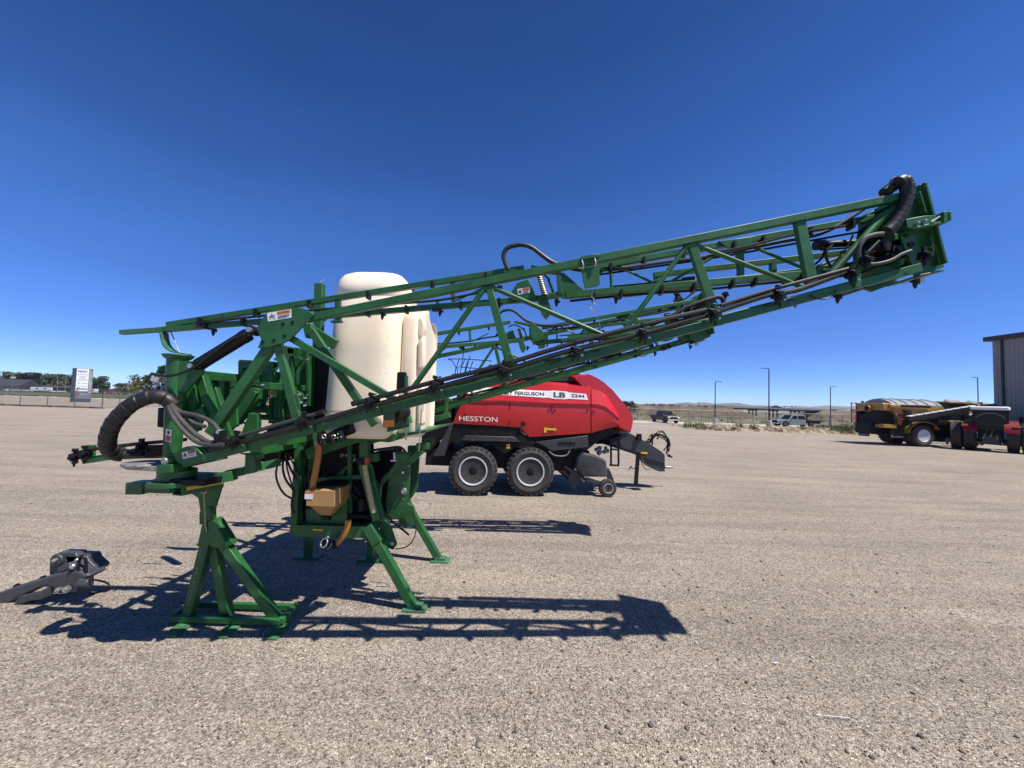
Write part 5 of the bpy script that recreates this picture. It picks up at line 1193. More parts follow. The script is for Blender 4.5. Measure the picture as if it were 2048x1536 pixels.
m = MB(); m.tube([Vector((p.x, p.y, max(p.z, .02))) for p in [I(164, 1162, -.05), I(190, 1160, -.08), I(212, 1165, -.1), I(218, 1172, -.12), I(208, 1181, -.14), I(190, 1186, -.16), I(178, 1186, -.18)]], .009, seg=8); m.tube([I(x, y, -.03) for x, y in [(158, 1142), (158, 1124), (162, 1113), (169, 1114), (172, 1126), (172, 1146)]], .014, seg=8); m.build('hydraulic_hose', 'black', imp)

# ================================================================ VEHICLES FAR AWAY
def paintm(name, col, **k): M[name] = paint(name, col, .38, var=.05, coat=.12, **k); return name
paintm('maroon', (.06, .008, .012)); paintm('carwhite', (.72, .73, .74)); paintm('carwhite_shaded', (.20, .22, .26)); paintm('carblack', (.012, .012, .014)); paintm('carred', (.35, .02, .02)); paintm('floater_yellow', (.33, .175, .028), dust=.2)
M['chrome'] = paint('chrome_trim', (.75, .75, .76), .15, metal=1.0, var=.05)
M['tarp'] = paint('grey_tarp', (.24, .25, .26), .5, var=.15, vscale=1.5)
M['boomgrey'] = paint('grey_boom', (.014, .014, .013), .5, var=.15)
def simple_wheel(root, x, y, Rr, wd, side):
    m = MB(); s_ = side; m.lathe((x, y, Rr), (0, s_, 0), [(-wd / 2, Rr * .6), (-wd / 2, Rr * .92), (-wd * .35, Rr), (wd * .35, Rr), (wd / 2, Rr * .92), (wd / 2, Rr * .62)], 20); t_ = m.build('wheel', 'tyre', root)
    m = MB(); m.lathe((x, y, Rr), (0, s_, 0), [(wd * .49, Rr * .62), (wd * .40, Rr * .55), (wd * .40, Rr * .12)], 16); m.build('rim', 'rim', t_); return t_
def pickup(label, loc, yaw, mat, cat='pickup truck', flat=False, grp=None, sc=1.0, name='pickup_truck', cab='crew'):
    """heading +x, origin at the centre of the ground print"""
    t = thing(name, label, cat, loc, R(yaw), grp)
    L, Wd, Hh = 5.8 * sc, 1.95 * sc, 1.9 * sc
    h = Wd / 2
    def P(x, z): return (x * sc, z * sc)
    body = [P(2.9, .55), P(2.92, .95), P(2.75, 1.08), P(1.35, 1.18), P(1.2, 1.2), P(-1.0, 1.2), P(-1.0, .42), P(1.55, .42)] if flat else [P(2.9, .5), P(2.93, .92), P(2.78, 1.08), P(1.4, 1.18), P(-1.1, 1.20), P(-2.88, 1.20), P(-2.9, .62), P(-2.5, .5), P(1.4, .42)]
    m = MB(); m.loft([[Vector((x * (1 - .015 * (abs(f) > .9)), f * h, z - .05 * (abs(f) > .9) * (z > 1.0))) for x, z in body] for f in (-1, -.93, .93, 1)]); m.build('body', mat, t, bevel=.02, ang=40)
    cb = [P(1.45, 1.16), P(.85, 1.84), P(.6, 1.9), P(-.75, 1.9), P(-1.0, 1.82), P(-1.08, 1.16)]
    m = MB(); m.loft([[Vector((x, f * h * (1 if z < 1.3 * sc else .86), z)) for x, z in cb] for f in (-.94, .94)]); m.build('cab', mat, t, bevel=.03, ang=40)
    m = MB()
    for s_ in (-1, 1):
        for a, b in (((.98, .22), (.12, .12)), ((.06, -.86), (.12, .12))):
            y0 = s_ * (h * .94 - .0); y1 = s_ * (h * .83)
            xa, xb = a
            m.add([(xa * sc + (.12 * sc if xa > .9 else 0), y0 + s_ * .01, 1.25 * sc), (xb * sc, y0 + s_ * .01, 1.25 * sc), (xb * sc, y1 + s_ * .012, 1.72 * sc), (xa * sc - (.22 * sc if xa > .9 else 0), y1 + s_ * .012, 1.72 * sc)], [(0, 1, 2, 3)])
    m.build('side_window', 'glass', t, smooth=False)
    m = MB(); m.add([(1.40 * sc, -h * .86, 1.22 * sc), (1.40 * sc, h * .86, 1.22 * sc), (.92 * sc, h * .76, 1.80 * sc), (.92 * sc, -h * .76, 1.80 * sc)], [(0, 1, 2, 3)]); m.v = [v + Vector((.02, 0, .01)) for v in m.v]; m.build('windscreen', 'glass', t, smooth=False)
    m = MB(); m.box((2.93 * sc, 0, .82 * sc), (.04, Wd * .55, .34 * sc)); m.build('grille', 'chardark', t, bevel=.02); m = MB(); m.box((2.95 * sc, 0, .54 * sc), (.10, Wd * .96, .12 * sc)); m.build('bumper', 'rim', t, bevel=.02)
    for s_ in (-1, 1):
        m = MB(); m.box((2.88 * sc, s_ * h * .80, .88 * sc), (.08, .30, .22 * sc)); m.build('headlight', 'silver', t, bevel=.02)
        m = MB(); m.box((1.1 * sc, s_ * (h + .12), 1.28 * sc), (.12, .22, .18)); m.build('mirror', 'carblack', t, bevel=.02)
    for x in (1.95 * sc, -1.75 * sc):
        for s_ in (-1, 1): simple_wheel(t, x, s_ * (h - .12), .41 * sc, .28, s_)
    m = MB()
    for s_ in (-1, 1):
        for x in (1.95 * sc, -1.75 * sc):
            if flat and x < 0: continue
            m.lathe((x, s_ * (h + .004), .43 * sc), (0, s_, 0), [(-.02, .50 * sc), (0, .50 * sc), (.002, .40 * sc)], 20)
    m.each('wheel_arch', 'chardark', t)
    if flat:
        m = MB(); m.box((-2.15 * sc, 0, 1.0 * sc), (2.3 * sc, Wd * 1.05, .12)); m.box((-2.2, 0, .75), (2.1, .9, .3)); m.build('flat_bed', 'chardark', t, bevel=.01)
        m = MB(); m.beam((-1.12 * sc, -h, 1.05 * sc), (-1.12 * sc, -h, 1.75 * sc), .08); m.beam((-1.12 * sc, h, 1.05 * sc), (-1.12 * sc, h, 1.75 * sc), .08); m.beam((-1.12 * sc, -h, 1.75 * sc), (-1.12 * sc, h, 1.75 * sc), .09, n=(1, 0, 0)); m.build('headache_rack', 'chardark', t)
        m = MB(); m.box((-1.6 * sc, -h * .6, 1.22 * sc), (.7, .6, .35)); m.build('toolbox', 'chardark', t, bevel=.01)
        m = MB(); m.beam((-1.3, h, 1.25 * sc), (-3.2, h, 1.12 * sc), .05); m.beam((-1.3, -h, 1.25 * sc), (-3.2, -h, 1.12 * sc), .05); m.build('bed_rail', 'chardark', t)
    else:
        m = MB(); m.box((-2.0 * sc, 0, 1.205 * sc), (1.6 * sc, Wd * .8, .02)); m.build('bed_cover', 'chardark', t)
        for s_ in (-1, 1): m = MB(); m.box((-2.9 * sc, s_ * h * .92, 1.0 * sc), (.04, .14, .3)); m.build('tail_light', 'carred', t)
    return t
def gp(px, py): p = ground(px, py); return (p.x, p.y, 0)
p = gp(1338, 846); pickup('dark maroon crew cab pickup facing the lot, parked by the chain link fence', (p[0] - .2, min(57.6, p[1] + 2.0), .012), -84, 'maroon', sc=.92)
p = gp(1600, 855.5); pickup('white crew cab pickup with a dark flat bed parked behind the dirt berm', (p[0], p[1] + 1, .012), 178, 'carwhite_shaded', cat='flatbed truck', name='flatbed_truck', flat=True, sc=.95)  # white truck greyed all over, its shaded side put into the paint colour

# ---- light poles
M['pole'] = paint('dark_pole_paint', (.012, .014, .018), .4)
def light_pole(label, px, yb, yt, arm):
    p = ground(px, yb); d = ray(px, yt); top = H + d.z / d.y * p.y
    t = thing('light_pole', label, 'light pole', (p.x, p.y, 0), 0, 'light poles around the yard')
    m = MB(); m.lathe((0, 0, 0), (0, 0, 1), [(0, .30), (.95, .30), (.97, .28), (.98, .1)], 20); m.build('concrete_base', 'concrete', t)
    m = MB(); m.cyl((0, 0, .95), (0, 0, top), .075, .06, seg=10); m.build('pole', 'pole', t)
    m = MB(); m.beam((0, 0, top - .05), (arm * .35, 0, top), .06); m.box((arm * .62, 0, top + .01), (.62, .30, .07)); m.build('lamp_head', 'pole', t, bevel=.02)
light_pole('dark light pole furthest left, between the maroon pickup and the overpass', 1430, 849, 763, 1)
light_pole('tallest dark light pole on a broad concrete base beside the white flatbed truck', 1538, 857, 737, -1)
light_pole('slim dark light pole left of the yellow spreader, lamp head pointing right', 1661.5, 851, 773, 1)
light_pole('dark light pole rising behind the tractors beside the grey building', 1958, 862, 755, -1)

# ---- fences
ma, ta, ba = nodemat('chain_link'); ma.blend_method = 'HASHED' if hasattr(ma, 'blend_method') else None
tcc = N(ta, 'ShaderNodeTexCoord'); 
def wav(vec, direction):
    mp = N(ta, 'ShaderNodeMapping'); mp.inputs['Rotation'].default_value = direction; ta.links.new(vec, mp.inputs[0])
    w_ = N(ta, 'ShaderNodeTexWave', i_Scale=5.0); ta.links.new(mp.outputs[0], w_.inputs['Vector'])
    return ramp(ta, w_.outputs['Fac'], [(.93, (0, 0, 0)), (.97, (1, 1, 1))])
f1_ = wav(tcc.outputs['Object'], (0, R(45), 0)); f2_ = wav(tcc.outputs['Object'], (0, R(-45), 0))
ta.links.new(mix(ta, f1_, f2_, 1.0, 'LIGHTEN'), ba.inputs['Alpha']); ba.inputs['Base Color'].default_value = (.14, .14, .14, 1); ba.inputs['Metallic'].default_value = .5; ba.inputs['Roughness'].default_value = .5
M['chain_link'] = ma
M['galv'] = paint('galvanised_pipe', (.17, .175, .175), .45, metal=.4, var=.15)
def fence(label, P, h, barb, hanging=1):
    t = thing('chain_link_fence', label, 'fence', (P[0][0], P[0][1], 0)); o0 = Vector((P[0][0], P[0][1], 0))
    for i, (x, y) in enumerate(P):
        q = Vector((x, y, 0)) - o0; m = MB(); m.cyl(q, q + Vector((0, 0, h)), .045, seg=8)
        if barb: m.beam(q + Vector((0, 0, h)), q + Vector((barb * .25, -.05, h + .32)), .05, .03)
        m.build('fence_post', 'galv', t)
    for i in range(len(P) - 1):
        a = Vector((*P[i], 0)) - o0; b = Vector((*P[i + 1], 0)) - o0; m = MB()
        m.cyl(a + Vector((0, 0, h)), b + Vector((0, 0, h)), .03, seg=6); m.cyl(a + Vector((0, 0, .08)), b + Vector((0, 0, .08)), .012, seg=5)
        if barb:
            for k in (.4, .7, 1): m.cyl(a + Vector((barb * .25 * k, -.05 * k, h + .32 * k)), b + Vector((barb * .25 * k, -.05 * k, h + .32 * k)), .010, seg=4)
        m.build('fence_rail', 'galv', t)
        d = (b - a); yaw = math.atan2(d.y, d.x); L_ = d.length
        m = MB(); m.add([(0, 0, .05), (L_, 0, .05), (L_, 0, h), (0, 0, h)], [(0, 1, 2, 3)]); o = m.build('fence_mesh', 'chain_link', t, smooth=False); o.location = a; o.rotation_euler = (0, 0, yaw)
A0 = ground(204, 817); A1 = ground(94, 813.5); dv = (A1 - A0) / 2
PL = [(A0.x + dv.x * k, A0.y + dv.y * k) for k in range(0, 7)]
fence('grey chain link fence with barbed wire arms running left behind the gravel lot', PL, 2.05, 1)
fence('chain link fence receding from the corner post behind the sprayer', [(A0.x - 1.0 * k, A0.y + 3.05 * k) for k in range(0, 20)], 2.05, -1)
pr = ground(1250, 842.5); pr.y = 61.0; pr.x = (1250 - 1024) / FPX * 61.0
fence('long chain link fence behind the parked pickup and flatbed truck', [(pr.x + 2.05 * k, pr.y + .02 * k) for k in range(0, 30)], 1.95, 0)
fence('chain link fence at the far right behind the yellow spreader', [(pr.x + 2.05 * 29 + 3.4 * k, pr.y + .58 - .3 * k) for k in range(0, 12)], 1.85, 0)

# ---- sign tower
ps = ground(165, 804.5)
sg = thing('sign_tower', 'tall grey dealership sign tower with white brand panels behind the left fence', 'sign', (ps.x, ps.y, 0), R(66))
hS = H + ray(165, 737).z / ray(165, 737).y * ps.y
M['signgrey'] = paint('sign_grey', (.16, .18, .20), .45, var=.08); M['signside'] = paint('sign_side_grey', (.055, .065, .08), .45, var=.08); M['signtext'] = paint('sign_silver_letters', (.45, .48, .50), .4)
WS = 2.15; m = MB(); m.box((0, .75, hS / 2), (WS, 1.5, hS)); m.build('tower_body', 'signgrey', sg, bevel=.02)
m = MB(); m.box((-WS / 2 - .02, .75, hS / 2), (.04, 1.52, hS + .02)); m.build('side_cladding', 'signside', sg)
m = MB(); m.box((-.05, -.02, .3), (WS * .94, .04, .6)); m.build('plinth', 'signside', sg)
pw = 1.55; ph = .98; x0 = -WS / 2 + .04
for i, lab in enumerate(('FENDT', '', '', 'RTs')):
    z1 = hS - .08 - i * (ph + .06); m = MB(); m.box((x0 + pw / 2, -.03, z1 - ph / 2), (pw, .06, ph)); pn = m.build('brand_panel', 'carwhite', sg)
    if lab == 'FENDT': text(lab, pn, (x0 + .16, -.065, z1 - ph * .68), (1, 0, 0), (0, 0, 1), pw * .78, .36, 'ink', bold=.03)
    if lab == 'RTs':
        text(lab, pn, (x0 + .72, -.065, z1 - ph * .70), (1, 0, 0), (0, 0, 1), pw * .50, .40, 'ink', bold=.03)
        m = MB(); m.lathe((x0 + .36, -.062, z1 - ph * .5), (0, -1, 0), [(0, .27), (.006, .27)], 24); lg = m.build('round_logo', 'ink', pn)
        m = MB(); m.poly([(x0 + .25, -.072, z1 - ph * .4), (x0 + .42, -.072, z1 - ph * .72), (x0 + .52, -.072, z1 - ph * .72), (x0 + .42, -.072, z1 - ph * .35)], .003); m.build('logo_swoosh', 'carwhite', lg)
    if i == 1:
        m = MB()
        for k in (-1, 0, 1): 
            cxx = x0 + pw * .5 + k * .24
            for a, b in (((-.2, .3), (0, -.1)), ((0, -.1), (.2, .3)), ((-.2, .3), (.2, .3))): m.beam((cxx + a[0], -.064, z1 - ph * .6 + a[1]), (cxx + b[0], -.064, z1 - ph * .6 + b[1]), .04, .006)
        m.build('triangle_logo', 'rimdark', pn); text('MASSEY FERGUSON', pn, (x0 + .26, -.065, z1 - ph * .88), (1, 0, 0), (0, 0, 1), pw * .66, .13, 'rimdark')
    if i == 2:
        m = MB(); m.torus((x0 + .36, -.064, z1 - ph * .5), (0, 1, 0), .15, .025, 16, 6); m.build('round_logo', 'rimdark', pn); m = MB(); m.beam((x0 + .72, -.064, z1 - ph * .5), (x0 + 1.42, -.064, z1 - ph * .5), .10, .006); m.build('name_bar', 'rimdark', pn)
zb_ = hS - .08 - 4 * (ph + .06)
m = MB(); m.poly([(x0 + .15, -.01, zb_ - .55), (x0 + .50, -.01, zb_ - .55), (x0 + .33, -.01, zb_ - .12)], .006); m.build('red_triangle', 'carred', sg)
text('AGCO', sg, (x0 + .56, -.012, zb_ - .52), (1, 0, 0), (0, 0, 1), .95, .26, 'signtext', bold=.02)
text('AGRI-SERVICE', sg, (x0 + pw + .12, -.012, hS - .3), (0, 0, -1), (1, 0, 0), hS - 1.9, .30, 'signtext', bold=.02)

# ---- trees
def leafmat(name, a, b, c_):
    m, t, b_ = nodemat(name); ge = N(t, 'ShaderNodeNewGeometry'); t.links.new(ramp(t, ge.outputs['Random Per Island'], [(0, a), (.55, b), (1, c_)]), b_.inputs['Base Color']); b_.inputs['Roughness'].default_value = .7; b_.inputs['Specular IOR Level'].default_value = .2
    M[name] = m
leafmat('leaf_grey_green', (.035, .058, .034), (.07, .095, .055), (.12, .14, .085)); leafmat('leaf_weed', (.09, .12, .035), (.15, .19, .06), (.22, .24, .10)); leafmat('leaf_olive', (.05, .055, .020), (.095, .092, .032), (.15, .13, .05)); leafmat('leaf_brown', (.06, .05, .03), (.12, .10, .055), (.18, .14, .09))
M['bark'] = paint('bark', (.09, .07, .05), .9, vscale=10)
def crown(seed, shape='tall', n=1100, leaf=.42):
    rd = random.Random(seed); m = MB(); cl = []
    for k in range(16 if shape == 'tall' else 12):
        if shape == 'tall': z = .22 + .76 * rd.random(); rr = .30 * math.sin(math.pi * min(1, z * .85 + .12)) ** .7
        else: z = .25 + .6 * rd.random(); rr = .52 * math.sin(math.pi * (z * .75 + .15))
        a = rd.random() * 6.28; q = rd.random() ** .5; cl.append((math.cos(a) * rr * q, math.sin(a) * rr * q, z, (.10 + .12 * rd.random()) * (1 if shape == 'tall' else 1.25)))
    for i in range(n):
        c = rd.choice(cl); u = Vector((rd.gauss(0, 1), rd.gauss(0, 1), rd.gauss(0, .9))).normalized() * c[3] * (rd.random() ** .4)
        p = Vector((c[0], c[1], c[2])) + u; s_ = leaf * .1 * (.5 + rd.random()); a = Vector((rd.gauss(0, 1), rd.gauss(0, 1), rd.gauss(0, 1))).normalized(); b = a.orthogonal().normalized()
        m.add([p + a * s_, p + b * s_ * .7, p - a * s_, p - b * s_ * .7], [(0, 1, 2, 3)])
    return m
def trunkm(seed):
    rd = random.Random(seed); m = MB(); m.tube([(0, 0, 0), (.01, 0, .3), (-.01, .01, .6), (0, 0, .85)], .022, seg=7, radf=lambda i, k: 1.2 - i / k)
    for k in range(5): a = rd.random() * 6.28; z = .25 + .1 * k; m.tube([(0, 0, z), (math.cos(a) * .1, math.sin(a) * .1, z + .12), (math.cos(a) * .16, math.sin(a) * .16, z + .25)], .010, seg=5, radf=lambda i, k_: 1.1 - i / k_)
    return m
TP = []
for s_, sh, mt in ((1, 'tall', 'leaf_grey_green'), (2, 'tall', 'leaf_grey_green'), (3, 'tall', 'leaf_olive'), (4, 'round', 'leaf_olive'), (5, 'round', 'leaf_grey_green'), (6, 'round', 'leaf_brown')):
    r_ = bpy.data.objects.new('tree', None); cr = crown(s_, sh).build('crown', mt, r_, smooth=False); tr = trunkm(s_).build('trunk', 'bark', r_); TP.append((r_, cr, tr))
used_t = set()
def tree(px, ytop, depth, kind, label, grp, wide=1.0, base=0.0):
    d = ray(px, ytop); top = H + d.z / d.y * depth; x = d.x / d.y * depth
    src = TP[kind]
    if kind in used_t:
        r_ = src[0].copy(); C.objects.link(r_)
        for c in (src[1], src[2]): q = c.copy(); C.objects.link(q); q.parent = r_
    else: r_ = src[0]; C.objects.link(r_); used_t.add(kind)
    hh = (top - base) * 1.02; r_.location = (x, depth, base); r_.scale = (hh * wide, hh * wide, hh); r_.rotation_euler = (0, 0, (px * 7.13) % 6.28)
    tag(r_, label, 'tree', grp); return r_
rd = random.Random(11)
for i, (px, yt) in enumerate([(-18, 752), (-4, 758), (8, 756), (16, 747), (27, 749), (38, 748), (50, 749), (58, 754), (70, 749), (80, 749), (92, 750), (101, 752), (112, 751), (122, 752), (133, 753), (142, 752), (152, 754)]):
    tree(px, yt, 268 + rd.uniform(-12, 14), (0, 1, 2, 1, 0)[i % 5], 'tall grey green tree in the long row beyond the houses at left', 'row of tall trees at left', .95 + rd.random() * .3)
for i, (px, yt) in enumerate([(2, 757), (21, 752), (33, 754), (44, 755), (64, 756), (75, 756), (86, 755), (97, 757), (107, 757), (117, 756), (128, 757), (138, 758)]):
    tree(px, yt, 285, (5, 4, 0)[i % 3], 'lower darker tree in the back of the long row beyond the houses at left', 'row of tall trees at left', 1.9)
for i, (px, yt) in enumerate([(186, 757), (197, 754), (207, 756), (214, 765)]): tree(px, yt, 240 + i * 3, (0, 4, 1, 5)[i], ['grey green tree just right of the sign tower', 'bushy tree second right of the sign tower', 'tall tree third right of the sign tower', 'low brownish tree at the end of the group right of the sign tower'][i], 'trees right of the sign tower', 1.1)
tree(250, 766, 200, 3, 'low round olive tree standing alone above the left fence', 'olive trees', 1.3); tree(240, 771, 210, 5, 'small brown bush left of the round olive tree', 'olive trees', 1.4)
tree(276, 763, 190, 1, 'slim pale tree between the round olive tree and the sprayer post', 'olive trees', 1.2)
tree(296, 750, 130, 3, 'large olive tree behind the sprayer hose connectors', 'olive trees', 1.05); tree(324, 746, 126, 3, 'tallest olive tree directly behind the green pivot post', 'olive trees', 1.1)
for i, (px, yt) in enumerate([(352, 760), (376, 764), (398, 760), (420, 762), (446, 764), (470, 766), (500, 768), (528, 768), (560, 770), (600, 774), (640, 776)]):
    tree(px, yt, 150 + i * 4, (5, 3, 5, 4)[i % 4], 'scrubby brownish tree seen through the sprayer frame', 'scrubby trees behind the sprayer', 1.4)
tree(1253, 800, 118, 4, 'grey green bush beside the red hood of the baler', 'bushes', 1.5, base=-.4)

# ---- house and small things across the road at left
M['roofdark'] = paint('dark_shingles', (.035, .037, .045), .8, var=.2); M['wallbeige'] = paint('beige_siding', (.34, .31, .27), .8)
ph_ = atdepth(10, 778, 235); hs_ = thing('house', 'low beige house with a long dark shingle roof at the far left', 'house', (ph_.x, 235, 0))
m = MB(); m.box((-4, 5, 1.6), (24, 10, 3.2)); m.build('wall', 'wallbeige', hs_)
m = MB(); m.loft([[Vector((x, y, z)) for y, z in ((-1, 3.1), (5, 7.4), (11, 3.1), (5, 2.9))] for x in (-18, 10)]); m.build('roof', 'roofdark', hs_, smooth=False)
for x in (-12, -6, 0, 5): m = MB(); m.box((x, -.02, 1.8), (1.6, .08, 1.2)); m.build('window', 'glass', hs_)
ph2 = atdepth(115, 778, 250); h2 = thing('shed', 'long low dark shed below the row of tall trees', 'shed', (ph2.x, 250, 0)); m = MB(); m.box((0, 4, 1.5), (44, 8, 3)); m.build('wall', 'roofdark', h2); m = MB(); m.loft([[Vector((x, y, z)) for y, z in ((-.6, 3.0), (4, 4.4), (8.6, 3.0), (4, 2.9))] for x in (-22.5, 22.5)]); m.build('roof', 'roofdark', h2, smooth=False)
def car(px, depth, yaw, mat, label, grp='cars parked across the road', long=4.4, tall=1.45, z=0.0, cat='car', name='parked_car'):
    x = ray(px, 780).x / ray(px, 780).y * depth; t = thing(name, label, cat, (x, depth, z), R(yaw), grp); k = long / 4.4
    m = MB(); m.loft([[Vector((a * k, f * .88, b)) for a, b in ((2.2, .35), (2.18, .75), (1.2, .92), (-1.9, .95), (-2.2, .85), (-2.18, .4))] for f in (-1, 1)]); m.build('body', mat, t, bevel=.05, ang=40)
    m = MB(); m.loft([[Vector((a * k, f * (.80 if b < 1 else .66), b)) for a, b in ((1.2, .92), (.5, tall), (-1.2, tall), (-1.9, .95))] for f in (-1, 1)]); m.build('cabin', 'glass' if tall < 1.7 else mat, t, bevel=.04)
    m = MB(); m.box((-.35 * k, 0, tall + .01), (1.6 * k, 1.2, .05)); m.build('roof', mat, t, bevel=.02)
    for a in (1.35, -1.35):
        for s_ in (-1, 1): m = MB(); m.cyl((a * k, s_ * .66, .32), (a * k, s_ * .90, .32), .32, seg=14); m.build('wheel', 'tyre', t)
for px, mt, lb in ((13, 'carwhite', 'white car furthest left below the dark roof'), (23, 'silver', 'silver car below the dark roof, second from left'), (34, 'carwhite', 'white van-like car near the roadside lamp'), (47, 'carwhite', 'white car in front of the house end'), (57, 'carwhite', 'white car right of the house end'), (101, 'carwhite', 'white car below the bare utility post'), (122, 'carwhite', 'small white car right of the bare utility post'), (111, 'carred', 'dark red vehicle beneath the trees left of the sign tower'), (222, 'carred', 'pale red car between the fence posts right of the sign tower')):
    car(px, 226 if mt != 'carred' else 236, (px * 37) % 40 - 20, mt, lb)
for px, lb in ((75, 'white camper trailer parked on the grass verge at left'), (91, 'long white camper beside the camper trailer'), (186, 'plain white box trailer right of the sign tower')):
    x = ray(px, 780).x / ray(px, 780).y * 222; t = thing('camper', lb, 'camper', (x, 222, 0), R(8), 'white campers across the road'); m = MB(); m.box((0, 0, 1.7), (5.2 if px < 180 else 3.9, 2.3, 2.2)); m.build('body', 'carwhite', t, bevel=.12); m = MB(); m.box((.8, -1.16, 2.1), (1.4, .04, .6)); m.build('window', 'glass', t)
    for a in (-.5, .5): m = MB(); m.cyl((a, -1.1, .35), (a, 1.1, .35), .35, seg=12); m.build('wheel', 'tyre', t)
M['wood'] = paint('weathered_wood', (.22, .18, .14), .9)
for px, yt, arm, lb in ((26, 755, 1, 'roadside lamp post with two pale lamp heads'), (116, 759, 0, 'bare pale utility post'), (132, 755, 2, 'utility pole with one cross arm left of the sign tower'), (286, 771, 2, 'utility pole near the slim pale tree')):
    d = ray(px, yt); dep = 215; t = thing('utility_pole' if arm != 1 else 'street_lamp', lb, 'pole', (d.x / d.y * dep, dep, 0)); top = H + d.z / d.y * dep
    m = MB(); m.cyl((0, 0, 0), (0, 0, top), .16, .12, seg=8); m.build('pole', 'wood' if arm != 1 else 'galv', t)
    if arm: m = MB(); m.box((0, 0, top - .5 if arm == 2 else top), (2.6, .2, .2 if arm == 2 else .8)); m.build('cross_arm' if arm == 2 else 'lamp_head', 'wood' if arm == 2 else 'carwhite', t)

# ---- overpass, embankments, hills
YB = 262; ZR = 3.4
xa = (1447 - 1024) / FPX * YB; xb = (1638 - 1024) / FPX * YB
def embank(name, x0, x1, s0, s1):
    m = MB(); rd = random.Random(int(x0)); rows = []
    n = max(8, int((x1 - x0) / 6))
    for dy_, z in ((-22, -2.6), (-15, -.8), (-9, 1.4), (-5, ZR), (5, ZR), (20, -2.6)):
        row = []
        for i in range(n + 1):
            f = i / n; k = (ZR - z) / (ZR + 2.6); a = x0 - s0 * k; b = x1 + s1 * k; row.append(Vector((a + (b - a) * f, YB + dy_ + rd.uniform(-.5, .5), z + rd.uniform(-.15, .15))))
        rows.append(row)
    m.loft(rows, closed=False); k = len(rows)
    m.add([r_[0] for r_ in rows], [tuple(range(k))]); m.add([r_[-1] for r_ in rows], [tuple(range(k))]); struct(m.build(name, 'embank', ang=50))
embank('embankment', 20, xa + 2, 0, 11); embank('embankment', xb - 2, 620, 11, 0)
br = thing('overpass_bridge', 'flat concrete highway overpass on short piers between two earth embankments', 'bridge', (xa, YB, 0)); Lb = xb - xa
M['bridgeconc'] = paint('bridge_concrete', (.26, .25, .235), .8, var=.15, vscale=.3); M['girder'] = paint('dark_girder', (.06, .058, .055), .7)
m = MB(); m.box((Lb / 2, 0, ZR + .1), (Lb, 11, .5)); m.build('deck', 'bridgeconc', br); m = MB(); m.box((Lb / 2, 0, ZR - .65), (Lb - 2, 9, .95)); m.build('girder', 'girder', br)
m = MB()
for s_ in (-1, 1): m.box((Lb / 2, s_ * 5.3, ZR + .75), (Lb + 30, .12, .25))
m.build('guard_rail', 'galv', br)
for px in (1464, 1506, 1547, 1590):
    x = (px - 1024) / FPX * YB - xa; m = MB(); m.box((x, 0, ZR - 1.3), (1.2, 9, .5))
    for k in (-3.8, 0, 3.8): m.cyl((x, k, -2.6), (x, k, ZR - 1.3), .55, seg=10)
    m.build('pier', 'girder', br)
m = MB(); m.beam((Lb - 6, 0, -1.8), (Lb + 1, 0, ZR - .5), .3, 9); m.build('abutment', 'girder', br)
pickup('white pickup driving across the overpass', ((1573 - 1024) / FPX * (YB - 3), YB - 3, ZR + .36), 0, 'carwhite'); pickup('black pickup following the white one across the overpass', ((1560 - 1024) / FPX * (YB - 3) - 2.5, YB - 3, ZR + .36), 0, 'carblack')
# brush along the embankment crests
def tufts(name, mat, pts, hgt, n, wd, par=None):
    m = MB(); rd = random.Random(len(pts) + n)
    for (x, y, z) in pts:
        hh = hgt * rd.uniform(.5, 1.3)
        for k in range(n):
            a = rd.random() * 6.28; b = Vector((x + rd.gauss(0, wd * .4), y + rd.gauss(0, wd * .4), z)); t_ = b + Vector((math.cos(a) * wd * .35, math.sin(a) * wd * .35, hh * rd.uniform(.6, 1))); s_ = Vector((math.sin(a), -math.cos(a), 0)) * wd * .10
            m.add([b - s_, b + s_, t_], [(0, 1, 2)])
    o = m.build(name, mat, smooth=False); o['kind'] = 'stuff'; return o
rd = random.Random(2)
tufts('sagebrush', 'leaf_brown', [(rd.uniform(20, xa - 3), YB - 5 + rd.uniform(-1, 1), ZR) for i in range(90)] + [(rd.uniform(xb + 3, 420), YB - 5 + rd.uniform(-1, 1), ZR) for i in range(150)] + [(rd.uniform(20, 400), YB - rd.uniform(8, 20), 0.2) for i in range(60)], 1.2, 14, 1.6)
tufts('field_brush', 'leaf_grey_green', [(x, y, gz(x, y)) for x, y in [(rd.uniform(15, 330), rd.uniform(64, 235)) for i in range(900)]], .45, 9, .8)
tufts('dry_grass', 'leaf_brown', [(x, y, gz(x, y)) for x, y in [(rd.uniform(15, 330), rd.uniform(62, 235)) for i in range(900)]], .35, 9, .8)
tufts('verge_grass', 'leaf_olive', [(rd.uniform(-150, -8), 104 + rd.uniform(-1.5, 12), 0) for i in range(500)], .35, 8, .9)
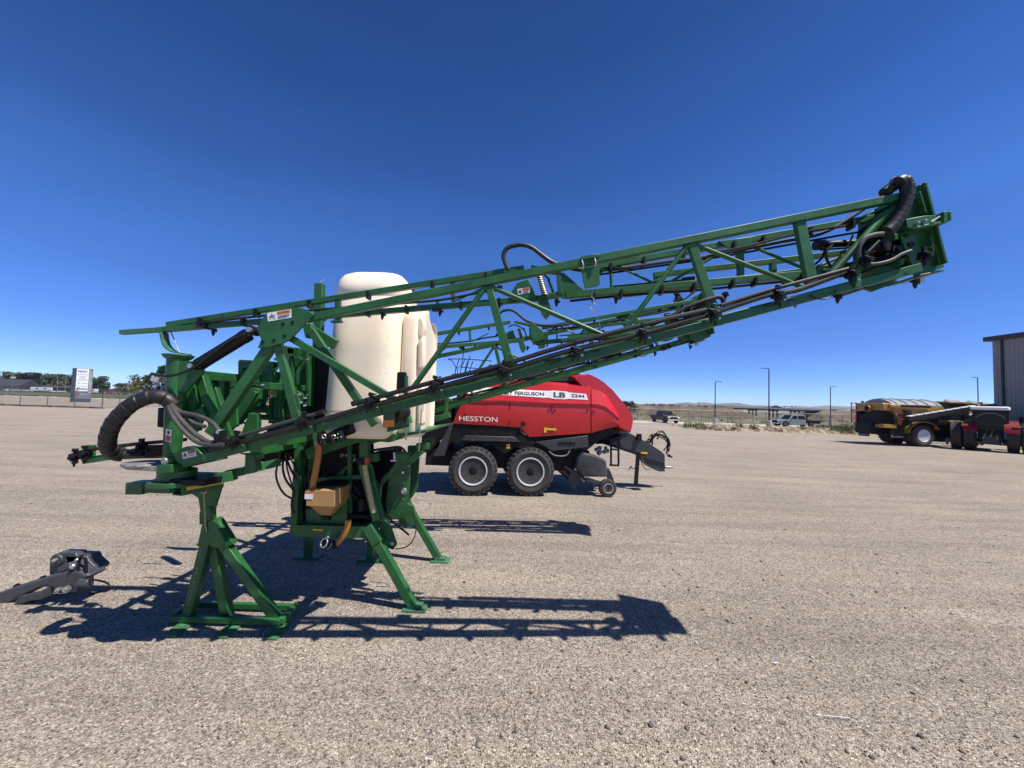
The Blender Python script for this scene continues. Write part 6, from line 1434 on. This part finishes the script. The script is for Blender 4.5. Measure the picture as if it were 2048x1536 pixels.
def hills(name, prof, depth, back):
    m = MB(); rows = []; rd = random.Random(9); pts = []
    for i in range(len(prof) - 1):
        for k in range(6):
            f = k / 6; pts.append((prof[i][0] + (prof[i + 1][0] - prof[i][0]) * f, prof[i][1] + (prof[i + 1][1] - prof[i][1]) * f))
    pts.append(prof[-1])
    crest = []
    for px, py in pts: d = ray(px, py); crest.append(Vector((d.x / d.y * depth, depth, H + d.z / d.y * depth + rd.uniform(-2, 2))))
    for f, dy_ in ((0, -back), (.25, -back * .7), (.6, -back * .35), (1, 0), (.2, back)):
        rows.append([Vector((c.x + rd.uniform(-25, 25) * (f < 1), c.y + dy_ + rd.uniform(-back * .12, back * .12) * (0 < f < 1), -12 + (c.z + 12) * f * (1 + rd.uniform(-.15, .15) * (f < 1)))) for c in crest])
    m.loft(rows, closed=False); struct(m.build(name, 'hill', ang=80))
hills('mountains', [(1000, 802), (1150, 804), (1240, 806.5), (1300, 808), (1354, 807.6), (1367, 805), (1380, 805), (1393, 806.5), (1410, 804), (1423, 807), (1438, 807.5), (1456, 806), (1475, 806), (1488, 808.5), (1499, 811), (1541, 811), (1564, 812.5), (1600, 812), (1623, 813.5), (1658, 811), (1680, 812.5), (1723, 815), (1800, 818), (1900, 822), (2050, 828), (2300, 835)], 4200, 900)
hills('mountains', [(300, 776), (700, 790), (1000, 800), (1340, 810), (1700, 821), (2200, 838)], 5200, 600)
for px, lb in ((1488, 'white trailer seen under the overpass, left bay'), (1559, 'white trailer seen under the overpass, right bay')):
    dep = 420; x = ray(px, 827).x / ray(px, 827).y * dep; t = thing('box_trailer', lb, 'trailer', (x, dep, -2.4)); m = MB(); m.box((0, 0, 1.9), (4.4, 2.6, 2.2)); m.build('body', 'carwhite', t, bevel=.05); m = MB(); m.cyl((1, -1.3, .5), (1, 1.3, .5), .5, seg=12); m.build('wheel', 'tyre', t)
tree(1476, 820, 400, 4, 'dark round bush under the left bay of the overpass', 'bushes', 1.6, base=-2.4)
for px, yt in ((1397.5, 803), (1584, 810), (1591, 811.5)):
    d = ray(px, yt); dep = 300; t = thing('utility_pole', {1397.5: 'thin utility pole on the skyline above the left embankment', 1584: 'taller of two utility poles behind the overpass', 1591: 'shorter of two utility poles behind the overpass'}[px], 'pole', (d.x / d.y * dep, dep, -2.4)); m = MB(); m.cyl((0, 0, 0), (0, 0, H + 2.4 + d.z / d.y * dep), .22, .16, seg=6); m.build('pole', 'wood', t); m = MB(); m.box((0, 0, H + 1.6 + d.z / d.y * dep), (1.6, .2, .2)); m.build('cross_arm', 'wood', t)

# ---- berm of rubble, weeds, stake
m = MB(); rd = random.Random(21); rows = []
def noise2(x, y): return math.sin(x * 1.7 + y * 2.3) * .5 + math.sin(x * 3.9 - y * 1.1 + 1) * .3 + math.sin(x * 8.1 + y * 6.3) * .2
bx0, bx1 = 19.0, 47.0; ny = 14; nx = 260
for j in range(ny + 1):
    g = j / ny; row = []
    for i in range(nx + 1):
        f = i / nx; x = bx0 + (bx1 - bx0) * f; y = 40.2 + 6.5 * g + 1.4 * max(0, .2 - f) * 5
        env = math.sin(math.pi * g) ** .8 * min(1, f * 9, (1 - f) * 12); z = env * (.42 + .16 * noise2(x * .8, y)) + (env > .02) * abs(rd.gauss(0, .07))
        row.append(Vector((x, y + rd.uniform(-.05, .05), max(-.02, z - .01))))
    rows.append(row)
m.loft(rows, closed=False); struct(m.build('dirt_berm', 'soil', ang=180, smooth=False))
m = MB()
for k in range(420):
    x = rd.uniform(bx0 + 1, bx1 - 1); y = 40.5 + rd.random() ** 1.5 * 4.5; g = (y - 40.2) / 6.5; z = math.sin(math.pi * g) * .36; s_ = rd.uniform(.06, .24); m.sphere((x, y, z), s_, 6, 4, (rd.uniform(.8, 1.4), 1, rd.uniform(.5, .9)))
o = m.build('rubble', 'soil', smooth=False); o['kind'] = 'stuff'
tufts('weeds', 'leaf_weed', [(x, 43 + rd.uniform(-1.6, 2), .15) for x in [rd.uniform(35.0, 49) for i in range(330)]] + [(x, 42.5 + rd.uniform(-1, 1), .2) for x in [19.5, 20.2, 20.8, 25.2, 25.9, 31.5, 32] for i in range(2)], .75, 26, .55)
tufts('dry_weeds', 'leaf_brown', [(rd.uniform(19, 47), 41.5 + rd.uniform(-1.5, 2), .15) for i in range(110)], .35, 14, .4)
tufts('fence_weeds', 'leaf_brown', [(A0.x + dv.x * f + rd.uniform(-.3, .3), A0.y + dv.y * f + rd.uniform(-.4, .2), 0) for f in [rd.random() * 6 for i in range(260)]], .22, 9, .5)
# low gravel ramp in front of the maroon pickup
m = MB(); rows = []
for j in range(9):
    row = []
    for i in range(25):
        f = i / 24; g = j / 8; row.append(Vector((8 + 12 * f, 40 + 12 * g, .005 + .38 * math.sin(math.pi * g) ** 1.2 * math.sin(math.pi * f) ** .7)))
    rows.append(row)
m.loft(rows, closed=False); struct(m.build('gravel_mound', 'gravel', ang=60))
pst = ground(1304, 858); d = Vector((pst.x, pst.y, 0)); m = MB(); m.beam((0, 0, 0), (-.06, 0, .75), .05, .03); o = m.build('survey_stake', 'carwhite', None); o.location = (d.x, d.y, .15); tag(o, 'thin white wooden stake standing in gravel below the maroon pickup', 'stake')

# ---- grey metal building
M['metalgrey'] = None
mm, tt, bb = nodemat('ribbed_metal_siding'); tc_ = N(tt, 'ShaderNodeTexCoord'); sp_ = N(tt, 'ShaderNodeSeparateXYZ'); tt.links.new(tc_.outputs['Object'], sp_.inputs[0])
bb.inputs['Base Color'].default_value = (.26, .245, .23, 1); bb.inputs['Roughness'].default_value = .5; M['metalgrey'] = mm
bd = thing('metal_building', 'tall grey ribbed metal building at the right edge of the picture', 'building', (45.2, 36, 0))
hb_ = H + (833 - 679) / FPX * 36
m = MB(); m.box((14, -16, hb_ / 2), (28, 32, hb_)); m.build('wall', 'metalgrey', bd)
m = MB()
for k in range(104): y = -.3 - k * .305; m.add([(-.001, y - .05, 0), (-.03, y - .03, 0), (-.03, y + .03, 0), (-.001, y + .05, 0), (-.001, y - .05, hb_), (-.03, y - .03, hb_), (-.03, y + .03, hb_), (-.001, y + .05, hb_)], [(0, 1, 5, 4), (1, 2, 6, 5), (2, 3, 7, 6)])
m.build('wall_rib', 'metalgrey', bd, smooth=False)
M['trim'] = paint('dark_trim', (.035, .037, .045), .5); m = MB(); m.box((14, -16, hb_ + .15), (28.8, 32.8, .42)); m.build('eave_trim', 'trim', bd, bevel=.02)
m = MB(); m.box((-.09, -.75, hb_ / 2), (.14, .14, hb_)); m.build('downspout', 'trim', bd)
m = MB(); m.box((-.05, -4.6, 2.0), (.10, 4.6, 4.6)); m.build('roller_door', 'trim', bd)

# ================================================================ YELLOW SPREADER
def spreader():
    g = ground(1848, 894); Y = Frame((g.x, g.y, 0), 0)
    t = thing('spreader_truck', 'yellow fertiliser spreader with grey tarp and folded dark boom, parked nearest at right', 'spreader', Y.o, 0)
    m = MB(); far = 2.5
    body = [(1786, 809), (1815, 811), (1887, 814), (1890, 820), (1816, 834), (1806, 838), (1805, 851), (1797, 851), (1794, 830), (1786, 826)]
    P = [Y(x, y, .1) for x, y in body]; m.loft([[p.copy() for p in P], [Vector((p.x, far, p.z)) for p in P]]); m.build('hopper', 'floater_yellow', t, bevel=.02, smooth=False)
    ur = P[0].x; zt_ = P[0].z; zb_ = P[-1].z
    m = MB(); rg = []
    for u in (ur - .02, P[2].x - .1):
        rg.append([Vector((u, .1 + (far - .1) * k / 10, zt_ + .02 + .42 * math.sin(math.pi * k / 10) ** .8)) for k in range(11)])
    zz = [[Vector((p.x, p.y, zt_ - .08)) for p in (r_[-1], r_[0])] for r_ in rg]
    m.loft([rg[0] + zz[0], rg[1] + zz[1]]); m.build('tarp', 'tarp', t, ang=50)
    m = MB(); m.box((ur - .35, far / 2, (zt_ + zb_) / 2 + .12), (.7, far - .3, (zt_ - zb_) * .9)); m.box((ur + .1, .08, zt_ - .12), (.8, .2, .28)); m.build('rear_hood', 'floater_yellow', t, bevel=.08)
    m = MB(); c = Vector((ur - .75, 1.75, zt_ - .38)); m.cyl(c, c + Vector((.4, 0, 0)), .42, seg=24); m.cyl(c + Vector((-.15, -.55, .05)), c + Vector((.2, -.55, .05)), .24, seg=16); m.build('fan_housing', 'floater_yellow', t, bevel=.02)
    m = MB(); c2 = c + Vector((-.16, -.55, .05)); m.cyl(c2, c2 + Vector((.02, 0, 0)), .2, seg=16); m.box((ur - .3, 1.3, zb_ - .35), (.9, 2.0, .9)); m.box((ur + 1.3, 1.3, 1.2), (4.8, 1.3, .8)); m.box((ur + 1.0, .5, 1.55), (1.6, .3, .5)); m.box((ur + 3.2, 1.3, 1.3), (2.4, 2.2, 1.2)); m.build('engine_bay', 'chardark', t, bevel=.02)
    m = MB(); m.box((ur - .75, 1.25, 1.42), (.12, 2.45, .26)); m.box((ur - .3, .06, 1.42), (.9, .10, .26)); m.build('rear_bumper', 'floater_yellow', t, bevel=.01)
    for y in (.25, 2.25): m = MB(); m.box((ur - .82, y, 1.42), (.03, .14, .10)); m.build('tail_light', 'orange', t)
    for x_, y, wd_ in ((ur - .5, 1.9, .9), (ur + .25, .1, 1.0)):
        m = MB(); m.box((x_, y, .92), (.03 if y > 1 else wd_, wd_ if y > 1 else .03, .75)); fl = m.build('mud_flap', 'chardark', t)
        if y > 1: text('TerraGator', fl, (x_ - .02, y + .42, .62), (0, -1, 0), (0, 0, 1), .84, .13, 'silver')
        else: text('TerraGator', fl, (x_ - .45, y - .02, .62), (1, 0, 0), (0, 0, 1), .9, .13, 'silver')
    m = MB()
    for y in (2.2, 2.62): m.beam((ur - .8, y, 1.5), (ur - .8, y, 3.15), .05)
    for k in range(7): m.beam((ur - .8, 2.2, 1.65 + k * .23), (ur - .8, 2.62, 1.65 + k * .23), .04, n=(1, 0, 0))
    m.build('ladder', 'redbrown', t)
    a = Y(1814, 838, -.25); b = Y(1948, 816, -.25); m = MB(); m.beam(a, b, .32, .30); m.beam(a + Vector((.1, .0, -.25)), b + Vector((-.4, 0, -.15)), .06, .2); m.build('boom', 'boomgrey', t, bevel=.01)
    m = MB(); n_ = 9
    for k in range(n_): p = a.lerp(b, (k + .1) / n_); q = a.lerp(b, (k + .85) / n_); m.beam(p + Vector((0, -.02, .18)), q + Vector((0, -.02, .18)), .05, .30)
    m.build('boom_tube', 'carwhite', t)
    wx = 0.0; Rr = Y(1848, 851, .05).z * .5 + .03
    w_ = wheel(t, 'wheel', .80, .85, .80 * .55, lugs=22, lug_h=.06, agri=True); w_.location = (wx, .40, .80)
    w2 = copy_tree(w_, t); w2.location = (wx, 2.3, .80); w2.rotation_euler = (0, 0, math.pi)
    w3 = copy_tree(w_, t); w3.location = (wx + 4.6, 1.3, .80)
    m = MB(); AR = [Vector((math.cos(R(a_)) * 1.02 * 1.15, -.05, .82 + math.sin(R(a_)) * .98)) for a_ in range(172, 20, -12)]
    for i in range(len(AR) - 1): m.beam(AR[i] + Vector((0, .42, 0)), AR[i + 1] + Vector((0, .42, 0)), .05, .95)
    m.build('fender', 'floater_yellow', t, ang=60)
    m = MB(); m.box((wx + 3.2, 1.3, 2.5), (1.4, 1.6, 1.4)); m.build('cab', 'glass', t, bevel=.06); m = MB(); m.box((wx + 3.2, 1.3, 3.28), (1.7, 1.8, .16)); m.box((wx + 3.2, 1.3, 1.85), (1.6, 1.7, .2)); m.build('cab_roof', 'floater_yellow', t, bevel=.05)
    for k in range(5):
        u_ = ur + .3 + k * .75; m = MB(); m.tube([Vector((u_, .1 + (far - .1) * q / 10, zt_ + .035 + .42 * math.sin(math.pi * q / 10) ** .8)) for q in range(11)], .025, seg=6, sm=1); m.build('tarp_bow', 'chardark', t)
    rnd_ = random.Random(6)
    for k in range(9):
        x_ = ur - .2 + rnd_.random() * 1.6; m = MB(); m.tube([(x_, .02, zb_ - .1), (x_ + rnd_.uniform(-.3, .3), -.04, zb_ - .45), (x_ + rnd_.uniform(-.4, .4), .0, 1.5)], .035, seg=6); m.build('hydraulic_hose', 'black', t)
    m = MB(); m.box((ur + 1.55, .02, zt_ - .10), (2.2, .06, .16)); m.box((ur + .95, .0, zb_ + .05), (.5, .1, .35)); m.build('side_box', 'chardark', t, bevel=.02)
    for k in range(4): m = MB(); m.box((ur + .55, .05, 1.75 + k * .22), (.35, .12, .04)); m.build('step', 'redbrown', t)
    m = MB(); m.beam((ur - .1, .0, 2.1), (ur + .9, .0, 2.35), .05); m.beam((ur - .1, .0, 1.7), (ur - .1, .0, 2.5), .05); m.build('hand_rail', 'chardark', t)
    m = MB(); m.box((ur + 2.6, .2, 1.95), (1.3, .3, .5)); m.cyl((ur + 2.2, .1, 1.6), (ur + 2.9, .1, 1.6), .16, seg=14); m.build('tank_box', 'chardark', t, bevel=.03)
    m = MB(); m.cyl((ur - .3, 2.2, zt_), (ur - .3, 2.2, zt_ + .25), .08, seg=8); m.build('beacon', 'chardark', t)
    return t
sp = spreader()
s2 = copy_tree(sp); s2.location = (sp.location.x + 9.5, sp.location.y + 5.5, 0); s2['label'] = 'second yellow spreader half hidden behind the tractors'
# ================================================================ TRACTOR
M['seat'] = paint('seat_vinyl', (.03, .03, .03), .6)
M['cabglass'] = paint('tinted_cab_glass', (.004, .006, .006), .08, var=.1, spec=.25)
paintm('tractor_red', (.20, .006, .010))
def tractor(label, loc, yaw, mat, duals=True, grp='tractors at the right', sc=1.0, roof='carwhite'):
    t = thing('tractor', label, 'tractor', loc, R(yaw), grp); t.scale = (sc, sc, sc)
    rw = .98
    w_ = wheel(t, 'rear_wheel', rw, .50, rw * .52, lugs=20, lug_h=.07, agri=True, rimmat='silver'); w_.location = (0, -.92, rw)
    for y in ((.92,) + ((-1.52, 1.52) if duals else ())):
        q = copy_tree(w_, t); q.location = (0, y, rw); q.rotation_euler = (0, 0, math.pi if y > 0 else 0)
    f_ = wheel(t, 'front_wheel', .68, .42, .36, lugs=18, lug_h=.05, agri=True, rimmat='silver'); f_.location = (2.75, -.9, .68); q = copy_tree(f_, t); q.location = (2.75, .9, .68); q.rotation_euler = (0, 0, math.pi)
    m = MB(); m.loft([[Vector((x, y * k, z)) for y, z in ((-.42, 1.0), (-.45, 1.55), (-.35, 1.82), (.35, 1.82), (.45, 1.55), (.42, 1.0))] for x, k in ((.9, 1), (2.8, .95), (3.45, .8), (3.6, .6))]); m.build('bonnet', mat, t, ang=30, bevel=.02)
    m = MB(); m.box((1.6, 0, .85), (3.4, .55, .5)); m.box((-.1, 0, 1.05), (.9, 1.1, .8)); m.box((2.75, 0, .62), (.3, 1.4, .25)); m.build('chassis', 'chardark', t, bevel=.02)
    m = MB(); m.loft([[Vector((x, y, z)) for x, y in ((-.55, -.72), (1.15, -.62), (1.15, .62), (-.55, .72))] for z in (1.45, 2.75)]); m.build('cab_glass', 'cabglass', t)
    m = MB()
    for x, y in ((-.56, -.73), (1.16, -.63), (1.16, .63), (-.56, .73), (.35, -.68), (.35, .68)): m.beam((x, y, 1.35), (x, y, 2.8), .07, .07)
    m.beam((-.57, -.72, 1.62), (-.57, .72, 1.62), .07, .05, n=(1, 0, 0)); m.beam((-.57, -.72, 2.68), (-.57, .72, 2.68), .07, .05, n=(1, 0, 0)); m.build('cab_frame', 'chardark', t)
    m = MB(); m.loft([[Vector((.3 + (x - .3) * k, y * k, z)) for x, y in ((-.8, -.75), (-.6, -.86), (1.3, -.80), (1.45, -.6), (1.45, .6), (1.3, .80), (-.6, .86), (-.8, .75))] for z, k in ((2.76, .95), (2.80, 1), (2.94, 1), (3.0, .9))]); m.build('cab_roof', roof, t, ang=40)
    for s_ in (-1, 1):
        AR = [Vector((math.cos(R(a_)) * 1.10, s_ * .86, rw + math.sin(R(a_)) * 1.08)) for a_ in range(165, 20, -6)]
        m = MB()
        m.loft([[p + Vector((0, s_ * w__, 0)) + (p - Vector((0, p.y, rw))).normalized() * 0 for p in AR] for w__ in (-.30, -.24, .24, .30)], closed=False); m.loft([[p * 1.0 + Vector((0, s_ * .30, 0)), p + Vector((0, s_ * .32, -.06))] for p in AR], closed=False)
        m.poly([AR[0] + Vector((0, s_ * -.25, 0)), AR[2] + Vector((0, s_ * -.25, 0)), AR[11] + Vector((0, s_ * -.25, 0)), AR[16] + Vector((0, s_ * -.25, 0)), Vector((.6, s_ * .67, 1.25)), Vector((-.8, s_ * .67, 1.25))], .04); m.build('fender', mat, t, ang=60)
        m = MB(); m.box((-.85, s_ * 1.1, rw + .75), (.08, .3, .14)); m.build('tail_light', 'orange', t)
        m = MB(); m.beam((1.2, s_ * .7, 2.2), (1.25, s_ * 1.25, 2.3), .04); m.box((1.25, s_ * 1.28, 2.15), (.06, .2, .42)); m.build('mirror', 'chardark', t)
    m = MB(); m.beam((-.55, -.4, .85), (-1.3, -.48, .55), .09, .07); m.beam((-.55, .4, .85), (-1.3, .48, .55), .09, .07); m.beam((-.55, 0, 1.2), (-1.2, 0, 1.0), .08); m.box((-.6, 0, .8), (.4, .7, .5)); m.beam((-.6, -.35, 1.3), (-1.0, -.46, .7), .06); m.beam((-.6, .35, 1.3), (-1.0, .46, .7), .06); m.build('three_point_hitch', 'char', t, bevel=.01)
    m = MB(); m.cyl((1.1, -.55, 1.8), (1.1, -.55, 2.75), .06, seg=10); m.build('exhaust', 'chrome', t)
    m = MB(); m.tube([(-.60, -.62, 2.25), (-.62, -.3, 2.5), (-.62, 0, 2.56), (-.62, .3, 2.5), (-.60, .62, 2.25)], .022, seg=6); m.build('window_rail', 'rimdark', t)
    for s_ in (-1, 1):
        m = MB(); m.box((-.62, s_ * .62, 2.90), (.06, .22, .10)); m.build('work_lamp', 'silver', t)
        m = MB(); m.cyl((-.75, s_ * .25, 1.15), (-1.05, s_ * .3, .9), .05, seg=10); m.build('lift_cylinder', 'steel', t)
    m = MB(); m.tube([(-.6, -.1, 1.4), (-.85, -.05, 1.2), (-.7, .1, 1.0)], .02, seg=6); m.tube([(-.6, .15, 1.4), (-.9, .2, 1.15), (-.7, .25, .95)], .02, seg=6); m.build('remote_hose', 'worn_steel', t)
    m = MB(); m.cyl((-.3, .5, 3.0), (-.3, .5, 3.15), .07, seg=10); m.build('beacon', 'orange', t)
    return t
mid_ = ground(1984, 903)
tr1 = tractor('red tractor with dual rear wheels and white cab roof, seen from behind', (mid_.x + .2, mid_.y + .2, 0), 38, 'tractor_red', grp=None, sc=1.0)
tractor('dark red tractor parked just beyond the nearer red tractor at the right edge', (mid_.x + 7.5, mid_.y + 1.0, 0), 40, 'maroon', grp=None, sc=1.0)
pc = ground(447, 822); tractor('small orange tractor seen through the sprayer frame', (pc.x, pc.y + 1, 0), 150, 'orange', duals=False, grp=None, sc=.55, roof='orange')
pc = ground(480, 824); tractor('small red tractor seen through the sprayer frame beside the orange one', (pc.x + .6, pc.y + 3, 0), 20, 'carred', duals=False, grp=None, sc=.55, roof='carwhite')

# ================================================================ HAZE
hm, ht_, hb2 = nodemat('haze_air'); ht_.nodes.remove(hb2); pv = ht_.nodes.new('ShaderNodeVolumePrincipled'); pv.inputs['Density'].default_value = 0.00009; pv.inputs['Color'].default_value = (.80, .88, 1.0, 1); pv.inputs['Anisotropy'].default_value = 0.2
ht_.links.new(pv.outputs[0], ht_.nodes['Material Output'].inputs['Volume'])
m = MB(); m.box((0, 2700, 46), (9000, 9000, 98)); hz = m.build('haze', hm, smooth=False); hz['kind'] = 'stuff'

# white folded boom parts above the machines at right, a pale straw and a scrap on the gravel
fb = atdepth(1925, 808, 31); t = thing('folded_boom', 'white and black folded boom sections above the row of machines at right', 'boom', (fb.x, 31, 0)); 
for i, (a, b, mt) in enumerate((((1882, 806), (1952, 810), 'carwhite'), ((1890, 801), (1918, 803), 'carwhite'), ((1925, 812), (1962, 806), 'carwhite'), ((1905, 815), (1990, 809), 'carblack'), ((1898, 818), (1930, 812), 'carblack'), ((1936, 803), (1975, 808), 'carwhite'))):
    m = MB(); p = atdepth(*a, 31) - Vector((fb.x, 31, 0)); q = atdepth(*b, 31) - Vector((fb.x, 31, 0)); m.beam(p, q, .16, .2); m.build('boom_section', mt, t)
m = MB()
for px in (1893, 1912, 1935, 1962): p = atdepth(px, 812, 31) - Vector((fb.x, 31, 0)); m.beam(Vector((p.x, 0, 0)), p, .10, .12)
m.each('boom_support', 'carblack', t)
q0 = ground(1632, 1435); q1 = ground(1700, 1443); m = MB(); m.cyl((0, 0, .012), (q1.x - q0.x, q1.y - q0.y, .016), .0022, seg=6); o = m.build('straw', 'carwhite'); o.location = (q0.x, q0.y, .01); tag(o, 'thin white straw lying on the gravel at lower right', 'straw')
q0 = ground(1545, 1328); m = MB(); m.poly([(0, 0, 0), (.035, .006, .004), (.05, -.012, .012), (.012, -.02, .003)], .002, n=(0, 0, 1)); o = m.build('paper_scrap', 'carwhite'); o.location = (q0.x, q0.y, .012); tag(o, 'tiny white scrap on the gravel right of the boom shadow', 'litter')
